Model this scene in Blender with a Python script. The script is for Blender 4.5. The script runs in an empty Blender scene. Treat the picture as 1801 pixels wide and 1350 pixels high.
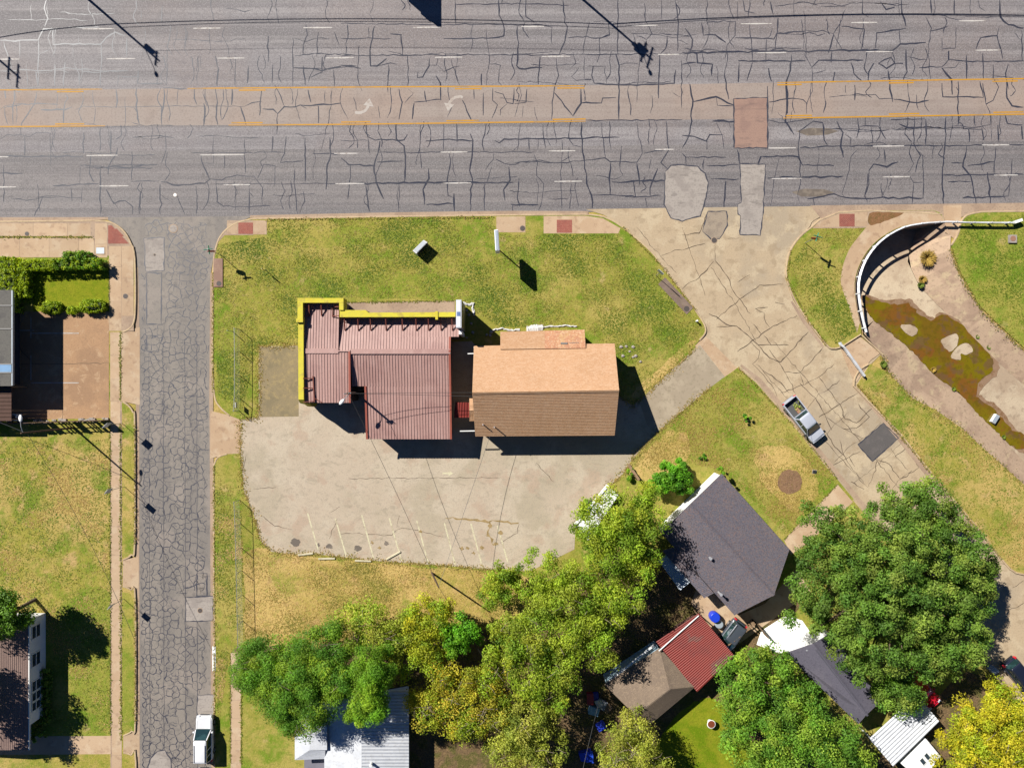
import bpy, bmesh, math, random
import numpy as np
from mathutils import Vector, Matrix
from mathutils.geometry import tessellate_polygon, delaunay_2d_cdt

random.seed(7)
rng = np.random.default_rng(7)
SC = bpy.context.scene
COL = SC.collection

# ---------------------------------------------------------------- camera, world, sun, exposure
CAM_H = 75.0                      # drone height above the ground (m)
S = 16.0                          # photograph pixels per metre at ground level
CX, CY = 900.5, 675.0
cam_d = bpy.data.cameras.new('camera')
cam_d.sensor_width = 36.0
cam_d.lens = 36.0 * CAM_H / (1801.0 / S)
cam_d.clip_end = 5000.0
cam = bpy.data.objects.new('camera', cam_d)
cam.location = (0, 0, CAM_H)
cam.rotation_euler = (0, 0, 0)
COL.objects.link(cam)
SC.camera = cam

SUN_EL = math.radians(40.0)
SH = (0.755, -0.656)              # ground direction in which shadows fall
world = bpy.data.worlds.new('World')
SC.world = world
world.use_nodes = True
wn = world.node_tree
wn.nodes.clear()
sky = wn.nodes.new('ShaderNodeTexSky')
sky.sky_type = 'NISHITA'
sky.sun_disc = False
sky.sun_elevation = SUN_EL
sky.sun_rotation = math.atan2(-SH[0], -SH[1])
sky.air_density = 0.5
sky.dust_density = 0.0
sky.ozone_density = 10.0
bg = wn.nodes.new('ShaderNodeBackground')
bg.inputs['Strength'].default_value = 0.05
wo = wn.nodes.new('ShaderNodeOutputWorld')
wn.links.new(sky.outputs[0], bg.inputs[0])
wn.links.new(bg.outputs[0], wo.inputs[0])

sun_d = bpy.data.lights.new('sun', 'SUN')
sun_d.energy = 5.0
sun_d.angle = math.radians(0.5)
sun_d.color = (1.0, 0.965, 0.90)
sun = bpy.data.objects.new('sun', sun_d)
sdir = Vector((SH[0] * math.cos(SUN_EL), SH[1] * math.cos(SUN_EL), -math.sin(SUN_EL)))
sun.rotation_euler = sdir.to_track_quat('-Z', 'Y').to_euler()
sun.location = (-60, 50, 80)
COL.objects.link(sun)

SC.view_settings.view_transform = 'Standard'
SC.view_settings.look = 'None'
SC.view_settings.exposure = 1.02
SC.view_settings.gamma = 1.0
SC.view_settings.use_curve_mapping = False
SC.cycles.max_bounces = 6
SC.cycles.diffuse_bounces = 2
SC.cycles.transparent_max_bounces = 12

# ---------------------------------------------------------------- measuring helpers
def G(px, py, z=0.0):
    """a point given by its ground-plan pixel (photo pixels, 16 per metre)"""
    return Vector(((px - CX) / S, (CY - py) / S, z))

def A(px, py, z=0.0):
    """the world point that stands z metres up and is seen at this photo pixel"""
    k = 1.0 - z / CAM_H
    return Vector(((px - CX) / S * k, (CY - py) / S * k, z))

def zl(off, s, pts):
    """points noted in an enlarged crop -> photo pixels"""
    return [(off[0] + x / s, off[1] + y / s) for x, y in pts]

# ---------------------------------------------------------------- mesh collector
class MB:
    def __init__(self):
        self.v = []; self.f = []
    def add(self, vs, fs):
        o = len(self.v)
        self.v += [tuple(p) for p in vs]
        self.f += [tuple(i + o for i in f) for f in fs]
        return self
    def box(self, lo, hi, M=None):
        x0, y0, z0 = lo; x1, y1, z1 = hi
        vs = [Vector(p) for p in ((x0,y0,z0),(x1,y0,z0),(x1,y1,z0),(x0,y1,z0),(x0,y0,z1),(x1,y0,z1),(x1,y1,z1),(x0,y1,z1))]
        if M is not None: vs = [M @ p for p in vs]
        return self.add(vs, [(0,3,2,1),(4,5,6,7),(0,1,5,4),(1,2,6,5),(2,3,7,6),(3,0,4,7)])
    def bar(self, a, b, w, h=None, up=(0,0,1)):
        a = Vector(a); b = Vector(b); h = h or w
        d = (b - a); L = d.length
        if L < 1e-6: return self
        d /= L; u = Vector(up)
        if abs(d.dot(u)) > 0.98: u = Vector((1,0,0))
        s = d.cross(u).normalized(); u = s.cross(d).normalized()
        s *= w / 2; u *= h / 2
        vs = [a-s-u, a+s-u, a+s+u, a-s+u, b-s-u, b+s-u, b+s+u, b-s+u]
        return self.add(vs, [(0,1,2,3),(4,7,6,5),(0,4,5,1),(1,5,6,2),(2,6,7,3),(3,7,4,0)])
    def tube(self, pts, r, n=6, r1=None):
        pts = [Vector(p) for p in pts]; m = len(pts)
        rings = []
        for i, p in enumerate(pts):
            d = (pts[min(i+1, m-1)] - pts[max(i-1, 0)]).normalized()
            u = Vector((0,0,1)) if abs(d.z) < 0.95 else Vector((1,0,0))
            s = d.cross(u).normalized(); u = s.cross(d).normalized()
            rr = r if r1 is None else r + (r1 - r) * i / (m - 1)
            rings.append([p + (s * math.cos(t) + u * math.sin(t)) * rr for t in [2*math.pi*k/n for k in range(n)]])
        vs = [p for rg in rings for p in rg]; fs = []
        for i in range(m-1):
            for k in range(n):
                a = i*n+k; b = i*n+(k+1) % n
                fs.append((a, b, b+n, a+n))
        fs.append(tuple(range(n-1, -1, -1))); fs.append(tuple((m-1)*n+k for k in range(n)))
        return self.add(vs, fs)
    def poly(self, pts, holes=()):
        """flat sheet from points with z, concave and with holes"""
        loops = [[Vector(p) for p in pts]] + [[Vector(p) for p in h] for h in holes]
        allv = [p for l in loops for p in l]
        tris = tessellate_polygon([[Vector((p.x, p.y, 0)) for p in l] for l in loops])
        out = []
        for t in tris:
            a, b, c = (allv[i] for i in t)
            if (b.x-a.x)*(c.y-a.y) - (b.y-a.y)*(c.x-a.x) < 0: t = (t[0], t[2], t[1])
            out.append(tuple(t))
        return self.add(allv, out)
    def slab(self, pts, z0, z1, holes=()):
        """sheet at z1 with side skirts down to z0"""
        loops = [list(pts)] + [list(h) for h in holes]
        self.poly([(p[0], p[1], z1) for p in pts], [[(p[0], p[1], z1) for p in h] for h in holes])
        for l in loops:
            n = len(l)
            for i in range(n):
                a = l[i]; b = l[(i+1) % n]
                self.add([(a[0],a[1],z0),(b[0],b[1],z0),(b[0],b[1],z1),(a[0],a[1],z1)], [(0,1,2,3)])
        return self
    def prism(self, prof, M):
        """convex/concave profile in the XY plane of M, extruded along its Z by 1"""
        n = len(prof)
        tris = tessellate_polygon([[Vector((x, y, 0)) for x, y in prof]])
        vs = [M @ Vector((x, y, 0)) for x, y in prof] + [M @ Vector((x, y, 1)) for x, y in prof]
        fs = [tuple(t) for t in tris] + [tuple(i+n for i in reversed(t)) for t in tris]
        fs += [(i, (i+1) % n, (i+1) % n + n, i+n) for i in range(n)]
        return self.add(vs, fs)
    def loft(self, rings, cap=True):
        n = len(rings[0])
        vs = [p for r in rings for p in r]; fs = []
        for i in range(len(rings)-1):
            for k in range(n):
                a = i*n+k; b = i*n+(k+1) % n
                fs.append((a, b, b+n, a+n))
        if cap:
            fs.append(tuple(range(n-1, -1, -1)))
            fs.append(tuple((len(rings)-1)*n+k for k in range(n)))
        return self.add(vs, fs)
    def ribbon(self, pts, w, z, jit=0.0):
        pts = [Vector((p[0], p[1])) for p in pts]; m = len(pts)
        if m < 2: return self
        L = []; R = []
        for i, p in enumerate(pts):
            d = pts[min(i+1, m-1)] - pts[max(i-1, 0)]
            if d.length < 1e-6: d = Vector((1, 0))
            d.normalize(); nrm = Vector((-d.y, d.x))
            ww = w * 0.5 * (1 + random.uniform(-jit, jit))
            if m > 2 and (i == 0 or i == m-1): ww *= 0.5
            L.append((p.x+nrm.x*ww, p.y+nrm.y*ww, z)); R.append((p.x-nrm.x*ww, p.y-nrm.y*ww, z))
        return self.add(L+R, [(m+i, m+i+1, i+1, i) for i in range(m-1)])
    def build(self, name, mat, parent=None, smooth=False, bevel=0.0):
        me = bpy.data.meshes.new(name)
        me.from_pydata(self.v, [], self.f)
        me.validate()
        if mat is not None: me.materials.append(mat)
        if smooth:
            me.shade_smooth()
        o = bpy.data.objects.new(name, me)
        COL.objects.link(o)
        if parent is not None:
            o.parent = parent
            o.matrix_parent_inverse = parent.matrix_world.inverted() if parent.type != 'EMPTY' else parent_inv(parent)
        if bevel > 0:
            md = o.modifiers.new('bevel', 'BEVEL'); md.width = bevel; md.segments = 2; md.limit_method = 'ANGLE'
        return o

def parent_inv(p):
    return Matrix.LocRotScale(p.location, p.rotation_euler, p.scale).inverted()

def tag(o, label=None, cat=None, group=None, kind=None):
    if label: o['label'] = label
    if cat: o['category'] = cat
    if group: o['group'] = group
    if kind: o['kind'] = kind
    return o

def thing(name, label, cat, loc=(0,0,0), rz=0.0, group=None):
    o = bpy.data.objects.new(name, None)
    o.empty_display_size = 0.3
    o.location = loc; o.rotation_euler = (0, 0, rz)
    COL.objects.link(o)
    return tag(o, label, cat, group)

def struct(name, mb, mat, parent=None, kind='structure'):
    o = mb.build(name, mat, parent)
    if parent is None: o['kind'] = kind
    return o

def child(name, me, parent, loc, rz=0.0, scale=(1,1,1)):
    """a piece that shares mesh data, placed in world metres under its parent"""
    o = bpy.data.objects.new(name, me)
    COL.objects.link(o)
    o.parent = parent
    o.matrix_parent_inverse = parent_inv(parent)
    o.location = loc; o.rotation_euler = (0, 0, rz); o.scale = scale
    return o

def copy_tree(o, loc, rz, parent=None):
    c = o.copy(); COL.objects.link(c)
    if parent is None:
        c.location = loc; c.rotation_euler = (0, 0, rz)
    else:
        c.parent = parent
    for ch in list(o.children):
        d = ch.copy(); COL.objects.link(d); d.parent = c
        for g in list(ch.children):
            e = g.copy(); COL.objects.link(e); e.parent = d
    return c

def wig(pts, step, amp):
    """subdivide a polyline and let it wander a little"""
    out = []
    for i in range(len(pts)-1):
        a = Vector(pts[i]); b = Vector(pts[i+1]); L = (b-a).length
        n = max(1, int(L/step))
        nr = Vector((-(b-a).y, (b-a).x)); nr = nr.normalized() if nr.length > 0 else nr
        for k in range(n):
            t = k/n; q = a.lerp(b, t)
            if k or i: q = q + nr*random.gauss(0, amp)
            out.append((q.x, q.y))
    out.append(tuple(pts[-1]))
    return out

# ---------------------------------------------------------------- materials
def srgb(r, g, b):
    def c(u):
        u /= 255.0
        return u/12.92 if u <= 0.04045 else ((u+0.055)/1.055)**2.4
    return (c(r), c(g), c(b), 1.0)
KREF = 0.50                       # photo value of a sunlit level surface -> its base colour
def pc(r, g, b, k=KREF):
    """base colour of a level surface that the photograph shows sunlit with this sRGB value"""
    q = srgb(r, g, b)
    return (min(.85, q[0]*k), min(.85, q[1]*k*1.01), min(.85, q[2]*k*1.03), 1.0)

def M(name, base, layers=(), rough=0.85, bump=None, spec=0.3, metal=0.0, coord='Object', rand=0.0, trans=0.0, coat=0.0):
    """layers: (scale, detail, colour, lo, hi, strength[, stretch xyz[, distortion]])"""
    m = bpy.data.materials.new(name); m.use_nodes = True
    nt = m.node_tree; N = nt.nodes; L = nt.links
    bs = N['Principled BSDF']
    bs.inputs['Roughness'].default_value = rough
    bs.inputs['Specular IOR Level'].default_value = spec
    bs.inputs['Metallic'].default_value = metal
    if coat: bs.inputs['Coat Weight'].default_value = coat
    tc = N.new('ShaderNodeTexCoord')
    cur = None
    def colsock(c):
        r = N.new('ShaderNodeRGB'); r.outputs[0].default_value = c; return r.outputs[0]
    cur = colsock(base)
    for i, ly in enumerate(layers):
        sc, det, c, lo, hi, st = ly[:6]
        stretch = ly[6] if len(ly) > 6 else (1, 1, 1)
        dist = ly[7] if len(ly) > 7 else 0.0
        mp = N.new('ShaderNodeMapping'); mp.inputs['Scale'].default_value = stretch
        mp.inputs['Location'].default_value = (i*13.7, i*7.3, 0)
        L.new(tc.outputs[coord], mp.inputs[0])
        nz = N.new('ShaderNodeTexNoise'); nz.inputs['Scale'].default_value = sc
        nz.inputs['Detail'].default_value = det; nz.inputs['Roughness'].default_value = 0.6
        nz.inputs['Distortion'].default_value = dist
        L.new(mp.outputs[0], nz.inputs['Vector'])
        mr = N.new('ShaderNodeMapRange'); mr.inputs[1].default_value = .5+(lo-.5)*.62; mr.inputs[2].default_value = .5+(hi-.5)*.62
        mr.inputs[4].default_value = st; mr.interpolation_type = 'SMOOTHSTEP'
        L.new(nz.outputs[0], mr.inputs[0])
        mx = N.new('ShaderNodeMix'); mx.data_type = 'RGBA'
        L.new(mr.outputs[0], mx.inputs[0]); L.new(cur, mx.inputs[6]); L.new(colsock(c), mx.inputs[7])
        cur = mx.outputs[2]
    if rand:
        oi = N.new('ShaderNodeObjectInfo')
        mr = N.new('ShaderNodeMapRange'); mr.inputs[3].default_value = 1-rand; mr.inputs[4].default_value = 1+rand
        L.new(oi.outputs['Random'], mr.inputs[0])
        mx = N.new('ShaderNodeMix'); mx.data_type = 'RGBA'; mx.blend_type = 'MULTIPLY'; mx.inputs[0].default_value = 1
        cb = N.new('ShaderNodeCombineColor')
        for k in range(3): L.new(mr.outputs[0], cb.inputs[k])
        L.new(cur, mx.inputs[6]); L.new(cb.outputs[0], mx.inputs[7]); cur = mx.outputs[2]
    L.new(cur, bs.inputs['Base Color'])
    if bump:
        sc, st, dist = bump[:3]
        nz = N.new('ShaderNodeTexNoise'); nz.inputs['Scale'].default_value = sc; nz.inputs['Detail'].default_value = 4
        mp = N.new('ShaderNodeMapping')
        if len(bump) > 3: mp.inputs['Scale'].default_value = bump[3]
        L.new(tc.outputs[coord], mp.inputs[0]); L.new(mp.outputs[0], nz.inputs['Vector'])
        bp = N.new('ShaderNodeBump'); bp.inputs['Strength'].default_value = st; bp.inputs['Distance'].default_value = dist
        L.new(nz.outputs[0], bp.inputs['Height']); L.new(bp.outputs[0], bs.inputs['Normal'])
    return m
def flat(name, c, rough=0.6, spec=0.4, metal=0.0, coat=0.0, dirt=0.25):
    d = (c[0]*0.6, c[1]*0.58, c[2]*0.54, 1)
    return M(name, c, [(1.7, 5, d, 0.45, 0.8, dirt), (14, 3, d, 0.5, 0.8, dirt*0.6)], rough, spec=spec, metal=metal, coat=coat)

def grass(name, mid, dry, lush, bare, f_dry=(0.42, 0.62), f_lush=(0.5, 0.7), f_bare=(0.62, 0.75), s=1.0):
    mid, dry, lush, bare = [(c[0]*1.36, c[1]*1.29, c[2]*1.30, 1) for c in (mid, dry, lush, bare)]
    dk = (mid[0]*0.45, mid[1]*0.5, mid[2]*0.5, 1)
    lt = (min(1, dry[0]*1.35), min(1, dry[1]*1.32), dry[2]*1.5, 1)
    return M(name, mid, [
        (0.10*s, 5, dry, f_dry[0], f_dry[1], 0.95),
        (0.22*s, 5, lush, f_lush[0], f_lush[1], 0.9),
        (0.55*s, 6, bare, f_bare[0], f_bare[1], 0.75),
        (0.9, 6, dry, 0.46, 0.68, 0.5),
        (1.3, 6, lush, 0.5, 0.72, 0.45),
        (3.2, 4, dk, 0.5, 0.8, 0.4, (1, 1.5, 1)),
        (5.0, 3, lt, 0.56, 0.8, 0.4, (1.6, 1, 1)),
        (9.0, 3, dk, 0.5, 0.8, 0.45)], rough=0.95, bump=(7, 0.55, 0.07), spec=0.1)

m_lawn = grass('lawn_grass', pc(144,143,60), pc(168,156,82), pc(104,134,32), pc(180,160,106), f_dry=(.46,.66), f_bare=(.68,.8))
m_dry = grass('dry_grass', pc(170,152,80), pc(196,170,104), pc(136,142,56), pc(176,146,98), f_lush=(0.56, 0.76))
m_green = grass('green_grass', pc(134,142,54), pc(164,154,76), pc(104,134,34), pc(170,152,100), f_dry=(0.55, 0.72), f_bare=(0.7, 0.8))
m_lime = grass('watered_grass', pc(126,136,28), pc(140,140,36), pc(96,124,10), pc(124,130,36), f_dry=(0.55, 0.75), f_bare=(0.75, 0.85))
m_left = grass('patchy_grass', pc(152,147,64), pc(182,160,94), pc(106,132,36), pc(190,160,110), f_dry=(0.44, 0.62))
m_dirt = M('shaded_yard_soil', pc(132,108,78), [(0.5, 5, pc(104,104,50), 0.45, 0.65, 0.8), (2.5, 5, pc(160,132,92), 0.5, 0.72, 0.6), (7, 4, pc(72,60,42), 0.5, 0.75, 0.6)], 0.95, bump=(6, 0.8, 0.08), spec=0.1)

_rdk = pc(116,108,108); _rlt = pc(178,170,168)
m_road = M('old_asphalt', pc(156,149,147), [
    (0.55, 3, pc(126,120,118), 0.40, 0.62, 0.9, (0.02, 1.0, 1)),
    (0.9, 3, pc(178,170,166), 0.45, 0.66, 0.8, (0.015, 1.0, 1)),
    (2.2, 2, pc(134,126,126), 0.48, 0.66, 0.5, (0.008, 1.0, 1)),
    (0.05, 3, pc(158,142,134), 0.42, 0.65, 0.5),
    (0.6, 5, _rdk, 0.5, 0.8, 0.35),
    (3, 4, _rdk, 0.48, 0.7, 0.4), (7, 2, _rlt, 0.5, 0.7, 0.6), (9, 2, _rdk, 0.5, 0.68, 0.6)], 0.75, bump=(12, 0.5, 0.02), spec=0.35)
m_turn = M('turn_lane_asphalt', pc(176,160,148), [
    (0.6, 3, pc(160,142,132), 0.42, 0.66, 0.7, (0.02, 1.0, 1)),
    (0.05, 3, pc(182,156,138), 0.42, 0.65, 0.6), (0.6, 5, pc(150,132,120), 0.5, 0.8, 0.4),
    (5, 3, pc(140,124,114), 0.5, 0.75, 0.5), (16, 2, pc(200,184,168), 0.52, 0.75, 0.55)], 0.78, bump=(12, 0.5, 0.02), spec=0.3)
m_street = M('street_asphalt', pc(158,147,134), [
    (0.5, 4, pc(140,131,122), 0.4, 0.65, 0.8, (1.0, 0.05, 1)), (0.25, 4, pc(172,158,144), 0.5, 0.7, 0.7),
    (1.6, 5, pc(108,102,98), 0.5, 0.75, 0.5), (14, 2, pc(166,154,142), 0.52, 0.75, 0.55), (20, 2, pc(98,92,90), 0.5, 0.7, 0.5)], 0.75, bump=(18, 0.5, 0.02), spec=0.4)
m_tar = M('crack_sealant', pc(66,68,80), [(3, 4, pc(92,88,90), 0.5, 0.75, 0.6), (0.12, 2, pc(96,94,100), 0.5, 0.7, 0.5)], 0.34, spec=0.2)
m_tar2 = M('street_crack_sealant', pc(72,72,82), [(2, 4, pc(98,93,94), 0.5, 0.75, 0.6)], 0.5, spec=0.5)
m_crack = M('open_crack', pc(104,88,72), [(3, 4, pc(130,110,90), 0.5, 0.75, 0.7)], 0.9)
m_conc = M('street_concrete', pc(206,181,146), [
    (0.08, 4, pc(186,168,142), 0.42, 0.64, 0.8), (0.4, 5, pc(222,200,164), 0.48, 0.66, 0.7), (0.9, 6, pc(176,152,120), 0.54, 0.72, 0.6),
    (6, 3, pc(170,150,122), 0.5, 0.75, 0.4), (18, 2, pc(226,204,172), 0.55, 0.75, 0.4)], 0.85, bump=(16, 0.4, 0.015))
m_lot = M('car_park_concrete', pc(212,192,166), [
    (0.07, 4, pc(194,178,150), 0.42, 0.62, 0.85), (0.2, 5, pc(220,202,176), 0.48, 0.66, 0.7), (0.35, 5, pc(196,164,138), 0.55, 0.72, 0.5),
    (0.8, 6, pc(170,156,132), 0.54, 0.8, 0.5, (1, 1.6, 1), 0.8), (2.6, 5, pc(176,162,140), 0.55, 0.8, 0.4), (9, 3, pc(150,140,124), 0.5, 0.75, 0.35), (20, 2, pc(214,200,176), 0.55, 0.75, 0.4)], 0.88, bump=(14, 0.4, 0.015))
m_walk = M('pavement_concrete', pc(216,184,148), [
    (0.15, 4, pc(202,168,132), 0.42, 0.65, 0.7), (0.6, 5, pc(226,200,166), 0.5, 0.7, 0.6), (1.5, 6, pc(170,136,108), 0.55, 0.78, 0.5), (14, 3, pc(178,150,122), 0.5, 0.75, 0.4)], 0.85, bump=(16, 0.4, 0.015), rand=0.06)
m_kerb = M('kerb_concrete', pc(216,188,148), [(0.8, 5, pc(186,158,126), 0.45, 0.7, 0.7), (6, 4, pc(160,136,110), 0.52, 0.75, 0.5)], 0.85, bump=(20, 0.4, 0.01), rand=0.05)
m_gutter = M('gutter_concrete', pc(196,168,140), [(0.5, 5, pc(176,148,124), 0.42, 0.7, 0.8), (5, 4, pc(150,128,108), 0.52, 0.75, 0.5)], 0.85, bump=(18, 0.4, 0.01))
m_leftlot = M('brown_forecourt', pc(196,154,114), [(0.2, 5, pc(176,138,104), 0.42, 0.65, 0.8), (0.7, 6, pc(216,180,140), 0.56, 0.76, 0.7, (1, 1, 1), 1.0), (10, 3, pc(140,110,84), 0.5, 0.75, 0.4)], 0.85, bump=(16, 0.4, 0.015))
m_patch = M('concrete_patch', pc(186,174,162), [(0.5, 4, pc(166,154,144), 0.45, 0.66, 0.8), (1.6, 6, pc(138,128,120), 0.56, 0.74, 0.6, (.4,1.5,1), .6), (5, 3, pc(150,140,130), 0.52, 0.72, 0.5)], 0.85, bump=(18, 0.3, 0.01))
m_patchd = M('dark_asphalt_patch', pc(108,102,98), [(1.2, 4, pc(120,112,108), 0.45, 0.7, 0.7), (14, 3, pc(84,80,78), 0.5, 0.75, 0.5)], 0.85, bump=(18, 0.3, 0.01))
m_patchr = M('reddish_asphalt_patch', pc(178,144,126), [(0.5, 4, pc(164,132,118), 0.45, 0.66, 0.8), (1.4, 6, pc(140,116,106), 0.55, 0.72, 0.6, (.3,1.5,1), .6), (10, 3, pc(140,112,100), 0.5, 0.75, 0.5)], 0.85, bump=(18, 0.3, 0.01))
m_white = M('road_paint_white', pc(226,218,208), [(2.5, 5, pc(170,156,146), 0.52, 0.7, 0.75), (12, 3, pc(170,156,146), 0.52, 0.7, 0.5)], 0.7)
m_yellow = M('road_paint_yellow', pc(220,158,36), [(1.2, 5, pc(176,140,92), 0.54, 0.72, 0.8, (0.4, 2, 1)), (10, 3, pc(180,140,80), 0.52, 0.72, 0.5)], 0.7)
m_cream = M('faded_lot_paint', pc(236,226,186), [(1.6, 5, pc(196,178,148), 0.5, 0.68, 0.8), (9, 3, pc(196,178,148), 0.5, 0.7, 0.6)], 0.75)
m_dim = M('faded_arrow_paint', pc(206,194,182), [(1.6, 5, pc(180,160,144), 0.45, 0.7, 0.7)], 0.75)
m_stain = M('oil_stain', pc(122,110,98), [(1.3, 4, pc(150,136,120), 0.45, 0.7, 0.8)], 0.7)
m_rust = M('leaf_litter', pc(180,152,104), [(3, 4, pc(150,126,80), 0.45, 0.7, 0.8)], 0.9)
m_brick = M('ramp_brick', pc(176,92,78), [(0.8, 4, pc(156,80,72), 0.45, 0.7, 0.6), (6, 3, pc(196,120,100), 0.52, 0.75, 0.6)], 0.85, bump=(12, 0.5, 0.02), rand=0.12)
# ================================================================ THE SETTING
def smooth(pts, n=6, closed=False):
    P = [Vector((p[0], p[1])) for p in pts]; m = len(P); out = []
    rngi = range(m) if closed else range(m-1)
    for i in rngi:
        p0 = P[(i-1) % m] if (closed or i > 0) else P[i]
        p1 = P[i]; p2 = P[(i+1) % m]
        p3 = P[(i+2) % m] if (closed or i+2 < m) else p2
        for k in range(n):
            t = k/n
            q = 0.5*((2*p1) + (p2-p0)*t + (2*p0-5*p1+4*p2-p3)*t*t + (3*p1-p0-3*p2+p3)*t**3)
            out.append((q.x, q.y))
    if not closed: out.append((P[-1].x, P[-1].y))
    return out

def gp(pts, z=0.0):
    return [G(x, y, z) for x, y in pts]

def sheet(name, pts, z, mat, parent=None, kind='structure', holes=()):
    mb = MB().poly(gp(pts, z), [gp(h, z) for h in holes])
    return struct(name, mb, mat, parent, kind)

def slab_px(name, pts, z0, z1, mat, parent=None, kind='structure'):
    mb = MB().slab(gp(pts), z0, z1)
    return struct(name, mb, mat, parent, kind)

def kerb_line(pts, parent=None, w=0.17, z0=-0.03, z1=0.155, mat=None, name='kerb'):
    P = [G(x, y) for x, y in pts]; m = len(P)
    rings = []
    for i, p in enumerate(P):
        d = (P[min(i+1, m-1)] - P[max(i-1, 0)]); d.z = 0; d.normalize()
        nr = Vector((-d.y, d.x, 0))
        a = p + nr*w/2; b = p - nr*w/2
        rings.append([Vector((a.x, a.y, z0)), Vector((a.x, a.y, z1-0.02)), Vector((p.x+nr.x*w*0.3, p.y+nr.y*w*0.3, z1)), Vector((p.x-nr.x*w*0.3, p.y-nr.y*w*0.3, z1)), Vector((b.x, b.y, z1-0.02)), Vector((b.x, b.y, z0))])
    return struct(name, MB().loft(rings), mat or m_kerb, parent)

def ymk(x): return 390.5 - 0.0125*x
def yu(x): return float(np.interp(x, [-900, 0, 600, 1030, 1367, 1800, 2700], [163, 158.5, 153.5, 151, 145.5, 138.5, 131]))
def yl(x): return float(np.interp(x, [-900, 0, 600, 1030, 1377, 1800, 2700], [228, 223, 219, 213.5, 208, 201, 194]))

ARC = smooth(zl((1200, 340), 3, [(1376,156),(1310,160),(1250,165),(1150,185),(1050,240),(980,310),(935,390),(912,480),(918,580),(933,660),(952,735)]), 3)
WTOP = [(1518,588),(1550,623),(1560,653),(1603,703),(1643,723),(1687,753),(1727,790),(1801,856),(1900,945),(2300,1330)]
ETOP = [(1680,398),(1672,416),(1670,440),(1687,483),(1720,540),(1747,567),(1801,617),(1900,705),(2300,1060)]
HOLE = ARC[:-1] + WTOP + ETOP[::-1]

# one sheet of ground out to the horizon, open only where the drainage channel is
g0 = 2500.0
sheet_pts = [(-g0*S, -g0*S), (g0*S, -g0*S), (g0*S, g0*S), (-g0*S, g0*S)]
sheet('ground', sheet_pts, -0.03, m_dry, holes=[HOLE])

# ---- main road
X0, X1 = -2600, 4400
road = sheet('main_road', [(X0, -150), (X1, -190), (X1, ymk(1900)-5), (1900, ymk(1900)-5), (0, ymk(0)-5), (X0, ymk(0)-5)], 0.0, m_road)
xs = list(range(-900, 2701, 300))
sheet('turn_lane', [(x, yu(x)) for x in xs] + [(x, yl(x)) for x in reversed(xs)], 0.003, m_turn, road)
m_road2 = M('worn_lane_asphalt', pc(148,140,136), [(0.55,3,pc(130,124,122),.40,.62,.9,(.02,1,1)),(0.9,3,pc(160,150,145),.45,.66,.7,(.015,1,1)),(2.2,2,pc(120,113,112),.48,.66,.6,(.008,1,1)),(0.6,5,pc(112,104,102),.5,.8,.35),(3,4,pc(108,100,98),.48,.7,.4),(7,2,pc(170,162,158),.5,.7,.55),(9,2,pc(104,98,98),.5,.68,.55)], .75, bump=(12,.5,.02), spec=.35)
sheet('kerb_lane', [(x, 268.5-.0115*x) for x in xs]+[(x, ymk(x)-5.5) for x in reversed(xs)], 0.0022, m_road2, road)
sheet('pavement', [(X0, -158), (X1, -198), (X1, -420), (X0, -420)], 0.1, m_walk)

# ---- raised blocks of lawn with their kerbs
cornerB = smooth([(376,480),(378,448),(388,417),(412,395),(445,385.2)], 5)
flareB = smooth([(1030,377.8),(1062,382),(1095,400),(1145,443),(1165,470),(1195,507),(1222,545),(1238,570),(1240,585),(1230,598)], 4)
BLOCK = [(378,1600),(378,1130),(377,900),(377,818),(384,804),(400,798),(424,797),(424,738),(404,730),(388,716),(378,696),(375,600)] + cornerB + \
        [(700, ymk(700)-0.5), (900, ymk(900)-0.5)] + flareB + [(1222,608),(1272,664),(1298,646),(1330,672),(1400,753),(1470,840),(1540,925),(1620,1022),(1700,1122),(1790,1240),(1900,1390),(2100,1600)]
slab_px('lawn', BLOCK, -0.05, 0.13, m_lawn)
LEFT = [(-700, ymk(-700)), (165,388.4)] + smooth([(165,388.4),(195,391.5),(217,405),(231,428),(238,455),(239,540),(235,570),(224,581),(214,584)], 4)[1:] + \
       [(214,705)] + smooth([(214,705),(226,712),(235,725),(238,745),(238,955),(232,975),(217,984)], 4)[1:] + [(217,1030)] + \
       smooth([(217,1030),(231,1036),(239,1052),(239,1268),(233,1284),(218,1292)], 4)[1:] + [(218,1322)] + smooth([(218,1322),(232,1326),(240,1340),(240,1600)], 3)[1:] + [(-700,1600)]
slab_px('lawn', LEFT, -0.05, 0.13, m_left)
ISLE = smooth([(1659,391),(1655,377),(1640,370.5)], 3) + [(1530,371),(1475,374),(1440,388)] + smooth(zl((1200,340),3,[(680,180),(620,230),(570,300),(549,380),(551,450),(590,560),(660,670),(760,800),(795,818),(830,812)]), 4) + [(1513,589)] + [(p[0]-1.5, p[1]-1) for p in ARC[::-1]][1:-1]
slab_px('lawn', ISLE, -0.05, 0.13, m_lawn)
STRIP = [(1507,676),(1582,762),(1650,848),(1715,924),(1762,984),(1785,1006),(1830,1012),(2300,1012),(2300,1320),(1900,942),(1801,853),(1727,787),(1687,750),(1643,720),(1603,700),(1562,655),(1530,640)]
slab_px('lawn', STRIP, -0.05, 0.13, m_left)
EAST = smooth([(1672,432),(1684,412),(1689,392),(1700,379),(1725,373)], 4) + [(2300,366),(2300,1056),(1900,701),(1801,613),(1747,563),(1722,538),(1690,482)]
slab_px('lawn', EAST, -0.05, 0.13, m_green)

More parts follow.
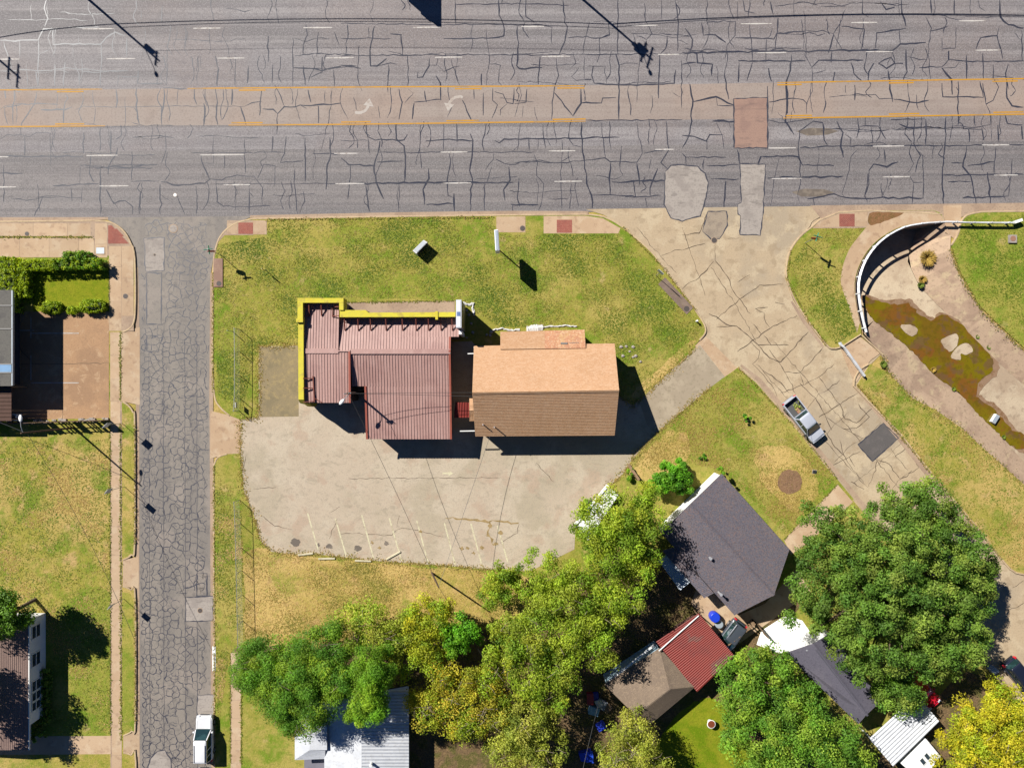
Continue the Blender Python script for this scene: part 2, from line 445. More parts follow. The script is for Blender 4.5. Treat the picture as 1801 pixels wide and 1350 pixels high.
# drier and greener parts of the block lie a few millimetres higher, each with its own ragged edge
def ragged(pts, amp=5, n=7):
    q = smooth(pts, n, True)
    return [(x+random.gauss(0, amp*0.4), y+random.gauss(0, amp*0.4)) for x, y in q]
sheet('dry_lawn', ragged([(440,965),(600,985),(760,996),(880,1006),(930,1020),(900,1100),(700,1110),(560,1130),(440,1135),(432,1040)]), 0.134, m_dry)
sheet('dry_lawn', ragged([(1120,812),(1165,765),(1200,760),(1210,800),(1160,850),(1110,835)]), 0.134, m_dry)
sheet('dry_lawn', ragged([(1330,790),(1400,790),(1440,850),(1400,900),(1345,850)]), 0.134, m_dry)
sheet('dry_lawn', ragged([(1112,690),(1150,655),(1210,602),(1220,606),(1175,652),(1124,698)], 3), 0.1345, m_dry)
sheet('watered_lawn', ragged([(1165,1290),(1230,1230),(1270,1240),(1330,1340),(1330,1420),(1150,1420)], 3), 0.134, m_lime)
sheet('green_lawn', ragged([(100,1075),(195,1045),(196,1290),(60,1292),(60,1200)], 2), 0.134, m_green)
sheet('green_lawn', [(216,1040),(230,1042),(236,1056),(236,1266),(230,1280),(216,1288)], 0.134, m_green)
sheet('green_lawn', [(60,470),(193,470),(193,548),(60,548)], 0.1345, m_lime)
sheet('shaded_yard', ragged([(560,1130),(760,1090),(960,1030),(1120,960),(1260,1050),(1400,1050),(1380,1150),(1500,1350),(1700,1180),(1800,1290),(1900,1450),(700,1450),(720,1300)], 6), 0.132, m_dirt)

for q in ([(480,405),(600,402),(860,408),(930,420),(860,432),(700,430),(560,434),(490,428)], [(530,490),(640,478),(800,488),(870,530),(830,545),(800,527),(525,522)], [(384,560),(410,548),(420,640),(410,720),(386,700)], [(1100,430),(1150,470),(1190,540),(1150,560),(1110,500)]):
    sheet('green_lawn', ragged(q, 5, 8), 0.1335, m_green)
# ---- kerbs and gutters
kerb_line([(378,1600),(378,1130),(377,900),(377,818)] + smooth([(377,818),(384,804),(400,798)], 3)[1:])
kerb_line(smooth([(404,730),(388,716),(378,696),(375,640)], 4) + [(375,600)] + cornerB + [(700, ymk(700)-0.5), (900, ymk(900)-0.5)] + flareB)
kerb_line([(1298,646),(1330,672),(1400,753),(1466,836)])
kerb_line([(1500,878),(1540,925),(1620,1022),(1700,1122),(1790,1240),(1900,1390)])
kerb_line([(-700, ymk(-700)), (165,388.4)] + smooth([(165,388.4),(195,391.5),(217,405),(231,428),(238,455),(239,540),(235,570),(224,581),(214,584)], 4)[1:])
kerb_line(smooth([(214,705),(226,712),(235,725),(238,745),(238,955),(232,975),(217,984)], 4))
kerb_line(smooth([(217,1030),(231,1036),(239,1052),(239,1268),(233,1284),(218,1292)], 4))
kerb_line(smooth([(218,1322),(232,1326),(240,1340),(240,1600)], 3))
kerb_line([ISLE[0]] + ISLE[1:4] + [(1530,371),(1475,374),(1440,388)] + smooth(zl((1200,340),3,[(680,180),(620,230),(570,300),(549,380),(551,450),(590,560),(660,670),(760,800),(795,818),(830,812)]), 4))
kerb_line([(1501,679)] + STRIP[1:5] + smooth([(1762,984),(1785,1006),(1830,1012)], 3)[1:] + [(2300,1012)])
kerb_line(EAST[:17] + [(2300,366)])

def strip(name, pts, w, z, mat, parent=None):
    return struct(name, MB().ribbon([G(*p)[:2] for p in pts], w, z), mat, parent)
gut = [(x, ymk(x)-4) for x in (-700, 0, 190)]
strip('gutter', gut, 0.55, 0.010, m_gutter)
strip('gutter', [(x, ymk(x)-4) for x in (440, 700, 900, 1035)], 0.55, 0.010, m_gutter)
sheet('gutter', [(1425,361.5),(1700,358),(2300,350.5),(2300,366),(1725,374),(1700,380),(1660,388),(1652,377),(1640,371),(1530,372),(1475,375),(1445,386)], 0.0135, m_gutter)
strip('gutter', [(241.5,470),(242,560),(242,705),(242,960),(243,1270),(244,1600)], 0.38, 0.011, m_gutter)
strip('gutter', [(373.5,1600),(374,1130),(373,900),(371.5,700),(371.5,480)], 0.42, 0.011, m_gutter)
off = lambda pts, dx, dy: [(x+dx, y+dy) for x, y in pts]
strip('gutter', off([(1298,646),(1330,672),(1400,753),(1470,840),(1540,925),(1700,1122),(1900,1390)], 5, -4), 0.5, 0.012, m_gutter)
strip('gutter', off([(1397,527),(1420,563),(1453,607)], -5, 3), 0.45, 0.012, m_gutter)
strip('gutter', off([(1507,676),(1582,762),(1650,848),(1715,924),(1762,984)], -5, 3), 0.5, 0.012, m_gutter)

# ---- streets
left_street = sheet('side_street', [(180,382.5),(196,390),(217,404),(233,432),(240,470),(241,800),(243,1100),(246,1600),(374,1600),(374,1130),(371,900),(369,600),(371,480),(376,446),(387,416),(411,394),(446,380)], 0.005, m_street)
right_street = sheet('concrete_street', [(1030,368),(1160,366),(1300,364),(1460,362.5),(1475,372),(1440,388),(1424,402),(1404,419),(1388,441),(1381,467),(1381,490),(1395,528),(1418,564),(1451,608),(1477,614),(1513,592),(1550,622),(1530,642),(1506,678),(1582,764),(1650,850),(1715,926),(1762,986),(1785,1008),(1830,1014),(2300,1014),(2300,1600),(2100,1600),(1900,1392),(1790,1242),(1700,1124),(1540,927),(1470,842),(1400,755),(1330,674),(1298,648),(1272,664),(1222,608),(1230,598),(1240,585),(1238,570),(1222,545),(1195,507),(1165,470),(1145,443),(1095,399),(1062,378)], 0.006, m_conc)
# the bridge deck over the culvert between the two kerbs
sheet('pavement', [(1659,362),(1691,361),(1690,392),(1684,412),(1678,420),(1662,408),(1660,390)], 0.016, m_walk)

# ---- aprons that slope from the street up to the pavement
def apron(pts):
    return struct('driveway_apron', MB().poly([G(x, y, z) for x, y, z in pts]), m_walk)
apron([(246,575,.016),(246,712,.016),(214,705,.134),(214,584,.134)])
apron([(244,978,.016),(244,1034,.016),(217,1030,.134),(217,984,.134)])
apron([(245,1284,.016),(245,1330,.016),(218,1322,.134),(218,1292,.134)])
apron([(370,722,.016),(370,806,.016),(400,798,.10),(424,797,.136),(424,738,.136),(404,730,.10)])
apron([(1240,590,.014),(1300,650,.014),(1272,664,.136),(1222,608,.136)])

# ---- pavements laid as separate slabs
def paved(name, rects, label_mat=m_walk, z=0.142, z0=0.10):
    par = MB()
    root = None
    for (x0, y0, x1, y1) in rects:
        g = 0.35
        mb = MB().slab(gp([(x0+g, y0+g), (x1-g, y0+g), (x1-g, y1-g), (x0+g, y1-g)]), z0, z+random.uniform(-.003, .003))
        if root is None:
            root = sheet(name, [(min(r[0] for r in rects), min(r[1] for r in rects)), (max(r[2] for r in rects), min(r[1] for r in rects)), (max(r[2] for r in rects), max(r[3] for r in rects)), (min(r[0] for r in rects), max(r[3] for r in rects))], z-0.006, m_gutter)
        mb.build('paving_slab', label_mat, root)
    return root
paved('pavement', [(-120+60*i, 393, -60+60*i, 416) for i in range(4)] + [(120,393,161,416)])
paved('pavement', [(-120+52*i, 419, -68+52*i, 453) for i in range(5)] + [(140,419,167,453)])
paved('pavement', [(168,393,190,430),(168,430,190,453)])
paved('pavement', [(193,433,215,470),(193,470,215,530),(193,530,215,582),(215,433,236.5,490),(215,490,236.5,556)])
yy = [584,625,667,705,745,790,835,880,925,975,1020,1064,1108,1150,1195,1238,1282,1326,1370]
paved('pavement', [(195,yy[i],213,yy[i+1]) for i in range(3)])
paved('pavement', [(195.5+0.004*(yy[i]-700),yy[i],213+0.004*(yy[i]-700),yy[i+1]) for i in range(3, len(yy)-1)])
yy = [1146,1190,1230,1262,1300,1340,1380]
paved('pavement', [(406.5,yy[i],425,yy[i+1]) for i in range(len(yy)-1)])
paved('pavement', [(400,393,419,413),(445,388,470,413)])
sheet('pavement', [(-100,390.5),(165,389.2)] + smooth([(165,389.2),(194,392.5),(216,406),(230,429),(236.5,450)], 4)[1:] + [(160,450),(160,394),(-100,394)], 0.1375, m_gutter)
sheet('pavement', [(1441,388),(1476,374.5),(1530,371.6),(1640,371),(1652,377),(1657,389),(1600,392),(1540,400),(1500,402),(1428,402)], 0.1378, m_gutter)
sheet('bare_soil', ragged([(1528,376),(1560,374.5),(1588,375),(1572,383),(1548,392),(1528,396)], 1.5, 4), 0.1435, M('bare_soil', pc(146,104,66), [(1.5,5,pc(120,96,50),.45,.7,.7),(6,4,pc(172,124,84),.5,.7,.6)], .95, bump=(8,.7,.05)))
sheet('pavement', [(402,399),(419,393),(446,387.5),(446,414),(396,414),(385,426),(380,446),(378,447),(385,422),(392,408)], 0.137, m_gutter)
sheet('pavement', [(956,380.5),(1028,380),(1060,384.5),(1091,402),(1087,411),(956,411)], 0.140, m_walk)
sheet('pavement', [(873,381.5),(924,381),(924,409),(873,409)], 0.140, m_walk)
sheet('pavement', [(1428,401),(1442,390),(1476,376),(1525,373),(1525,398)], 0.140, m_walk)
sheet('pavement', smooth([(1524,398),(1560,376),(1640,373)], 4) + [(1655,380),(1658,390)] + [(p[0]-2, p[1]-2) for p in ARC[1:-2]] + smooth([(1506,585),(1492,540),(1478,500),(1481,470),(1492,440),(1506,420)], 4)[:-1], 0.141, m_walk)

# red brick ramp pads, course by course
def brick_pad(x0, y0, x1, y1, clip=None):
    root = sheet('brick_ramp', [(x0,y0),(x1,y0),(x1,y1),(x0,y1)] if clip is None else clip, 0.144, m_gutter)
    mb = MB(); bw, bh = 3.6, 1.9
    r = 0; y = y0
    while y < y1-0.5:
        x = x0 - (bw/2 if r % 2 else 0)
        while x < x1-0.3:
            a, b = max(x, x0), min(x+bw, x1); c, d = y, min(y+bh, y1)
            ok = True
            if clip is not None:
                mx, my = (a+b)/2, (c+d)/2
                ok = False; n = len(clip); j = n-1
                for i in range(n):
                    if (clip[i][1] > my) != (clip[j][1] > my) and mx < (clip[j][0]-clip[i][0])*(my-clip[i][1])/(clip[j][1]-clip[i][1])+clip[i][0]: ok = not ok
                    j = i
            if ok and b-a > 0.4:
                mb.box(G(a+.15, d-.15, 0.13), G(b-.15, c+.15, 0.150+random.uniform(0, .004)))
            x += bw
        y += bh; r += 1
    o = mb.build('brick_courses', m_brick, root); o['kind'] = 'stuff'
    return root
brick_pad(420, 392, 446, 412)
brick_pad(979, 387, 1006, 410)
brick_pad(1475, 376.5, 1502, 399)
brick_pad(191.5, 397, 230, 429, smooth([(191.5,397),(200,399),(212,409),(224,425),(229,430)], 3) + [(191.5,430)])

# ---- car park, drive and forecourts
LOT = [(424,738),(456,733),(456,609),(640,607),(830,600),(838,610),(1071,620),(1078,690),(1112,712),(1128,700),(1222,612),(1230,606),(1274,662),(1250,680),(1162,754),(1112,806),(1096,832),(1040,882),(1012,922),(1010,965),(935,1002),(913,1003),(853,999.5),(763,992),(680,987),(613,980),(553,973),(520,974),(478,969),(459,950),(449,910),(430,863),(424,797)]
lot = sheet('car_park', LOT, 0.140, m_lot)
sheet('drive_strip', [(1124,706),(1128,701),(1221,613),(1230,607),(1273,661),(1250,679),(1162,753),(1138,748)], 0.144, M('weathered_drive', pc(184,166,140), [(0.5,5,pc(202,184,156),.45,.7,.7),(3,5,pc(156,142,116),.5,.75,.5)], .9, bump=(14,.4,.015)), lot)
sheet('worn_bay', [(457,611),(526,609),(526,732),(457,733)], 0.144, M('worn_bay_concrete', pc(160,142,108), [(0.4,5,pc(142,128,98),.45,.7,.7),(2,6,pc(180,158,112),.5,.72,.7),(9,3,pc(130,116,90),.5,.75,.5)], .9, bump=(14,.4,.015)), lot)
fore = sheet('forecourt', [(18,548),(193,548),(193,735),(18,738)], 0.143, m_leftlot)
drv = sheet('driveway', [(1378,948),(1400,925),(1472,851),(1499,882),(1425,950),(1390,975)], 0.141, m_walk)
sheet('driveway', [(-100,1294),(196,1292),(196,1324),(-100,1326)], 0.141, m_walk)
sheet('pavement', [(607,532),(800,529),(800,553),(607,556)], 0.141, m_gutter)
sheet('patio', [(1232,1010),(1300,1080),(1345,1060),(1400,1000),(1425,1040),(1300,1130),(1265,1120),(1215,1060)], 0.139, m_walk)

# ---- road markings
def dash(x0, x1, y, parent, mat=m_white, w=2.6):
    mb = MB().ribbon([G(x, y + (x-(x0+x1)/2)*-0.010)[:2] for x in np.linspace(x0, x1, 3)], w/S, 0.007)
    return struct('lane_dash', mb, mat, parent)
ROW1 = [(145,200,51),(340,388,50),(533,584,49),(727,775,48.5),(917,957,47),(1111,1157,45),(1303,1358,42),(1497,1543,40),(1687,1733,37)]
ROW2 = [(-12,35,104.5),(187,238,103.5),(382,430,102.5),(573,622,102),(765,813,101),(953,1003,99.5),(1157,1195,96),(1332,1383,93),(1523,1570,91),(1715,1760,88.5)]
ROW3 = [(-33,15,276),(152,207,273.5),(352,430,272.3),(588,629,270),(775,822,267.5),(965,1012,265.5),(1152,1185,263),(1342,1400,260.5),(1535,1590,257),(1727,1775,255)]
ROW4 = [(-20,28,329),(175,226,327),(392,440,325),(590,641,323),(780,828,322),(975,1024,319),(1357,1410,314),(1553,1600,311),(1748,1790,308)]
for r in (ROW1, ROW2, ROW3, ROW4):
    for a, b, y in r: dash(a, b, y, road)
def yline(x0, x1, fy, dy, w, z=0.008):
    n = max(2, int((x1-x0)/60)); X = np.linspace(x0, x1, n)
    return struct('yellow_line', MB().ribbon([G(x, fy(x)+dy)[:2] for x in X], w/S, z), m_yellow, road)
for a, b in ((-900,180),(330,1028),(1367,2700)): yline(a, b, yu, 0, 2.4)
for a, b in ((100,147),(420,467),(800,847),(980,1028),(1367,1410),(1563,1607),(1745,1790)): yline(a, b, yu, 4.0, 2.4)
for a, b in ((-900,185),(402,1030),(1377,2700)): yline(a, b, yl, 0, 2.4)
for a, b in ((97,148),(407,462),(600,652),(785,842),(972,1030),(1382,1428),(1563,1617),(1747,1800)): yline(a, b, yl, -4.0, 2.4)
def turn_arrow(cx, cy, flip):
    m = Matrix(((flip, 0), (0, flip)))
    mb = MB()
    stem = [(-18, 12), (-9, 12.5), (-1, 9.5), (4, 4), (6.5, -2)]
    P = [Vector((m @ Vector(p))) for p in smooth(stem, 4)]
    mb.ribbon([G(cx+p.x, cy+p.y)[:2] for p in P], 5.0/S, 0.0085)
    head = [(-3, -1), (8, -13), (15, 2)]
    mb.poly([G(cx+(m @ Vector(h)).x, cy+(m @ Vector(h)).y, 0.0095) for h in head])
    return struct('turn_arrow', mb, m_dim, road)
turn_arrow(642, 186, 1); turn_arrow(796, 183, -1)
for z in [((485,365),(540,555)),((630,390),(690,595)),((770,375),(833,605)),((915,390),(980,615)),((1060,405),(1120,625)),((1205,415),(1263,638)),((1345,420),(1408,655)),((1485,430),(1540,625))]:
    p = zl((380,780), 3, z)
    struct('bay_line', MB().ribbon([G(*p[0])[:2], G(*p[1])[:2]], 2.4/S, 0.1445), m_cream, lot)
mb = MB(); a = zl((380,780), 3, [(1195,155),(1230,155)]); mb.ribbon([G(*p)[:2] for p in a], 3/S, 0.1445)
h = zl((380,780), 3, [(1228,140),(1252,155),(1228,170)]); mb.poly([G(x, y, 0.146) for x, y in h]); struct('lot_arrow', mb, m_cream, lot)
for q in [((22,581),(62,581)),((56,458+100),(56,595)),((56,625),(56,668)),((57,673),(140,673)),((57,586),(140,586))]:
    struct('bay_line', MB().ribbon([G(*p)[:2] for p in q], 2.0/S, 0.148), m_dim, fore)

# ---- patches let into the road surfaces
def patch(pts, z, mat, parent, name='patch'):
    rim = MB(); q = [tuple(G(*p)[:2]) for p in pts]; q.append(q[0])
    rim.ribbon(wig(q, .4, .03), .11, z+.0025, .6); tag(rim.build('sealed_joint', m_tar2, parent), kind='stuff')
    return struct(name, MB().slab(gp(pts), z-0.02, z), mat, parent)
patch(zl((1200,0),3,[(272,520),(448,515),(450,780),(275,782)]), 0.009, m_patchr, road)
patch(zl((1200,0),3,[(-90,905),(-60,875),(0,868),(80,880),(120,915),(138,965),(120,1060),(95,1140),(0,1165),(-60,1150),(-95,1080)]), 0.012, m_patch, right_street)
patch(zl((1200,0),3,[(305,865),(440,868),(432,1000),(430,1100),(412,1240),(303,1238),(308,1140),(292,1130),(293,1080),(310,1070)]), 0.013, m_patch, right_street)
patch([(253,419),(289,418),(289,476),(256,477)], 0.012, m_patch, left_street)
patch([(327,1050),(375,1048),(375,1091),(327,1092)], 0.0125, m_patch, left_street)
patch([(347,1222),(376,1221),(376,1290),(347,1290)], 0.012, m_patch, left_street)
patch(zl((0,900),3,[(795,1300),(830,1260),(870,1256),(900,1300),(905,1345),(905,1400),(785,1400),(780,1340)]), 0.012, m_patch, left_street)
patch([(258,480),(284,480),(284,570),(258,570)], 0.009, m_street, left_street)
patch([(258,590),(287,590),(278,618),(258,618)], 0.009, m_street, left_street)
patch([(346,1008),(364,1008),(364,1048),(346,1048)], 0.0092, m_street, left_street)
patch(zl((1200,700),3,[(1062,130),(1140,210),(1003,335),(927,245)]), 0.0105, m_patchd, right_street)
patch(zl((1200,340),3,[(135,95),(235,95),(240,170),(215,215),(195,240),(150,240),(105,200)]), 0.011, M('broken_patch', pc(176,158,136), [(1,5,pc(150,134,118),.45,.7,.7),(8,3,pc(196,178,154),.5,.75,.5)], .9), right_street)
struct('oil_mark', MB().poly(gp([(1290+x*1.0, 246+y) for x, y in []] or [(1400,231),(1425,225),(1460,226),(1475,231),(1455,237),(1420,239)], 0.0035)), m_stain, road)
struct('oil_mark', MB().poly(gp([(1392,338),(1415,332),(1450,333),(1468,339),(1440,346),(1410,346)], 0.0035)), m_stain, road)
for x, y, r in ((520,953,9),(580,960,6),(630,963,7),(560,957,4),(680,955,5)):
    struct('oil_mark', MB().poly(gp(ragged([(x-r,y),(x,y-r*.8),(x+r,y),(x,y+r*.8)], 2, 4), 0.1435)), m_stain, lot)
for x, y, r in ((812,963,4),(822,962,3),(848,962,4),(833,972,3),(880,936,5),(862,924,4),(858,940,3),(872,955,4),(655,953,3),(668,962,3),(740,934,3)):
    struct('leaf_litter', MB().poly(gp(ragged([(x-r,y),(x,y-r*.8),(x+r,y),(x,y+r*.8)], 2, 4), 0.1465)), m_rust, lot)
struct('leaf_litter', MB().ribbon([G(*p)[:2] for p in wig([(784,910),(820,912),(852,915),(880,916),(912,919)], 6, 1.2)], 0.2, 0.1465, 0.8), m_rust, lot)
struct('leaf_litter', MB().ribbon([G(*p)[:2] for p in wig([(861,917),(859,940),(868,958)], 5, 1.2)], 0.2, 0.1468, 0.8), m_rust, lot)
# ---------------------------------------------------------------- crack sealing on the main road (traced)
T1 = "75,475 70,560 70,655|25,480 30,520|0,580 25,560 80,548 150,550|25,565 25,610 40,655|195,485 180,550 150,600 115,650 110,715|300,480 305,550 300,580|215,580 300,582 345,580 380,565|345,490 360,520 345,540 335,590 335,650|490,475 490,540 502,570 495,655|400,580 440,562 500,562|500,563 700,565 930,560 1130,560 1290,562|612,470 612,570|660,510 660,665|720,465 720,560 735,655|710,570 730,620|865,470 865,540 850,600 855,665|860,465 920,465 985,470|940,475 935,555|1025,470 1025,520 1040,555|1075,545 1080,600 1075,665|1135,465 1145,540 1140,620 1150,660|1225,470 1222,555|1270,565 1290,620 1300,665|1290,562 1330,545 1380,535|1380,480 1375,550 1370,610|1450,450 1480,510 1500,560|1385,575 1440,580 1465,600 1500,565 1640,555 1740,550 1795,545|1465,600 1460,665 1460,710|1570,470 1560,560 1590,650|1625,475 1640,540|1680,560 1685,620 1680,650|1715,480 1715,545|1750,480 1745,560 1730,650 1715,715|0,215 80,215 200,212 230,155 275,155 280,235 530,232 560,200 610,170 660,190|203,212 203,450|20,220 45,305|105,215 105,300|0,375 140,370 240,375 350,360 480,372 550,375 680,375|140,340 145,455|190,380 200,455|290,340 290,455|345,330 335,455|385,235 385,310|390,330 415,390 420,455|430,310 435,360 430,440|535,240 535,340 530,455|670,200 668,300|250,20 248,100|165,25 165,110|40,105 250,105 330,100 460,110|855,30 853,120|745,55 745,110|980,155 978,245|880,260 885,360 880,450|620,455 625,405 725,405|730,370 725,440 860,440|1060,300 1060,360|1150,365 1145,455|1240,290 1240,450|1310,350 1305,440|1415,190 1415,330|1440,340 1435,440|1545,200 1545,455|1545,355 1700,370 1800,350|1600,350 1610,450|1680,170 1670,300|1700,300 1700,380 1640,410|1765,170 1790,240|1760,370 1765,460|0,735 40,712 110,712 150,720 190,700 270,705|130,720 130,820|265,705 265,880|440,700 440,810|585,690 585,820|620,780 615,815 570,880 570,920|695,800 695,950|870,700 875,790 850,865|0,825 440,825|610,820 820,818|1010,805 1500,805|1060,820 1075,880 1105,945|1125,720 1125,860 1070,860|1290,735 1295,910|1185,820 1185,890|1110,945 1170,950 1250,925 1340,930 1385,990 1385,1080|1360,940 1390,870 1450,875 1450,980|1440,720 1435,800|1510,720 1500,810 1480,860 1600,850|1610,730 1610,960|1555,895 1555,1000 1570,1130|1600,1010 1605,1060 1585,1120|1715,720 1690,800|1740,725 1745,810 1725,900 1720,1000|1650,810 1800,812|850,960 940,978 1080,968 1110,945|845,970 845,1130|690,960 840,955|1140,950 1145,1065 1180,1090 1430,1088|1035,980 1040,1060 1035,1130|935,1035 975,1130|1315,1010 1315,1130|1140,970 1800,970|425,880 420,970|420,875 560,880 640,870 830,870|530,890 530,1130|435,990 430,1070|20,870 20,1070|225,1040 200,1090 180,1140|0,915 120,915|280,980 520,970|740,1010 735,1130|560,1000 600,1070 660,1060 700,1090 700,1130|375,990 380,1060"
T2 = "0,295 330,292 480,292 780,290 1060,290 1450,288 1640,285 1800,283|600,0 605,130|830,0 835,80 858,130 858,190 770,205 540,205|765,150 765,210 785,300 775,360 765,450|975,0 975,90 1020,120|1170,0 1180,120 1195,140 1180,220 1150,290|930,140 932,290 925,350 940,365 1060,358|0,125 480,130 740,130 870,128 930,135 1060,130 1110,145 1110,230|315,185 325,290|0,205 260,205|260,180 320,185|175,140 160,230 150,300 155,350 190,350 240,310|95,240 90,350 90,440 110,480|350,295 355,360 350,460|0,345 80,350|250,340 247,490|190,350 260,335 295,340|465,310 465,350 430,410 400,410 405,380|465,345 505,345 510,310|510,345 540,375 625,350|580,315 600,370 610,430 625,450|740,390 740,450|785,340 838,345 830,430 850,455|1050,300 1040,370 1040,445|1135,310 1135,360 1150,400 1125,450 1110,630|1255,360 1215,405 1240,425 1280,420 1285,300|1285,420 1320,420|1330,350 1320,400 1335,440 1460,450 1560,450 1755,440 1765,370|1295,350 1390,350 1400,440|1310,120 1280,230 1275,290|1460,0 1460,120 1460,285|1410,120 1415,185 1365,205 1365,285 1350,330|1450,290 1465,350 1465,450 1465,630|1465,345 1500,330 1575,340|1600,20 1605,110 1640,180 1610,210 1560,190|1690,0 1690,100|1540,180 1575,290 1565,380 1560,540|1610,215 1610,270|1680,290 1675,400 1675,520|1765,20 1780,120 1775,270|1720,190 1715,260 1685,285|1795,320 1795,570|1200,30 1050,25 870,20 600,25|305,470 320,540 305,630|355,470 380,495 335,545|385,545 375,630|385,540 530,525|500,400 525,440 525,530|700,470 702,525|750,490 750,610|640,530 690,640|800,465 800,530 828,555 795,625|810,485 850,500 875,545 910,548 912,465|875,548 840,580 840,610|915,548 975,540 980,470|1020,565 1035,635|1265,470 1265,545 1225,610|1125,490 1180,560 1225,615|1265,545 1375,545 1380,520 1450,515|65,515 80,580|195,560 205,625|440,480 450,540|1640,505 1645,560 1630,600|960,560 955,620|130,640 140,720 180,740 330,738 350,710|140,725 150,810|0,742 140,740|290,650 290,735 335,770 340,850 335,960|420,660 415,800 425,890|540,650 540,800|445,745 540,740 640,738 700,745|610,650 612,750|765,655 745,760 755,800|680,705 697,740 695,800 680,900 690,940 680,1120|810,742 835,755 860,735 1120,732 1270,728 1470,725|945,650 930,790|990,735 993,795|1040,735 1038,790|1065,655 1070,740 1080,785|1165,740 1165,850 1160,940 1165,1100|1270,645 1268,740 1280,830 1290,920 1295,970 1320,1030 1325,1100|200,805 700,803 1015,803|205,745 195,810 175,880 185,960 225,1050|0,835 40,870 180,875|190,855 325,850|50,870 35,1050|570,810 580,850 560,950 565,1030 595,1045|595,1020 598,1115|460,890 460,940 435,1000 440,1080|450,1080 590,1075|805,810 805,840 760,900|815,840 890,870 1010,852 1160,858 1290,845 1390,835 1420,855 1560,855 1590,810 1570,720 1560,645|885,880 890,950 860,1000 865,1060|795,880 770,960 745,1000|1015,810 1035,860 1030,930 1070,970 1060,1060 1040,1110|1375,645 1380,740 1395,830|1415,640 1415,740 1425,790|1420,860 1420,1030|1560,860 1570,940 1575,975|1715,640 1720,730 1730,790 1690,855 1720,890|0,970 330,965 680,963 910,963|130,980 150,1115|310,970 300,1120|755,965 755,1110|895,1078 1040,1080|905,1080 905,1115|1095,1050 1200,1050|1215,970 1205,1100|1320,1030 1420,1030 1560,1040 1690,1030|1540,950 1555,1040|1605,1045 1615,1095|1670,890 1640,960 1630,1030|1635,840 1625,890|1430,960 1470,965 1540,955 1720,955|1595,810 1640,800 1720,790|1290,635 1800,632"
T3 = "0,280 400,272 640,272 960,265 1110,270 1150,235 1285,225|15,150 55,210 40,275 75,285 80,335 155,340 155,400|0,340 75,330|100,120 110,185 175,185 230,225|130,0 130,115 280,115 280,190 235,240 225,310|290,10 290,110|320,0 330,60 380,70|280,200 480,205 500,180 650,165|355,130 370,320|445,210 440,330|505,95 500,190 490,260|590,0 590,100|640,60 650,150 650,300 685,360 685,480 655,550 655,600|650,160 740,165 800,180 830,130 860,50|800,180 770,280|800,185 845,265|840,140 965,155 945,260|295,322 650,322|685,355 720,320 780,320 955,318|575,290 570,370 550,430 555,600|300,335 295,435|370,330 340,430|455,360 470,430|225,370 230,470 245,525|180,350 190,440|790,270 785,330|890,330 905,390 950,430|805,380 795,430|685,390 760,370|1035,335 1080,365 1120,335 1100,300 1035,335|1120,335 1165,335|1010,335 985,380 980,430|1085,370 1100,470 1110,540|1180,260 1185,380 1165,430|1190,300 1285,315|1285,90 1310,150 1300,290 1310,420|1310,165 1400,140|1445,145 1440,255 1375,260 1370,200|1250,358 1370,355 1405,315 1460,320 1530,325 1801,322|1370,360 1440,355 1465,325|1405,270 1405,315|1370,360 1420,420 1425,500|1370,440 1375,510 1590,515 1570,430|1500,290 1500,420|1585,280 1590,420|1550,260 1575,200 1660,190 1690,310|1670,150 1660,190|1675,0 1680,90 1720,130 1800,150|1790,160 1795,320|1560,0 1570,40 1600,60|1020,255 1025,175 1140,155 1180,150|1145,160 1150,235|950,0 950,70 980,90|1045,10 1075,50 1120,40|1155,0 1160,70 1180,140|1310,0 1315,70|1435,0 1435,80|730,35 860,35|465,10 480,80|1720,340 1705,390 1720,470|1640,340 1640,410 1670,460 1640,530 1605,550 1585,440|1710,430 1710,520 1740,560 1800,567|40,445 55,530 45,640 40,700 0,780|55,538 180,510 270,555|180,515 185,560 270,560|450,455 450,780|270,520 272,640 270,780|455,540 550,520 640,525 660,550|550,440 555,520 545,640 590,710|455,635 540,650 690,625|910,450 910,530|895,500 1020,500 1040,520 1115,520|1115,525 1240,540 1300,530|1235,500 1245,580|1455,430 1455,510 1455,660|1600,545 1625,590 1625,660 1540,670 1420,665|860,450 860,490|0,715 60,720 125,745 145,715 215,710|180,650 215,720 220,785|160,640 330,640|130,745 130,790|740,645 750,740 765,765|690,640 740,648|690,640 620,690 615,790 620,850 625,930|620,780 900,770 1220,768 1380,768 1801,765|815,640 845,700 835,775 850,830|860,710 885,730 885,770|925,625 930,680 920,730|935,668 1035,665 1075,735|1000,670 1003,755|965,620 965,660|1100,632 1280,628|1225,620 1220,760 1255,820 1230,910|1145,655 1190,675 1265,675|1285,630 1285,770|1390,620 1390,770 1375,860 1370,970 1380,1080|1540,610 1545,665|1510,680 1515,750|1580,675 1590,740|1665,660 1670,750|1700,600 1715,655 1795,660|1790,665 1795,735|20,830 230,830|0,810 20,830 20,870|115,840 110,895|130,875 300,872|290,790 305,870|415,825 610,828 635,870 800,875|415,825 400,865|510,835 470,1010 465,1085|230,955 220,1100|150,945 300,945|925,790 885,830 880,900 845,1020 860,1045|1065,790 1070,860|985,900 1010,865 1080,880 1140,855|985,900 985,970 960,1040|1265,820 1275,960 1270,1045|1050,965 1055,1045|1200,930 1220,965 1270,962|1220,970 1212,1080|1500,770 1480,880 1525,930 1550,1080|1655,775 1645,920|1420,860 1480,862|1505,875 1645,855|1740,840 1735,920 1720,1035|1610,910 1625,1075|660,1050 800,1025 860,1045 1060,1045 1275,1045|1480,1045 1720,1035|690,1045 700,1095|450,940 640,935 850,930|1400,960 1525,958|1370,925 1801,920"
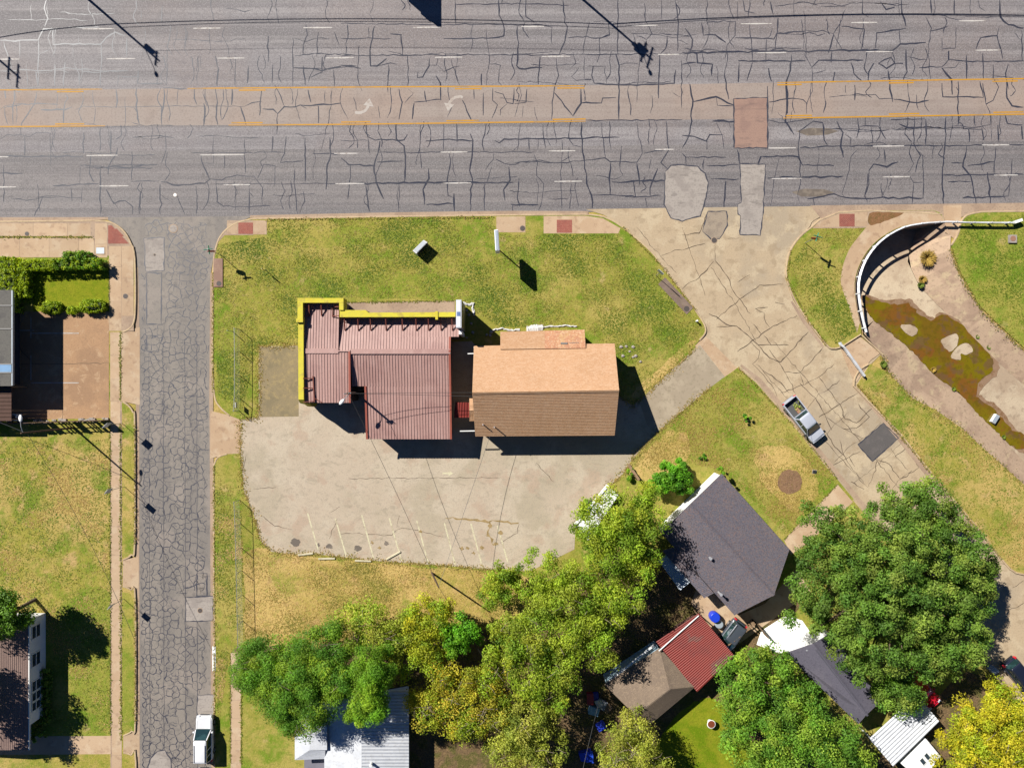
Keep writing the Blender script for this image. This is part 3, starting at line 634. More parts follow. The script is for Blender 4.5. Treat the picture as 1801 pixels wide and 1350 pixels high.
def parse(t): return [[tuple(float(v) for v in p.split(',')) for p in l.split()] for l in t.split('|')]
mb = MB()
for tile, ox, wf in ((T1, 0, 0.95), (T2, 600, 1.05), (T3, 1200, 1.1)):
    for l in parse(tile):
        p = [G(ox+x/3, y/3) for x, y in l]
        q = wig([(a.x, a.y) for a in p], 0.55, 0.045)
        mb.ribbon(q, 0.095*wf*random.uniform(0.55, 1.75), 0.0052+random.uniform(0, .0012), 0.35)
        if random.random() < 0.25 and len(q) > 6:          # a short stray branch
            k = random.randrange(2, len(q)-2); a = random.uniform(0, 6.28); L = random.uniform(.5, 1.4)
            mb.ribbon(wig([q[k], (q[k][0]+math.cos(a)*L, q[k][1]+math.sin(a)*L)], .3, .05), 0.06, 0.0048, .4)
# finer cracks between the traced ones, running across the lanes and a few along them
bands = [(0,48),(50,101),(103,152),(158,216),(222,268),(270,322),(324,374)]
for i in range(230):
    x = random.uniform(0, 1801); lo, hi = random.choice(bands); sl = -0.0115*x
    if 1165 < x < 1350 and hi > 160: continue
    if random.random() < .7:                       # right across a lane, joining the seams
        k = random.choice((1, 1, .55)); m_ = (lo+hi)/2
        q = [(x, lo+sl), (x+random.uniform(-6, 6), lo+(hi-lo)*.35*k+sl), (x+random.uniform(-6, 6), lo+(hi-lo)*.7*k+sl), (x+random.uniform(-8, 8), lo+(hi-lo)*k+sl)]
    else:
        y = random.choice((lo, (lo+hi)/2, (lo+hi)/2))+sl; L = random.uniform(40, 130)
        q = [(x-L/2, y+random.uniform(-4, 4)), (x-L/6, y+random.uniform(-4, 4)), (x+L/6, y+random.uniform(-4, 4)), (x+L/2, y+random.uniform(-4, 4))]
    mb.ribbon(wig([tuple(G(*p)[:2]) for p in smooth(q, 3)], .3, .035), random.uniform(.05, .095), .0045, .5)
# the sealing goes on along the road beyond the picture
for i in range(70):
    x = random.choice([random.uniform(-700, -10), random.uniform(1810, 2500)]); y = random.choice([-90, -30, 10, 60, 120, 170, 235, 290, 345])
    mb.ribbon(wig([tuple(G(x, y)[:2]), tuple(G(x+random.uniform(-8, 8), y+random.uniform(25, 50))[:2])], .5, .06), .09, .005, .3)
tag(mb.build('crack_sealing', m_tar, road), kind='stuff')

# ---- alligator cracking of the side street: the edges of a Voronoi net
def voronoi_net(x0, x1, y0, y1, n, jitter_rows, inside, w, z, mat, parent, drop=0.06):
    pts = []; arr = np.zeros((n+1, 2))
    for _ in range(n*14):
        if len(pts) >= n: break
        p = Vector((random.uniform(x0, x1), random.uniform(y0, y1)))
        dens = jitter_rows(p.x, p.y)
        dens *= random.uniform(.75, 1.3)
        if inside(p.x, p.y) and (not pts or float(((arr[:len(pts)]-np.array((p.x, p.y)))**2).sum(1).min()) > dens*dens):
            arr[len(pts)] = (p.x, p.y); pts.append(p)
    v, e, f, *_ = delaunay_2d_cdt(pts, [], [], 0, 1e-4)
    def cc(t):
        a, b, c = (v[i] for i in t)
        d = 2*(a.x*(b.y-c.y)+b.x*(c.y-a.y)+c.x*(a.y-b.y))
        if abs(d) < 1e-9: return None
        ux = (a.length_squared*(b.y-c.y)+b.length_squared*(c.y-a.y)+c.length_squared*(a.y-b.y))/d
        uy = (a.length_squared*(c.x-b.x)+b.length_squared*(a.x-c.x)+c.length_squared*(b.x-a.x))/d
        return Vector((ux, uy))
    C = [cc(t) for t in f]; ed = {}
    for i, t in enumerate(f):
        for k in range(3):
            ed.setdefault(tuple(sorted((t[k], t[(k+1) % 3]))), []).append(i)
    mb = MB()
    for k, fs in ed.items():
        if len(fs) != 2 or C[fs[0]] is None or C[fs[1]] is None: continue
        a, b = C[fs[0]], C[fs[1]]
        L = (a-b).length
        if L < 0.05 or L > 3.5 or random.random() < drop: continue
        if not (inside(a.x, a.y) and inside(b.x, b.y)): continue
        mb.ribbon(wig([tuple(a), tuple(b)], 0.22, 0.05), w*random.uniform(.35, 1.3), z+random.uniform(0, .001), .35)
    return mb
def in_left(x, y):
    px = x*S+CX; py = CY-y*S
    if not (246 < px < 369 and 384 < py < 1500): return False
    for (a, b, c, d) in ((252,417,291,478),(326,1047,376,1093),(346,1220,376,1291),(258,480,284,570)):
        if a < px < c and b < py < d: return False
    return True
def dens_left(x, y):
    px = x*S+CX; py = CY-y*S
    if py < 520: return 0.68
    if px < 260: return 0.45
    if py < 590: return 0.75
    return 0.50 + 0.34*abs(math.sin(px*0.07+py*0.013))
net = voronoi_net(G(246,0).x, G(369,0).x, G(0,1400).y, G(0,384).y, 2400, dens_left, in_left, 0.085, 0.0095, m_tar2, left_street, .11)
for x in (262, 287, 325, 346):
    net.ribbon(wig([tuple(G(x, 600)[:2]), tuple(G(x+2, 1400)[:2])], .6, .03), .05, .0092, .3)
for i in range(420):
    x, y = random.uniform(248, 366), random.uniform(386, 1380); p = G(x, y)
    if not in_left(p.x, p.y): continue
    a = random.choice((0, math.pi/2, random.uniform(0, 6.28)))+random.gauss(0, .25); L = random.uniform(.3, 1.3)
    e = (p.x+math.cos(a)*L, p.y+math.sin(a)*L)
    if in_left(*e): net.ribbon(wig([(p.x, p.y), e], .2, .05), random.uniform(.03, .06), .0092, .5)
tag(net.build('crack_sealing', m_tar2, left_street), kind='stuff')

# ---- open cracks in the concrete street and the car park
R1 = "0,505 40,470 75,460 165,360|175,280 172,355 240,440 260,510 300,560 360,635|180,665 300,560 410,485 530,480|290,470 355,430|390,610 430,630 440,680 460,705|385,610 450,600|290,835 480,700 605,645|140,635 180,650 230,690 290,700 400,800 470,800|180,705 290,700|430,750 470,800 560,800|375,690 415,740|360,780 410,830 400,870 370,900|400,800 460,870 520,890 665,730|460,825 540,940 620,950 740,815|370,900 430,960 490,1040 500,1070|420,930 520,1000 560,1050|540,940 570,990 600,1060|620,950 640,1010 720,970 800,900|720,970 830,1110 930,1050|760,1040 830,985|830,1110 720,1180|830,1110 860,1190 920,1210 1000,1135|620,1000 700,1080 760,1180 790,1250|760,1180 850,1240 950,1290|640,1010 520,1050|0,220 90,210 130,110|0,300 120,265|240,240 300,235|660,190 700,140 800,90|850,1240 920,1240 985,1180 930,1110|540,585 490,575|-110,330 -40,300 0,300"
R2 = "790,355 940,280|880,310 910,360|830,220 850,300 940,430 980,470 1020,380 1030,320|1030,325 1090,345 1150,430 1250,365 1190,250|1100,265 1130,310 1190,380|890,440 960,480|1120,310 1180,260|1270,480 1340,450|760,180 790,240 850,300|1500,640 1520,690|1580,780 1620,810|1680,870 1750,880|1740,1000 1801,960|1700,1130 1801,1080"
mb = MB()
for t, o in ((R1, (1200,340)), (R2, (1200,700))):
    for l in parse(t):
        mb.ribbon(wig([tuple(G(o[0]+x/3, o[1]+y/3)[:2]) for x, y in l], .4, .05), 0.075*random.uniform(.6, 1.4), 0.0085, .5)
for t in np.linspace(.25, .8, 6):
    a = Vector((1310+(1545-1310)*t*1.3, 665+(925-665)*t*1.3)); d = Vector((.76, -.65))
    n0 = random.uniform(4, 20); n1 = random.uniform(90, 150)
    q = [a+d*n0, a+d*(n0+(n1-n0)*.35)+Vector((random.uniform(-6,6), random.uniform(-6,6))), a+d*(n0+(n1-n0)*.7)+Vector((random.uniform(-6,6), random.uniform(-6,6))), a+d*n1]
    mb.ribbon(wig([tuple(G(p.x, p.y)[:2]) for p in q], .35, .05), random.uniform(.03, .05), .0083, .5)
for px0, py0, px1, py1 in ((1330,640,1520,850),(1360,600,1600,880),(1250,470,1330,600),(1120,400,1190,480),(1200,400,1240,520)):
    mb.ribbon(wig([tuple(G(*p)[:2]) for p in ((px0,py0),((px0+px1)/2+random.uniform(-6,6),(py0+py1)/2),(px1,py1))], .4, .06), .05, .0081, .6)
tag(mb.build('open_cracks', m_crack, right_street), kind='stuff')
mb = MB()
for l in parse("645,470 780,475 930,480 960,450 1000,440 1090,460 1200,490|700,182 1130,180 1500,178|200,235 320,228|605,360 655,330|600,500 640,395|250,380 310,430 400,450|970,375 955,440|1500,520 1590,470 1600,420|1690,100 1780,200|150,150 160,60"):
    mb.ribbon(wig([tuple(G(380+x/3, 780+y/3)[:2]) for x, y in l], .4, .05), 0.045, 0.1442, .5)
tag(mb.build('open_cracks', m_crack, lot), kind='stuff')
mb = MB()
for l in (((24,640),(110,640),(192,638)), ((110,590),(111,735)), ((24,600),(60,640))):
    mb.ribbon(wig([tuple(G(*p)[:2]) for p in l], .4, .04), 0.05, 0.1475, .5)
tag(mb.build('open_cracks', m_crack, fore), kind='stuff')

# ---------------------------------------------------------------- the drainage channel
m_chan = M('channel_concrete', pc(218,196,164), [(0.15,5,pc(186,160,132),.42,.65,.8),(0.5,6,pc(220,200,168),.5,.7,.6,(1,1,1),.6),(1.4,6,pc(160,136,112),.55,.75,.55),(9,3,pc(170,148,124),.5,.75,.4)], .85, bump=(14,.4,.02))
m_bank = M('channel_bank_concrete', pc(204,174,144), [(0.35,5,pc(176,146,122),.42,.66,.8,(1,1,1),.5),(0.8,6,pc(214,190,150),.55,.74,.7),(3,5,pc(150,126,104),.54,.75,.5),(10,3,pc(170,146,120),.5,.75,.4)], .85, bump=(14,.4,.02))
def zf_(y): return float(np.interp(y, [395, 420, 500, 560, 640], [-2.5, -2.4, -1.55, -0.9, -0.84]))
ZF = -0.84
WB = [(1530,545),(1537,563),(1573,590),(1620,633),(1643,660),(1687,690),(1720,727),(1763,770),(1801,812),(1900,905),(2250,1270)]
EB = [(1600,440),(1597,460),(1617,503),(1643,530),(1700,587),(1747,630),(1801,677),(1900,768),(2250,1090)]
def fill(loop, zfun, step=1.2):
    """triangulated floor inside a plan loop with points inside it, so that it can slope"""
    P = [Vector((p.x, p.y)) for p in loop]; n = len(P)
    xs_ = np.arange(min(p.x for p in P)+step/2, max(p.x for p in P), step); ys_ = np.arange(min(p.y for p in P)+step/2, max(p.y for p in P), step)
    def inside(x, y):
        r = False; j = n-1
        for i in range(n):
            if (P[i].y > y) != (P[j].y > y) and x < (P[j].x-P[i].x)*(y-P[i].y)/(P[j].y-P[i].y)+P[i].x: r = not r
            j = i
        return r
    Q = [Vector((x, y)) for x in xs_ for y in ys_ if inside(x, y)]
    v, e, f, *_ = delaunay_2d_cdt(P+Q, [(i, (i+1) % n) for i in range(n)], [], 1, 1e-4)
    return MB().add([(p.x, p.y, zfun(p)) for p in v], [tuple(t) for t in f])
loop = [G(x, y) for x, y in ARC] + [A(x, y, zf_(y)) for x, y in WB[1:]] + [A(x, y, zf_(y)) for x, y in EB[::-1]]
zpt = lambda p: zf_(CY-p.y*S)
channel = struct('drainage_channel', fill(loop, zpt), m_chan)
wall = MB()
for i in range(len(ARC)-1):
    a, b = G(*ARC[i]), G(*ARC[i+1])
    wall.add([(a.x,a.y,-2.7),(b.x,b.y,-2.7),(b.x,b.y,0.14),(a.x,a.y,0.14)], [(0,1,2,3)])
wall.build('channel_wall', m_bank, channel)
def bank(top, bot, zt=0.12):
    mb = MB(); T = [G(x, y, zt) for x, y in top]; B = [A(x, y, zf_(y)+.01) for x, y in bot]
    def res(P, n):
        d = [0]
        for i in range(len(P)-1): d.append(d[-1]+(P[i+1]-P[i]).length)
        out = []
        for k in range(n):
            s = d[-1]*k/(n-1)
            j = max(i for i in range(len(P)) if d[i] <= s+1e-9); j = min(j, len(P)-2)
            t = (s-d[j])/max(1e-9, d[j+1]-d[j]); out.append(P[j].lerp(P[j+1], min(1, t)))
        return out
    n = 40; t = res(T, n); b = res(B, n)
    for i in range(n-1): mb.add([t[i], t[i+1], b[i+1], b[i]], [(0,1,2,3)])
    return mb.build('sloped_bank', m_bank, channel)
bank([(1518,586)]+WTOP[1:], WB[1:])
bank([(1660,393)]+ETOP[1:], [(1612,405)]+EB)
# water and algae lying on the floor of the channel
m_water = M('algae_water', pc(128,100,24), [(0.16,4,pc(132,116,12),.44,.58,.95),(0.3,5,pc(140,88,36),.5,.66,.85),(0.7,5,pc(120,88,62),.56,.70,.7),(2,4,pc(96,84,14),.48,.7,.4)], 0.10, spec=0.5, bump=(2.5,.06,.02))
wo_ = zl((1200,340),3,[(955,540),(1000,560),(1100,585),(1200,580),(1250,640),(1310,670),(1365,640),(1400,640),(1540,745),(1640,872),(1640,930),(1560,1000),(1550,1070),(1640,1130),(1740,1250),(1801,1270),(1840,1345),(1760,1345),(1690,1290),(1560,1160),(1460,1050),(1330,960),(1260,880),(1120,750),(1010,670),(960,600)])
isl1 = zl((1200,340),3,[(1365,775),(1410,750),(1450,740),(1455,790),(1420,835),(1385,815)])
isl2 = zl((1200,340),3,[(1415,860),(1470,795),(1510,790),(1535,830),(1500,850),(1470,845),(1465,880)])
isl3 = zl((1200,340),3,[(1150,700),(1200,690),(1245,720),(1215,755),(1180,735)])
ragw = lambda h, a, n: [(x+random.gauss(0, a), y+random.gauss(0, a)) for x, y in smooth(h, n, True)]
mb = MB().poly([A(x, y, -.79) for x, y in [(x+random.gauss(0, .7), y+random.gauss(0, .7)) for x, y in wig(wo_+[wo_[0]], 5, .9)[:-1]]], [[A(x, y, -.79) for x, y in ragw(h, .7, 4)] for h in (isl1, isl2, isl3)])
struct('water', mb, m_water)
m_film = M('damp_rim', pc(164,132,104), [(1.2,5,pc(140,104,70),.45,.68,.8),(5,4,pc(180,150,120),.5,.7,.5)], .45)
wet = [(x+(x-1650)*.02+random.gauss(0, 1), y+(y-640)*.02+random.gauss(0, 1)) for x, y in smooth([(1518,522),(1560,530),(1600,528),(1622,548),(1640,560),(1660,552),(1720,585),(1752,630),(1752,655),(1728,680),(1724,695),(1752,712),(1785,752),(1808,768),(1815,790),(1790,792),(1765,768),(1722,725),(1688,688),(1645,658),(1620,632),(1575,588),(1538,562)], 5, True)]
struct('damp_film', MB().poly([A(x, y, -.815) for x, y in wet]), m_film)
for h in (isl1, isl2, isl3):
    c_ = (sum(p[0] for p in h)/len(h), sum(p[1] for p in h)/len(h))
    top = [(c_[0]+(x-c_[0])*.96, c_[1]+(y-c_[1])*.96) for x, y in ragw(h, .5, 4)]
    MB().slab([tuple(A(x, y, -.77)[:2]) for x, y in top], -.84, -.77).build('silt_bar', m_chan, channel)
m_mud = M('wet_mud_rim', pc(150,118,92), [(1.5,5,pc(120,92,60),.45,.7,.7)], .5)
# drive plate between street and channel with its low edges
slab_px('driveway', [(1478,612),(1512,592),(1548,621),(1530,634),(1506,672),(1500,668)], -0.05, 0.055, m_walk)
kerb_line([(1477,611),(1513,588)], z1=0.22, w=0.14)
kerb_line([(1515,590),(1552,624)], z1=0.2, w=0.16)
kerb_line(smooth([(1501,679),(1503,664),(1512,650),(1527,640)], 4), z1=0.17)
# ================================================================ BUILDINGS
m_mroof = M('maroon_metal', pc(203,161,149), [(0.35,4,pc(187,144,134),.42,.66,.7),(1.5,5,pc(216,176,164),.5,.72,.5,(1,.2,1)),(7,3,pc(170,128,118),.52,.75,.35)], .5, spec=.4, bump=(3,.15,.01))
m_mtrim = flat('red_oxide_trim', pc(176,92,72), .6)
m_yel = M('yellow_stucco', pc(238,222,70), [(0.6,5,pc(230,206,60),.45,.7,.6),(1.3,6,pc(196,170,84),.54,.72,.7),(4,4,pc(214,200,90),.5,.7,.5)], .85, bump=(20,.4,.01))
m_brace = flat('rusty_steel', pc(132,66,48), .7, dirt=.5)
m_grey = flat('grey_flashing', pc(150,146,140), .6)
m_dkwall = flat('dark_wall', pc(120,110,100), .9)
m_shb = M('tan_shingle', (.355,.208,.116,1), [(0.25,4,(.32,.185,.10,1),.42,.62,.7),(1.6,5,(.385,.245,.15,1),.46,.66,.6,(1,2.5,1)),(4.0,4,(.28,.155,.082,1),.46,.72,.55,(1,2.2,1)),(7,3,(.41,.275,.175,1),.5,.7,.5,(1,1.6,1))], .95, bump=(9,.6,.03), spec=.15)
m_shb2 = M('worn_red_shingle', (.36,.18,.10,1), [(0.4,4,(.37,.23,.11,1),.45,.62,.9),(3,4,(.29,.14,.085,1),.46,.66,.8,(1,2.5,1)),(6,3,(.46,.32,.2,1),.52,.7,.7)], .95, bump=(9,.6,.03), spec=.15)
m_shg = M('charcoal_shingle', pc(122,117,124), [(0.25,4,pc(132,122,124),.42,.66,.6),(5,3,pc(150,122,112),.5,.66,.6),(6.0,3,pc(94,96,110),.5,.68,.6),(10,3,pc(76,70,74),.5,.72,.6),(16,2,pc(146,132,134),.57,.76,.55)], .95, bump=(18,.5,.02), spec=.15)
m_sht = M('taupe_shingle', pc(156,136,116), [(0.3,4,pc(140,122,106),.42,.66,.6),(4,4,pc(172,150,126),.5,.7,.6),(11,3,pc(116,100,86),.5,.72,.5)], .95, bump=(18,.5,.02), spec=.15)
m_shp = M('slate_grey_shingle', pc(112,108,120), [(0.3,4,pc(124,118,128),.42,.66,.6),(6,3,pc(92,88,100),.5,.72,.6),(14,2,pc(138,132,142),.55,.75,.5)], .95, bump=(18,.5,.02), spec=.15)
m_shl = M('pinkish_shingle', pc(168,140,128), [(0.3,4,pc(150,126,118),.42,.66,.6),(6,3,pc(140,116,108),.5,.72,.6),(14,2,pc(190,164,150),.55,.75,.5)], .95, bump=(18,.5,.02), spec=.15)
m_wht = M('white_paint', (0.577,0.577,0.562,1), [(0.8,5,(0.503,0.496,0.466,1),.5,.75,.5),(6,4,(0.459,0.444,0.414,1),.55,.78,.4)], .7)
m_wroof = M('white_metal_roof', (.42,.43,.45,1), [(0.5,5,(.36,.37,.39,1),.45,.7,.7),(3,4,(.33,.33,.33,1),.52,.72,.6)], .45, spec=.35)
m_red = M('red_corrugated', pc(150,54,44), [(0.4,4,pc(134,50,44),.45,.7,.7),(0.35,4,pc(120,86,76),.58,.72,.7),(6,4,pc(116,60,52),.52,.75,.5)], .6, spec=.3)
m_glass = M('window_glass', (.02,.03,.04,1), [(2,2,(.05,.07,.08,1),.4,.7,.6)], .08, spec=.6)
m_wood = M('weathered_wood', pc(150,122,92), [(0.6,5,pc(126,104,84),.45,.7,.7),(5,5,pc(104,84,66),.5,.75,.6,(1,.2,1))], .9, bump=(14,.5,.02), rand=.12)
m_pale = flat('galvanised_sheet', (0.311,0.348,0.385,1), .4, metal=.3)
m_pipe = flat('vent_pipe_metal', (0.444,0.444,0.459,1), .45, metal=.5)
m_dark = flat('dark_plastic', (0.0148,0.0163,0.0185,1), .5)

def slope(parent, q, mat, course=0.19, name='roof_slope', thick=0.10, lift=0.045, bit='shingle_courses'):
    """one shingled roof plane: q = eave left, eave right, ridge right, ridge left; overlapping courses lie on the deck"""
    a, b, c, d = [Vector(p) for p in q]
    nrm = (b-a).cross(d-a).normalized()
    if nrm.z < 0: nrm = -nrm
    mb = MB().add([a, b, c, d, a-nrm*thick, b-nrm*thick, c-nrm*thick, d-nrm*thick], [(0,1,2,3),(7,6,5,4),(0,4,5,1),(1,5,6,2),(2,6,7,3),(3,7,4,0)])
    deck = mb.build(name, mat, parent)
    L = max((d-a).length, (c-b).length); n = max(2, int(L/course))
    mb = MB()
    for i in range(n):
        t0 = i/n; t1 = min(1, (i+1.35)/n)
        lo = nrm*lift; hi = nrm*0.006
        ov = (d-a).normalized()*-0.02 if i == 0 else Vector((0,0,0))
        p = [a.lerp(d, t0)+lo+ov, b.lerp(c, t0)+lo+ov, b.lerp(c, t1)+hi, a.lerp(d, t1)+hi]
        w = [p[0]-nrm*(lift-.003), p[1]-nrm*(lift-.003)]
        mb.add(p+w, [(0,1,2,3),(0,4,5,1)])
    o = mb.build(bit, mat, deck); o['kind'] = 'stuff'
    return deck

def ridge(parent, a, b, mat, w=.2, name='ridge_cap'):
    a = Vector(a); b = Vector(b); d = (b-a).normalized(); n = Vector((-d.y, d.x, 0)).normalized()*w; u = Vector((0,0,.045)); l = Vector((0,0,-.075))
    return MB().loft([[a+n+l, a+u, a-n+l], [b+n+l, b+u, b-n+l]]).build(name, mat, parent)

def corr(parent, q, mat, pitch=0.2, amp=0.03, name='roof_sheet', across=True):
    """corrugated sheet: waves run from edge q0-q1 to edge q3-q2"""
    a, b, c, d = [Vector(p) for p in q]
    nrm = (b-a).cross(d-a).normalized()
    if nrm.z < 0: nrm = -nrm
    n = max(4, int((b-a).length/pitch*4)); top = []; bot = []
    for i in range(n+1):
        t = i/n; h = nrm*amp*(1 if i % 4 in (1, 2) else 0)
        top.append((a.lerp(b, t)+h, d.lerp(c, t)+h))
    vs = [p for pr in top for p in pr]
    fs = [(2*i, 2*i+2, 2*i+3, 2*i+1) for i in range(n)]
    mb = MB().add(vs, fs)
    lo = nrm*-0.03
    mb.add([a+lo, b+lo, c+lo, d+lo], [(3,2,1,0)])
    return mb.build(name, mat, parent)

def walls(parent, pts, z0, tops, mat, name='wall'):
    """vertical walls round a plan; tops gives the height at each corner"""
    n = len(pts); mb = MB()
    for i in range(n):
        a, b = pts[i], pts[(i+1) % n]; ta, tb = tops[i], tops[(i+1) % n]
        mb.add([(a[0],a[1],z0),(b[0],b[1],z0),(b[0],b[1],tb),(a[0],a[1],ta)], [(0,1,2,3)])
    return mb.build(name, mat, parent)

def window(parent, a, b, z0, z1, nrm, fm=None):
    """framed window between plan points a-b"""
    a = Vector((a[0], a[1], 0)); b = Vector((b[0], b[1], 0)); nrm = Vector((nrm[0], nrm[1], 0))
    d = (b-a).normalized(); mb = MB(); f = 0.09
    o = nrm*0.03
    for p, q, w, h in ((a+d*f/2, None, 0, 0),):
        pass
    for e in (a, b): mb.bar(e+o+Vector((0,0,z0)), e+o+Vector((0,0,z1)), 0.08, 0.06, up=nrm)
    for z in (z0, (z0+z1)/2, z1): mb.bar(a+o+Vector((0,0,z)), b+o+Vector((0,0,z)), 0.06, 0.08)
    w = mb.build('window', fm or m_wht, parent)
    MB().add([a+o*.6+Vector((0,0,z0)), b+o*.6+Vector((0,0,z0)), b+o*.6+Vector((0,0,z1)), a+o*.6+Vector((0,0,z1))], [(0,1,2,3)]).build('pane', m_glass, w)
    return w

# ---------------------------------------------------------------- maroon metal-roofed shop with yellow parapets
shop = thing('shop_building', 'maroon ribbed metal roof shop with yellow parapets facing the main road', 'building', A(660, 650, 0))
ZR = 4.75
def msl(x0, x1, p0, p1, name='roof_slope', cutx=None):
    """metal slope between world x0..x1; p=(y,z) of its two edges"""
    (y0, z0), (y1, z1) = p0, p1
    mb = MB().add([(x0,y0,z0),(x1,y0,z0),(x1,y1,z1),(x0,y1,z1),(x0,y0,z0-.12),(x1,y0,z0-.12),(x1,y1,z1-.12),(x0,y1,z1-.12)], [(0,1,2,3),(7,6,5,4),(0,4,5,1),(1,5,6,2),(2,6,7,3),(3,7,4,0)])
    o = mb.build(name, m_mroof, shop)
    rb = MB(); n = max(1, round((x1-x0)/0.305)); lo, hi = (p0, p1)
    for i in range(n+1):
        x = x0+.04+(x1-x0-.08)*i/n
        rb.add([(x-.035,y0,z0),(x+.035,y0,z0),(x+.02,y0,z0+.048),(x-.02,y0,z0+.048),(x-.035,y1,z1),(x+.035,y1,z1),(x+.02,y1,z1+.048),(x-.02,y1,z1+.048)], [(0,1,2,3),(7,6,5,4),(0,4,5,1),(1,5,6,2),(2,6,7,3),(3,7,4,0)])
    r = rb.build('ribs', m_mroof, o); r['kind'] = 'stuff'
    return o
yy_ = lambda py, z: A(0, py, z).y
xx_ = lambda px, z: A(px, 0, z).x
yr = yy_(617, ZR)
xw = xx_(530, 4.6); xl_f = xx_(596, 4.6); xl_b = xx_(616.5, 4.6); xe = xx_(793, 4.2); xe2 = xx_(808, 3.9)
msl(xw, xl_f, (yy_(530, 4.35), 4.35), (yr, ZR))
msl(xw, xl_b, (yr, ZR), (yy_(708, 4.5), 4.5))
zf = 3.95
ym1 = yy_(592, 4.4); zm1 = zf+(ZR-.05-zf)*((ym1-yy_(556, zf))/(yr-yy_(556, zf)))
msl(xl_f+.02, xe2, (yy_(556, zf), zf), (ym1, zm1))
msl(xl_f+.02, xe, (ym1, zm1), (yr, ZR-.05))
y2 = yy_(679, 3.98)
msl(xl_b+.02, xe, (yr, ZR-.05), (y2, 3.98))
x3 = xx_(645.5, 3.6); y3 = yy_(772, 3.15)
msl(x3, xe, (y2, 3.98), (y3, 3.15))
for px_, z0_, z1_, ya, yb in ((xl_b, ZR, 4.5, yr, yy_(708, 4.5)), (xe, ZR-.05, 3.98, yr, y2), (xe, 3.98, 3.15, y2, y3), (x3, 3.98, 3.15, y2, y3), (xe, zm1, ZR-.05, ym1, yr)):
    MB().bar((px_-.08, ya, z0_+.08), (px_-.08, yb, z1_+.08), .2, .06).build('edge_trim', m_mtrim, shop)
MB().bar((xl_f, yr, ZR+.08), (xl_b, yr, ZR+.08), .14, .08).bar((xw, yr, ZR+.07), (xl_f, yr, ZR+.07), .5, .03).bar((xl_b, yr-.05, ZR+.02), (xe, yr-.05, ZR+.02), .5, .03).build('ridge_cap', m_mroof, shop)
wl = walls(shop, [(xw,yy_(528,4.3)),(xl_f,yy_(528,4.3)),(xl_f,yy_(553,4)),(xe2-.3,yy_(553,4)),(xe2-.3,ym1),(xe-.25,ym1),(xe-.25,y3+.3),(x3+.25,y3+.3),(x3+.25,y2+.2),(xl_b-.2,y2+.2),(xl_b-.2,yy_(706,4.5)),(xw,yy_(706,4.5))], 0, [4.2,4.2,3.8,3.8,4.0,4.1,3.1,3.1,3.8,3.85,4.4,4.4], m_dkwall)
MB().add([(xl_f,yy_(530,4.3),4.2),(xl_f,yr,ZR),(xl_f,yr,ZR-.2),(xl_f,yy_(556,zf),zf)], [(0,1,2,3)]).build('step_wall', m_grey, shop)
# yellow parapets
def para(x0, x1, ya, yb, zt, zb, name='parapet'):
    c = [A(x0, ya, zt), A(x1, ya, zt), A(x1, yb, zt), A(x0, yb, zt)]
    return MB().slab([(p.x, p.y) for p in c], zb, zt).build(name, m_yel, shop)
para(523, 604, 524, 532.2, 5.25, 3.75)
para(596.5, 604, 532.4, 545, 5.25, 3.75)
c = [A(x, y, 5.1) for x, y in ((597.5,545.2),(643,545.2),(648,549.6),(801,548.6),(801,557),(597.5,557.5))]
MB().slab([(p.x, p.y) for p in c], 3.5, 5.1).build('parapet', m_yel, shop)
# west wing wall with a rounded southern end (profile in y,z)
xa, xb = A(523.5, 0, 5.2).x, A(532.8, 0, 5.2).x
yN, yS = A(0, 532.4, 5.2).y, A(0, 710, 4.9).y
prof = [(yN, 0.0), (yN, 5.25), (yy_(560, 5.2), 5.25), (yy_(563, 5.2), 5.05), (yS+.45, 4.95), (yS+.12, 4.6), (yS, 4.0), (yS-.1, 2.9), (yS-.35, 1.9), (yS-.42, 1.0), (yS-.2, 0.0)]
Mx = Matrix(((0,0,xb-xa,xa),(1,0,0,0),(0,1,0,0),(0,0,0,1)))
MB().prism(prof, Mx).build('wing_wall', m_yel, shop)
MB().box((xa-.12, yy_(565,5.2)-.1, 4.6), (xb+.03, yy_(562,5.2)+.1, 5.32)).build('parapet_cap', m_yel, shop)
p0 = A(768, 549, 5.1); MB().box((p0.x-.13, p0.y-.75, 4.6), (p0.x+.13, p0.y+.1, 5.18)).build('parapet_cap', m_yel, shop)
# steel braces between parapets and roof
for x in (605.5, 629, 651, 678, 707, 731, 753, 774.5, 794.5):
    MB().bar(A(x, 557.5, 4.9), A(x+1.2, 581, 4.31), .11).build('brace', m_brace, shop)
    b_ = A(x, 558, 4.0)
for x in (543, 564.5):
    MB().bar(A(x, 533, 5.0), A(x+1, 555, 4.55), .11).build('brace', m_brace, shop)
for y in (539, 555):
    MB().bar(A(532, y, 5.0), A(545, y+1, 4.52), .08).build('brace', m_brace, shop)
    MB().bar(A(596, y, 5.0), A(584, y+1, 4.52), .08).build('brace', m_brace, shop)
MB().bar(A(584, 540, 4.6), A(584.5, 557, 4.62), .07).build('brace', m_brace, shop)
for y in (665, 682):
    MB().bar(A(533, y, 5.0), A(552, y+.5, 4.68), .10).build('brace', m_brace, shop)
MB().bar(A(550.5, 661, 4.75), A(553, 707, 4.65), .11).build('brace', m_brace, shop)
MB().bar(A(533, 707, 4.75), A(554, 705, 4.62), .08).build('brace', m_brace, shop)
MB().bar(A(553, 700, 4.7), A(567, 708, 4.6), .06).build('brace', m_brace, shop)
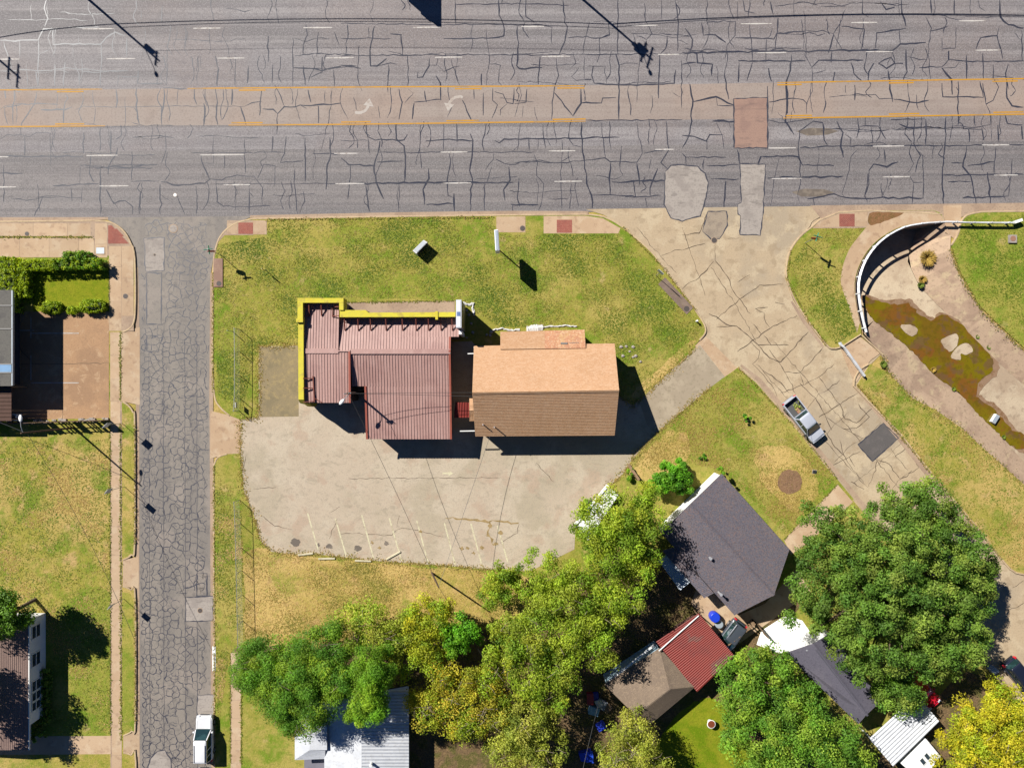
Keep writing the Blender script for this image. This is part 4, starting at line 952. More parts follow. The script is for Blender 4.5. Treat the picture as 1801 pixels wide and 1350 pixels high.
# little tin roof over the passage to the neighbour
lk = thing('passage_roof', 'small red tin roof bridging the gap between the two shops', 'roof', A(814, 720, 0))
corr(lk, [A(798.5,734,2.9), A(826,734,2.9), A(826,707.5,3.25), A(801,707.5,3.25)], m_red, .3, .04)
MB().bar(A(801,708,3.1), (*A(801,708,3.1)[:2], 0.1), .09).build('post', m_brace, lk)
MB().bar(A(800,733,2.8), (*A(800,733,2.8)[:2], 0.1), .09).build('post', m_brace, lk)
# roadside cabinet sign on the corner of the shop
sg = thing('cabinet_sign', 'tall white cabinet sign fixed across the end of the yellow parapet', 'sign', A(806, 551, 0))
a0 = A(802, 527, 5.6); a1 = A(811.5, 576, 5.6)
MB().slab([(a0.x,a0.y),(a1.x,a0.y),(a1.x,a1.y),(a0.x,a1.y)], .35, 5.6).build('cabinet', flat('sign_grey', (0.444,0.459,0.488,1), .4), sg, bevel=.03)
MB().slab([(a0.x+.12,a0.y-.1),(a1.x-.12,a0.y-.1),(a1.x-.12,a1.y+.1),(a0.x+.12,a1.y+.1)], 5.5, 5.63).build('top_panel', m_wht, sg)
MB().box((a0.x+.1, (a0.y+a1.y)/2-.25, 5.6), (a1.x-.12, (a0.y+a1.y)/2+.2, 5.645)).build('patch', flat('blue_patch', (0.074,0.118,0.252,1)), sg)
MB().box((a1.x+.002, a1.y+.05, .5), (a1.x+.05, a0.y-.05, 5.5)).build('face', flat('sign_face', pc(150,140,90), .5), sg)
MB().box((a1.x-.35, a1.y-.6, 0.1), (a1.x-.05, a1.y-.2, 4.6)).build('post', m_wht, sg)
MB().box((a0.x+.1, a0.y-.4, 0.1), (a0.x+.3, a0.y-.2, .4)).build('post', m_wht, sg)

# ---------------------------------------------------------------- tan shingled shop
sb = thing('shingled_shop', 'tan shingle gabled shop east of the maroon metal roof', 'building', A(955, 690, 0))
ze, zr = 3.1, 6.05
xw_, xe_ = A(833.5, 0, ze).x, A(1081, 0, ze).x
yn, ys, yrd = A(0, 608, ze).y, A(0, 765.5, ze).y, A(0, 688, zr).y
tlt = 0.22                        # the ridge and eaves are not quite level with the picture
slope(sb, [(xw_,yn-.05,ze),(xe_,yn+tlt,ze),(xe_,yrd+tlt*.6,zr),(xw_,yrd-.1,zr)], m_shb)
slope(sb, [(xe_,ys+.05,ze),(xw_+.15,ys-.05,ze),(xw_,yrd-.1,zr),(xe_,yrd+tlt*.6,zr)], m_shb)
ridge(sb, (xw_,yrd-.1,zr+.04), (xe_,yrd+tlt*.6,zr+.04), m_shb)
inx = .25
w_ = MB(); P = [(xw_+inx,yn-.4),(xe_-inx,yn-.2),(xe_-inx,ys+.4),(xw_+inx,ys+.4)]
for i in range(4):
    a, b = P[i], P[(i+1) % 4]; w_.add([(a[0],a[1],0),(b[0],b[1],0),(b[0],b[1],ze+.15),(a[0],a[1],ze+.15)], [(0,1,2,3)])
for x in (xw_+inx, xe_-inx): w_.add([(x,yn-.4,ze+.1),(x,ys+.4,ze+.1),(x,yrd,zr-.15)], [(0,1,2)])
w_.build('wall', flat('tan_siding', pc(190,160,120), .9), sb)
# front porch roof with a patch of redder shingles
pa = [A(880,584,2.75), A(958,582,2.75), A(958,613,3.5), A(880,614,3.5)]
slope(sb, pa, m_shb, name='porch_roof')
pb = [A(958,582,2.75), A(1028,580,2.75), A(1030,612,3.5), A(958,613,3.5)]
slope(sb, pb, m_shb2, name='porch_roof')
walls(sb, [(A(882,586,2.7).x,A(882,586,2.7).y),(A(1026,583,2.7).x,A(1026,583,2.7).y),(A(1026,610,2.7).x,A(1026,610,2.7).y),(A(882,610,2.7).x,A(882,610,2.7).y)], 0, [2.6,2.6,2.9,2.9], flat('porch_wall', pc(180,150,120)), 'porch_wall')
MB().bar(A(986,603.5,3.36), A(998,603.5,3.36), .16, .10).bar(A(1000,603,3.3), A(1018,602,3.3), .05, .05).build('roof_debris', m_grey, sb)
# west side porch of the tan shop
slope(sb, [A(826,700.5,3.5), A(826,722,4.0), A(834,722,4.0), A(833,700.5,3.6)], m_shb, name='side_roof')
slope(sb, [A(826,740,3.3), A(826,722.3,3.95), A(834,722.3,3.95), A(834,740,3.4)], m_shb, name='side_roof')
for x, y in ((849.5,746), (869.5,750.5)):
    p = A(x, y, 4.0)
    MB().tube([(p.x,p.y,3.6),(p.x,p.y,4.45)], .06, 8).build('vent_pipe', m_pipe, sb)
MB().bar(A(822.5,621.8,3.0), A(833,621.5,3.0), .1).build('gutter', m_wht, sb)
MB().bar(A(809,757.8,3.0), A(835,757.3,3.0), .1).build('gutter', m_wht, sb)
MB().bar(A(833,611,3.05), A(880,610,3.05), .09, .16).build('fascia', m_wht, sb)

# ---------------------------------------------------------------- houses
def gable(name, label, n0, n1, r0, r1, s0, s1, ze, zr, rm, wm, ov=.35, cat='house'):
    """n0-n1 eave, r0-r1 ridge, s0-s1 other eave (photo pixels at their heights)"""
    h = thing(name, label, cat, A((n0[0]+s1[0])/2, (n0[1]+s1[1])/2, 0))
    N0, N1, S0, S1 = [A(x, y, ze) for x, y in (n0, n1, s0, s1)]; R0, R1 = [A(x, y, zr) for x, y in (r0, r1)]
    slope(h, [N0, N1, R1, R0], rm); slope(h, [S1, S0, R0, R1], rm)
    ridge(h, R0+Vector((0,0,.05)), R1+Vector((0,0,.05)), rm)
    c = (N0+N1+S0+S1)/4
    ins = lambda p: Vector((p.x+(c.x-p.x)/((p-c).length)*ov, p.y+(c.y-p.y)/((p-c).length)*ov, 0))
    Q = [ins(p) for p in (N0, N1, S1, S0)]; w = MB()
    for i in range(4):
        a, b = Q[i], Q[(i+1) % 4]
        w.add([(a.x,a.y,0),(b.x,b.y,0),(b.x,b.y,ze+.1),(a.x,a.y,ze+.1)], [(0,1,2,3)])
    for a, b, r in ((Q[0], Q[3], R0), (Q[1], Q[2], R1)):
        d = (c-r); d.z = 0; d = d.normalized()*ov*.8
        w.add([(a.x,a.y,ze+.05),(b.x,b.y,ze+.05),(r.x+d.x,r.y+d.y,zr-.12)], [(0,1,2)])
    w.build('wall', wm, h)
    return h, (N0, N1, S0, S1, R0, R1)

h1, c1 = gable('house', 'charcoal shingle gabled house with white end wall beside the car park', (1269,833), (1388,966), (1214,886), (1361,1046), (1163,936), (1292,1081), 2.8, 4.6, m_shg, m_wht, .2)
ang = math.atan2(-(1046-886), 1361-1214)
slope(h1, [A(1255,1042,2.6), A(1238,1051,2.6), A(1165,968,2.6), A(1185,962,2.7)], m_shg, name='lean_to_roof')
for x, y in ((1248,980), (1266,1043)):
    p = A(x, y, 3.7); MB().tube([(p.x,p.y,3.2),(p.x,p.y,4.1)], .1, 8).tube([(p.x,p.y,4.05),(p.x,p.y,4.2)], .16, 8).build('roof_vent', m_pipe, h1)
a = A(1190,908,0).lerp(A(1258,838,0), .28); b = A(1190,908,0).lerp(A(1258,838,0), .42)
tn = thing('awning', 'weathered corrugated metal awning behind the charcoal house', 'awning', A(1190, 995, 0))
corr(tn, [A(1158,985,2.3), A(1196,1038,2.3), A(1226,1013,2.5), A(1188,962,2.5)], m_pale, .16, .035)
for x, y in ((1160,985), (1196,1036)):
    p = A(x, y, 2.2); MB().bar((p.x,p.y,.1), (p.x,p.y,2.25), .09).build('post', m_wood, tn)

h2 = thing('hip_house', 'taupe hip roofed cottage under the trees beside the red tin roof', 'house', A(1135, 1205, 0))
ze2, zr2 = 2.7, 4.1
E = {k: A(x, y, ze2) for k, (x, y) in dict(n=(1160,1139), e=(1221,1207), s=(1140,1275), w=(1063,1203)).items()}
Ra, Rb = A(1178,1211,zr2), A(1118,1257,zr2)
slope(h2, [E['w'], E['n'], Ra, Rb], m_sht); slope(h2, [E['e'], E['s'], Rb, Ra], m_sht)
slope(h2, [E['n'], E['e'], Ra, Ra+Vector((.01,.01,0))], m_sht); slope(h2, [E['s'], E['w'], Rb, Rb+Vector((-.01,0,0))], m_sht)
cc_ = (E['n']+E['e']+E['s']+E['w'])/4
walls(h2, [(p.x+(cc_.x-p.x)*.04, p.y+(cc_.y-p.y)*.04) for p in (E['n'],E['e'],E['s'],E['w'])], 0, [2.65]*4, flat('cottage_wall', (0.222,0.311,0.37,1)))
MB().bar(A(1066,1202,2.62), A(1150,1134,2.62), .22, .06).build('white_gutter', m_wht, h2)
rr = thing('tin_roof_shed', 'red corrugated tin roof shed with a white pipe along its top', 'shed', A(1226, 1150, 0))
corr(rr, [A(1292,1153,2.5), A(1226,1216,2.5), A(1154,1128,3.1), A(1229,1078,3.1)][1:]+[A(1292,1153,2.5)] if False else [A(1229,1078,3.0), A(1292,1153,2.7), A(1226,1216,2.7), A(1154,1128,3.0)], m_red, .2, .045)
MB().tube([A(1159,1144,3.12), A(1229,1082,3.12)], .06, 8).build('pipe', m_wht, rr)
for x, y in ((1288,1152), (1226,1211), (1230,1084)):
    p = A(x, y, 2.5); MB().bar((p.x,p.y,.1), (p.x,p.y,2.6), .1).build('post', m_wood, rr)
walls(rr, [tuple(A(x,y,2.6)[:2]) for x, y in ((1232,1092),(1280,1150),(1228,1200),(1168,1132))], 0, [2.5]*4, flat('shed_wall', pc(110,80,70)))

h3, c3 = gable('house', 'slate grey gabled house with white patio at its end, under the big oak', (1462,1112), (1549,1232), (1430,1132), (1524,1256), (1382,1148), (1510,1272), 2.8, 4.3, m_shp, m_wht, .25)
p = A(1418,1142,3.7)
MB().tube([(p.x,p.y,3.2),(p.x,p.y,3.9)], .08, 8).build('roof_vent', m_pipe, h3)
MB().bar(A(1436,1142,4.34), A(1526,1258,4.34), .22, .05).build('ridge_vent', flat('vent_dark', pc(96,94,104)), h3)
slab_px('patio', [(1338,1108),(1382,1080),(1410,1090),(1425,1112),(1372,1148),(1330,1132)], 0.1, 0.16, M('white_concrete', (.78,.76,.72,1), [(1,5,(.66,.64,.6,1),.5,.75,.5)], .8))

cp = thing('carport', 'white ribbed metal carport roof beside the red truck', 'carport', A(1590, 1285, 0))
corr(cp, [A(1613,1221,2.7), A(1652,1268,2.7), A(1571,1347,2.6), A(1529,1298,2.6)], m_wroof, .34, .06)
for x, y in ((1612,1224), (1649,1268), (1572,1343), (1532,1298)):
    p_ = A(x, y, 2.5); MB().bar((p_.x,p_.y,.1), (p_.x,p_.y,2.6), .1).build('post', m_wht, cp)
tr_ = thing('camper', 'white flat roofed camper trailer with two skylights below the carport', 'trailer', A(1628, 1340, 0))
q = [A(x, y, 2.4) for x, y in ((1630,1300),(1655,1330),(1620,1372),(1588,1345))]
MB().slab([(v.x,v.y) for v in q], .5, 2.4).build('body', m_wht, tr_, bevel=.12)
for u in (0.42, 0.62):
    cxy = q[0].lerp(q[1], .5).lerp(q[3].lerp(q[2], .5), u-.1)
    d = (q[1]-q[0]).normalized(); e = (q[3]-q[0]).normalized()
    sk = MB().slab([tuple((cxy+d*i+e*j)[:2]) for i, j in ((-.4,-.28),(.4,-.28),(.4,.28),(-.4,.28))], 2.4, 2.48).build('skylight', m_wht, tr_)
    MB().slab([tuple((cxy+d*i+e*j)[:2]) for i, j in ((-.32,-.2),(.32,-.2),(.32,.2),(-.32,.2))], 2.45, 2.49).build('pane', m_glass, sk)
for t in (.3, .6):
    w0 = q[2].lerp(q[1], t); MB().tube([(w0.x,w0.y,.35),(w0.x+.2,w0.y-.2,.35)], .33, 10).build('wheel', m_dark, tr_)
tb = thing('bath_tub', 'oval white tub standing between carport and camper', 'tub', A(1598, 1322, 0))
rg = []
for z, s_ in ((.12,.62),(.35,.9),(.62,1.0),(.66,1.04),(.62,.93),(.3,.72)):
    rg.append([A(1598,1322,0)+Vector((math.cos(t)*.85*s_, math.sin(t)*.42*s_, z)) for t in [2*math.pi*k/20 for k in range(20)]])
MB().loft(rg).build('tub', m_wht, tb, smooth=True)

# white house at the bottom edge, half under the trees
h6 = thing('white_house', 'pale white roofed house at the bottom edge half under feathery trees', 'house', A(640, 1300, 0))
zz = 2.8; zrr = 4.0
slope(h6, [A(571,1480,zz), A(571,1235,zz), A(636,1225,zrr), A(636,1480,zrr)], m_wroof, .3, lift=.03)
corr(h6, [A(719,1215,zz), A(719,1480,zz), A(636,1480,zrr), A(636,1215,zrr)], m_wroof, .35, .04, 'roof_slope')
slope(h6, [A(519,1335,zz-.1), A(519,1255,zz-.1), A(545,1275,zz+.5), A(545,1318,zz+.5)], m_wroof, .3, lift=.03)
slope(h6, [A(572,1333,zz-.1), A(519,1335,zz-.1), A(545,1318,zz+.5), A(572,1312,zz+.55)], m_wroof, .3, lift=.03)
slope(h6, [A(545,1318,zz+.5), A(545,1275,zz+.5), A(575,1275,zz+.5), A(575,1318,zz+.55)], m_wroof, .3, lift=.03)
slope(h6, [A(519,1255,zz-.1), A(572,1253,zz-.1), A(572,1275,zz+.5), A(545,1275,zz+.5)], m_wroof, .3, lift=.03)
walls(h6, [tuple(A(x,y,zz)[:2]) for x, y in ((524,1260),(712,1225),(714,1470),(574,1470),(574,1328),(524,1330))], 0, [2.65]*6, m_wht)
q = [A(x, y, 1.2) for x, y in ((535,1334),(571,1333),(571,1400),(535,1400))]
MB().slab([(v.x,v.y) for v in q], .1, 1.2).build('porch_deck', flat('porch_grey', pc(140,136,146)), h6)
p = A(652,1345,4.2); MB().tube([(p.x,p.y,3.4),(p.x,p.y,4.3)], .14, 8).build('roof_vent', m_wht, h6)

# house at the lower left corner, its white east wall shows
h7 = thing('corner_house', 'pinkish shingle house with white east wall and five windows, lower left', 'house', A(20, 1220, 0))
zz = 2.75; xw7 = A(51, 0, zz).x
slope(h7, [(xw7,A(0,1318,zz).y,zz),(xw7,A(0,1090,zz).y,zz),(xw7-5.2,A(0,1090,4.4).y,4.4),(xw7-5.2,A(0,1318,4.4).y,4.4)], m_shl)
slope(h7, [(xw7-10.4,A(0,1090,zz).y,zz),(xw7-10.4,A(0,1318,zz).y,zz),(xw7-5.2,A(0,1318,4.4).y,4.4),(xw7-5.2,A(0,1090,4.4).y,4.4)], m_shl)
xq = xw7-.02; ya, yb = A(0,1092,zz).y, A(0,1276,zz).y
walls(h7, [(xq,ya),(xq,yb),(xq-1.6,yb),(xq-1.6,A(0,1316,zz).y),(xq-10,A(0,1316,zz).y),(xq-10,ya)], 0, [2.66]*6, m_wht)
MB().bar((xw7+.02,A(0,1318,zz).y,zz-.02), (xw7+.02,A(0,1090,zz).y,zz-.02), .1, .14).build('gutter', m_wht, h7)
for y0, y1 in ((1098,1120),(1146,1169),(1194,1212),(1214,1229),(1231,1246)):
    window(h7, (xq+.01, A(0,y0,1.6).y), (xq+.01, A(0,y1,1.6).y), 1.05, 2.35, (1,0))

# building at the left edge with its forecourt
h8 = thing('office_building', 'flat roofed building at the left edge whose shade covers the forecourt', 'building', A(0, 610, 0))
xE = G(60.5, 0).x; y8a, y8b = G(0, 520).y, G(0, 676).y
MB().box((xE-14, y8b, 0), (xE-1.5, y8a, 3.4)).build('wall', flat('slate_wall', pc(52,58,72), .9), h8)
m_fl = M('gravel_roof', pc(120,116,108), [(0.6,5,pc(104,100,96),.45,.7,.7),(9,3,pc(84,80,78),.5,.75,.5)], .95)
MB().box((xE-14.2, y8b-.15, 3.4), (xE+.12, y8a+.15, 3.52)).build('roof', m_fl, h8)
for y in (537, 578, 640, 655):
    MB().box((xE-14, A(0,y,3.6).y-.06, 3.52), (xE+.14, A(0,y,3.6).y+.06, 3.58)).build('roof_batten', m_grey, h8)
MB().box((xE-6, A(0,655,3.6).y, 3.52), (xE+.13, A(0,641,3.6).y, 3.56)).build('roof_light', flat('blue_roof_light', (0.133,0.237,0.37,1), .4), h8)
MB().box((xE+.08, y8b-.1, 3.3), (xE+.2, y8a+.1, 3.56)).build('gutter', m_pale, h8)
pg = thing('lean_to', 'brown timber lean-to against the left edge building by the fence', 'shed', A(8, 710, 0))
pgx = G(50, 0).x
for i in range(9):
    y = G(0, 679+i*6.6).y
    MB().box((pgx-9, y-.36, 2.5+.0), (pgx, y, 2.56)).build('roof_board', flat('brown_board%d' % (i % 2), pc(96,66,52), .85, dirt=.5), pg)
for y in (680, 735):
    MB().box((pgx-.15, G(0,y).y-.07, .1), (pgx-.02, G(0,y).y+.07, 2.5)).build('post', m_wood, pg)
# ================================================================ STREET FURNITURE, POLES, FENCES
m_galv = flat('galvanised_steel', (0.311,0.318,0.326,1), .45, metal=.6)
m_pole = M('creosoted_pole', pc(110,86,66), [(0.8,5,pc(84,66,52),.45,.7,.7,(1,1,.2))], .9)
m_wire = flat('cable', (0.0222,0.0222,0.0222,1), .5)
m_green_s = flat('street_sign_green', (0.0148,0.185,0.104,1), .4)
m_redsign = flat('stop_red', (0.333,0.0148,0.0148,1), .4)
m_rail = M('painted_guard_rail', (0.533,0.54,0.548,1), [(0.7,5,(0.4,0.39,0.37,1),.46,.68,.8),(4,4,(0.333,0.296,0.266,1),.6,.8,.5)], .45, spec=.4, metal=.2)
m_sgrey = flat('sign_panel_grey', (0.333,0.355,0.385,1), .5)
m_iron = flat('cast_iron', pc(92,82,76), .7)

def pole_tube(p, z0, z1, r, r1=None, lean=(0, 0)):
    return MB().tube([(p.x, p.y, z0), (p.x+lean[0], p.y+lean[1], z1)], r, 8, r1)

# free-standing pole sign on the lawn
ps = thing('pole_sign', 'white edged cabinet sign on a tall pole in the middle of the lawn', 'sign', G(875.5, 438))
b = G(875.5, 438)
pole_tube(b, .1, 3.2, .07).build('pole', m_galv, ps)
Mz = Matrix.Translation(b) @ Matrix.Rotation(math.radians(3.5), 4, 'Z')
MB().box((-.20,-1.08,3.0), (.20,1.08,4.7), Mz).build('cabinet', flat('sign_white', (0.548,0.562,0.592,1), .4), ps, bevel=.03)
for s in (-1, 1): MB().box((s*.205-.012,-1.0,3.08), (s*.205+.012,1.0,4.62), Mz).build('face', m_sgrey, ps)
MB().box((-.12,-1.0,4.70), (.12,1.0,4.74), Mz).build('cap', m_pale, ps)
ms = thing('monument_sign', 'low white box sign standing diagonally on the front lawn', 'sign', G(738, 433))
q = [A(x, y, 1.35) for x, y in ((725.8,440.8),(745,421.7),(751.7,426),(732,446))]
MB().slab([(v.x,v.y) for v in q], .1, 1.35).build('cabinet', flat('sign_white2', (0.459,0.459,0.459,1), .5), ms, bevel=.02)
ins_ = [v.lerp((q[0]+q[1]+q[2]+q[3])/4, .16) for v in q]
MB().slab([(v.x,v.y) for v in ins_], 1.3, 1.37).build('top_panel', m_sgrey, ms)
d_ = (q[2]-q[3]).normalized(); n_ = Vector((d_.y,-d_.x,0))
MB().add([q[3]+n_*.012+Vector((0,0,-1.15))+d_*.1, q[2]+n_*.012+Vector((0,0,-1.15))-d_*.1, q[2]+n_*.012+Vector((0,0,-.1))-d_*.1, q[3]+n_*.012+Vector((0,0,-.1))+d_*.1], [(0,1,2,3)]).build('face', m_dark, ms)

def stop_sign(px, py, label, rot=0):
    t = thing('stop_sign', label, 'sign', G(px, py), 0, 'stop signs with street name blades')
    b = G(px, py); pole_tube(b, .1, 3.45, .035).build('post', m_galv, t)
    Mx = Matrix.Translation(b) @ Matrix.Rotation(rot, 4, 'Z')
    o = [(math.cos(math.radians(22.5+45*k))*.42, math.sin(math.radians(22.5+45*k))*.42) for k in range(8)]
    Mo = Mx @ Matrix(((1,0,0,0),(0,0,-.02,-.04),(0,1,0,2.55),(0,0,0,1)))
    MB().prism(o, Mo).build('octagon', m_redsign, t)
    MB().box((-.02,-.46,3.0), (.02,.46,3.2), Mx).build('street_blade', m_green_s, t)
    MB().box((-.46,-.02,3.24), (.46,.02,3.44), Mx).build('street_blade', m_green_s, t)
    MB().box((-.05,-.05,3.2), (.05,.05,3.25), Mx).build('bracket', m_galv, t)
    return t
stop_sign(389.5, 449, 'stop sign with green street blades at the corner of the narrow street', .15)
stop_sign(1415, 427.5, 'stop sign with green street blades on the small grass island', -.3)
def plate_sign(px, py, h, w, ph, rot, label, mat, post=.03, cat='sign'):
    t = thing('street_sign', label, cat, G(px, py), 0)
    b = G(px, py); pole_tube(b, .1, h, post).build('post', m_galv, t)
    Mx = Matrix.Translation(b) @ Matrix.Rotation(rot, 4, 'Z')
    MB().box((-w/2,-.05,h-ph), (w/2,-.03,h)).build('x', mat, t) if False else MB().box((-w/2,-.055,h-ph), (w/2,-.032,h), Mx).build('plate', mat, t)
    MB().box((-.05,-.035,h-ph*.8), (.05,.0,h-ph*.6), Mx).build('bracket', m_galv, t)
    return t
m_splate = flat('sign_plate', (0.459,0.466,0.474,1), .4)
plate_sign(470, 477, 1.75, .5, .75, -.5, 'small yellow yard sign on the lawn west of the yellow parapet', flat('yard_sign_yellow', pc(220,190,30), .5))
plate_sign(1153, 485, 3.1, .75, .9, -.75, 'grey plate road sign beside the long inlet slab at the lawn edge', m_splate)
plate_sign(216, 744, 3.4, .75, .9, .75, 'road sign on the verge just below the board fence', m_splate)
plate_sign(220, 855, 3.6, .6, 1.0, .95, 'road sign on the verge halfway down the narrow street', m_splate)
plate_sign(219, 1052, 3.0, .6, .8, .9, 'road sign on the verge north of the corner house', m_splate)

# ---- utility poles and their wires
def upole(px, py, h, label, arms=(), trans=0, lamp=None, lean=(0, 0), r=.15):
    t = thing('utility_pole', label, 'utility pole', G(px, py))
    b = G(px, py); pole_tube(b, 0, h, r, r*.7, lean).build('pole', m_pole, t)
    f = lambda z: Vector((b.x+lean[0]*z/h, b.y+lean[1]*z/h, z))
    for z, L, a in arms:
        d = Vector((math.cos(a), math.sin(a), 0)); c = f(z)
        MB().bar(c-d*L/2+Vector((0,0,.0)), c+d*L/2, .12, .14).build('crossarm', m_pole, t)
        for k in (-.45, -.2, .2, .45):
            MB().tube([c+d*L*k+Vector((0,0,.06)), c+d*L*k+Vector((0,0,.3))], .05, 6, .03).build('insulator', m_sgrey, t)
    for k in range(trans):
        c = f(h-2.0)+Vector((.35*math.cos(2.1*k+.4), .35*math.sin(2.1*k+.4), 0))
        MB().tube([c, c+Vector((0,0,.95))], .23, 10).build('transformer', m_sgrey, t)
    if lamp:
        z, L, a = lamp; c = f(z); d = Vector((math.cos(a), math.sin(a), 0))
        MB().tube([c, c+d*L*.5+Vector((0,0,.25)), c+d*L+Vector((0,0,.3))], .035, 6).build('lamp_arm', m_galv, t)
        e = c+d*L+Vector((0,0,.28)); s_ = Vector((-d.y, d.x, 0))
        rg = [[e+d*u+s_*math.cos(q_)*w+Vector((0,0,math.sin(q_)*w*.6)) for q_ in [2*math.pi*k/10 for k in range(10)]] for u, w in ((-.1,.06),(0,.14),(.25,.2),(.5,.14),(.6,.05))]
        MB().loft(rg).build('lamp_head', m_wht, t, smooth=True)
    return t, f
_, pA = upole(122, -30, 11, 'utility pole north of the main road at the left', [(10.6, 1.6, 1.45)], 1, (9.2, 2.6, -1.2))
_, pB = upole(989, -32, 11, 'utility pole with three transformers north of the main road', [(10.7, 2.4, 1.3), (9.9, 2.2, 1.3)], 3, (9.4, 2.4, -1.2))
_, pC = upole(-123, 0, 11, 'utility pole beyond the left edge of the picture', [(10.7, 2.6, 1.5), (9.6, 2.4, 1.5)], 0)
_, pD = upole(1880, -42, 11, 'utility pole north of the main road beyond the right edge', [(10.6, 1.8, 1.5)], 1)
_, pE = upole(131, 752, 8.2, 'tall grey pole with lamp behind the board fence', [], 0, (7.9, 1.2, 1.6), r=.11)
_, pF = upole(640, 690, 7.5, 'pole with round white lamp in the notch of the maroon roof', [(7.3, .7, .1)], 0, (6.4, .9, -2.3))
_, pG = upole(759, 1006, 5.7, 'leaning brown pole on the dry grass south of the car park', [], 0, None, (1.4, .05), .11)
_, pH = upole(1000, 1360, 7.0, 'pole with white lamp among the trees at the bottom edge', [(6.6, 1.2, .5)], 0, (6.0, .9, .4), r=.12)
def wire(a, b, sag, label, r=.022, n=14):
    pts = []
    for i in range(n+1):
        t = i/n; p = Vector(a).lerp(Vector(b), t); p.z -= sag*4*t*(1-t); pts.append(p)
    o = MB().tube(pts, r, 5).build('overhead_cable', m_wire)
    return tag(o, label, 'cable', 'overhead cables')
wire(pC(5.9), pA(5.8), .35, 'overhead cable from the left edge to the first pole', .045)
wire(pA(5.8), pB(6.0), .75, 'lower overhead cable along the north side of the main road', .045, 24)
wire(pA(6.3), pB(6.6), .9, 'middle overhead cable along the north side of the main road', .03, 24)
wire(pB(6.0), pD(6.0), 1.0, 'lower overhead cable running to the right edge of the main road', .055, 24)
wire(pB(6.4), pD(6.4), 1.3, 'upper overhead cable running to the right edge of the main road', .03, 24)
wire(pA(9.6), pB(9.8), .5, 'top overhead cable between the poles by the main road', .02, 24)
wire(pF(7.2), pG(5.6), .7, 'service cable from the notch pole to the leaning pole', .02)
wire(pF(7.2), A(833,690,5.9), .35, 'service cable from the notch pole to the tan shop ridge', .018)
wire(pF(6.6), A(832,697,5.2), .5, 'lower service cable from the notch pole to the tan shop', .018)
wire(pG(5.6), A(862,766,3.2), .5, 'service cable from the leaning pole to the tan shop eave', .018)
wire(pG(5.5), pH(6.5), .8, 'cable from the leaning pole into the trees at the bottom edge', .02)
wire(pH(6.6), A(1060,1210,3.0), .5, 'cable from the bottom edge pole to the taupe cottage', .02)
wire(pE(7.6), G(-60,690,6.0), .4, 'cable from the grey pole to the building at the left edge', .025)
wire(pE(7.4), G(300,1100,6.5), .9, 'cable from the grey pole running down above the narrow street', .02)

# big pole sign north of the road, only its shade reaches the picture
bs = thing('roadside_sign', 'large pole sign beyond the top edge whose dark shade falls on the road', 'sign', G(687, -50))
b = G(687, -60); pole_tube(b, 0, 3.0, .16).build('pole', m_galv, bs)
MB().box((b.x-.2, G(0,-27).y, 2.4), (b.x+.2, G(0,-27).y+4.2, 6.0)).build('cabinet', m_wht, bs)
MB().box((b.x-.2, G(0,-24).y, 3.9), (b.x+.2, G(0,-24).y+.18, 5.0)).build('side_board', m_sgrey, bs)

# ---- chain link fences
def chain_fence(pts, h, label, gate=None):
    t = thing('chain_link_fence', label, 'fence', G(*pts[0]))
    P = [G(x, y) for x, y in pts]
    for p in P: MB().tube([(p.x,p.y,.1),(p.x,p.y,h+.05)], .035, 6).build('post', m_galv, t)
    for i in range(len(P)-1):
        a, b = P[i], P[i+1]
        MB().tube([(a.x,a.y,h),(b.x,b.y,h)], .028, 6).build('top_rail', m_galv, t)
        mb = MB(); L = (b-a).length; d = (b-a)/L; n = int((L+h)/.2)
        for k in range(n):
            for s in (1, -1):
                u0 = k*.2-h if s > 0 else k*.2
                z0, z1 = .12, h; u1 = u0+s*(z1-z0)
                lo, hi = sorted((u0, u1))
                if hi < 0 or lo > L: continue
                def zz_(u): return z0+(u-u0)*s
                lo, hi = max(0, lo), min(L, hi)
                p, q = a+d*lo, a+d*hi
                mb.bar((p.x,p.y,zz_(lo)), (q.x,q.y,zz_(hi)), .004)
        o = mb.build('wire_mesh', m_galv, t); o['kind'] = 'stuff'
    return t
cf = chain_fence([(422.5,579),(423,619),(423,660),(422.8,700),(421,722)], 1.65, 'chain link fence on the lawn between narrow street and worn bay')
MB().box(tuple(G(421.6,716,.75)-Vector((.02,0,0))), tuple(G(422.0,707,1.25)+Vector((.02,0,0)))).build('notice', m_splate, cf)
chain_fence([(422,878),(424,920),(425,962),(426,1002),(427,1045),(428,1090),(428.5,1132)], 1.65, 'long chain link fence on the verge west of the dry grass')
MB().tube([G(410,583,.1), G(410,583,1.6)], .04, 6).build('x', m_galv, cf).name = 'post'

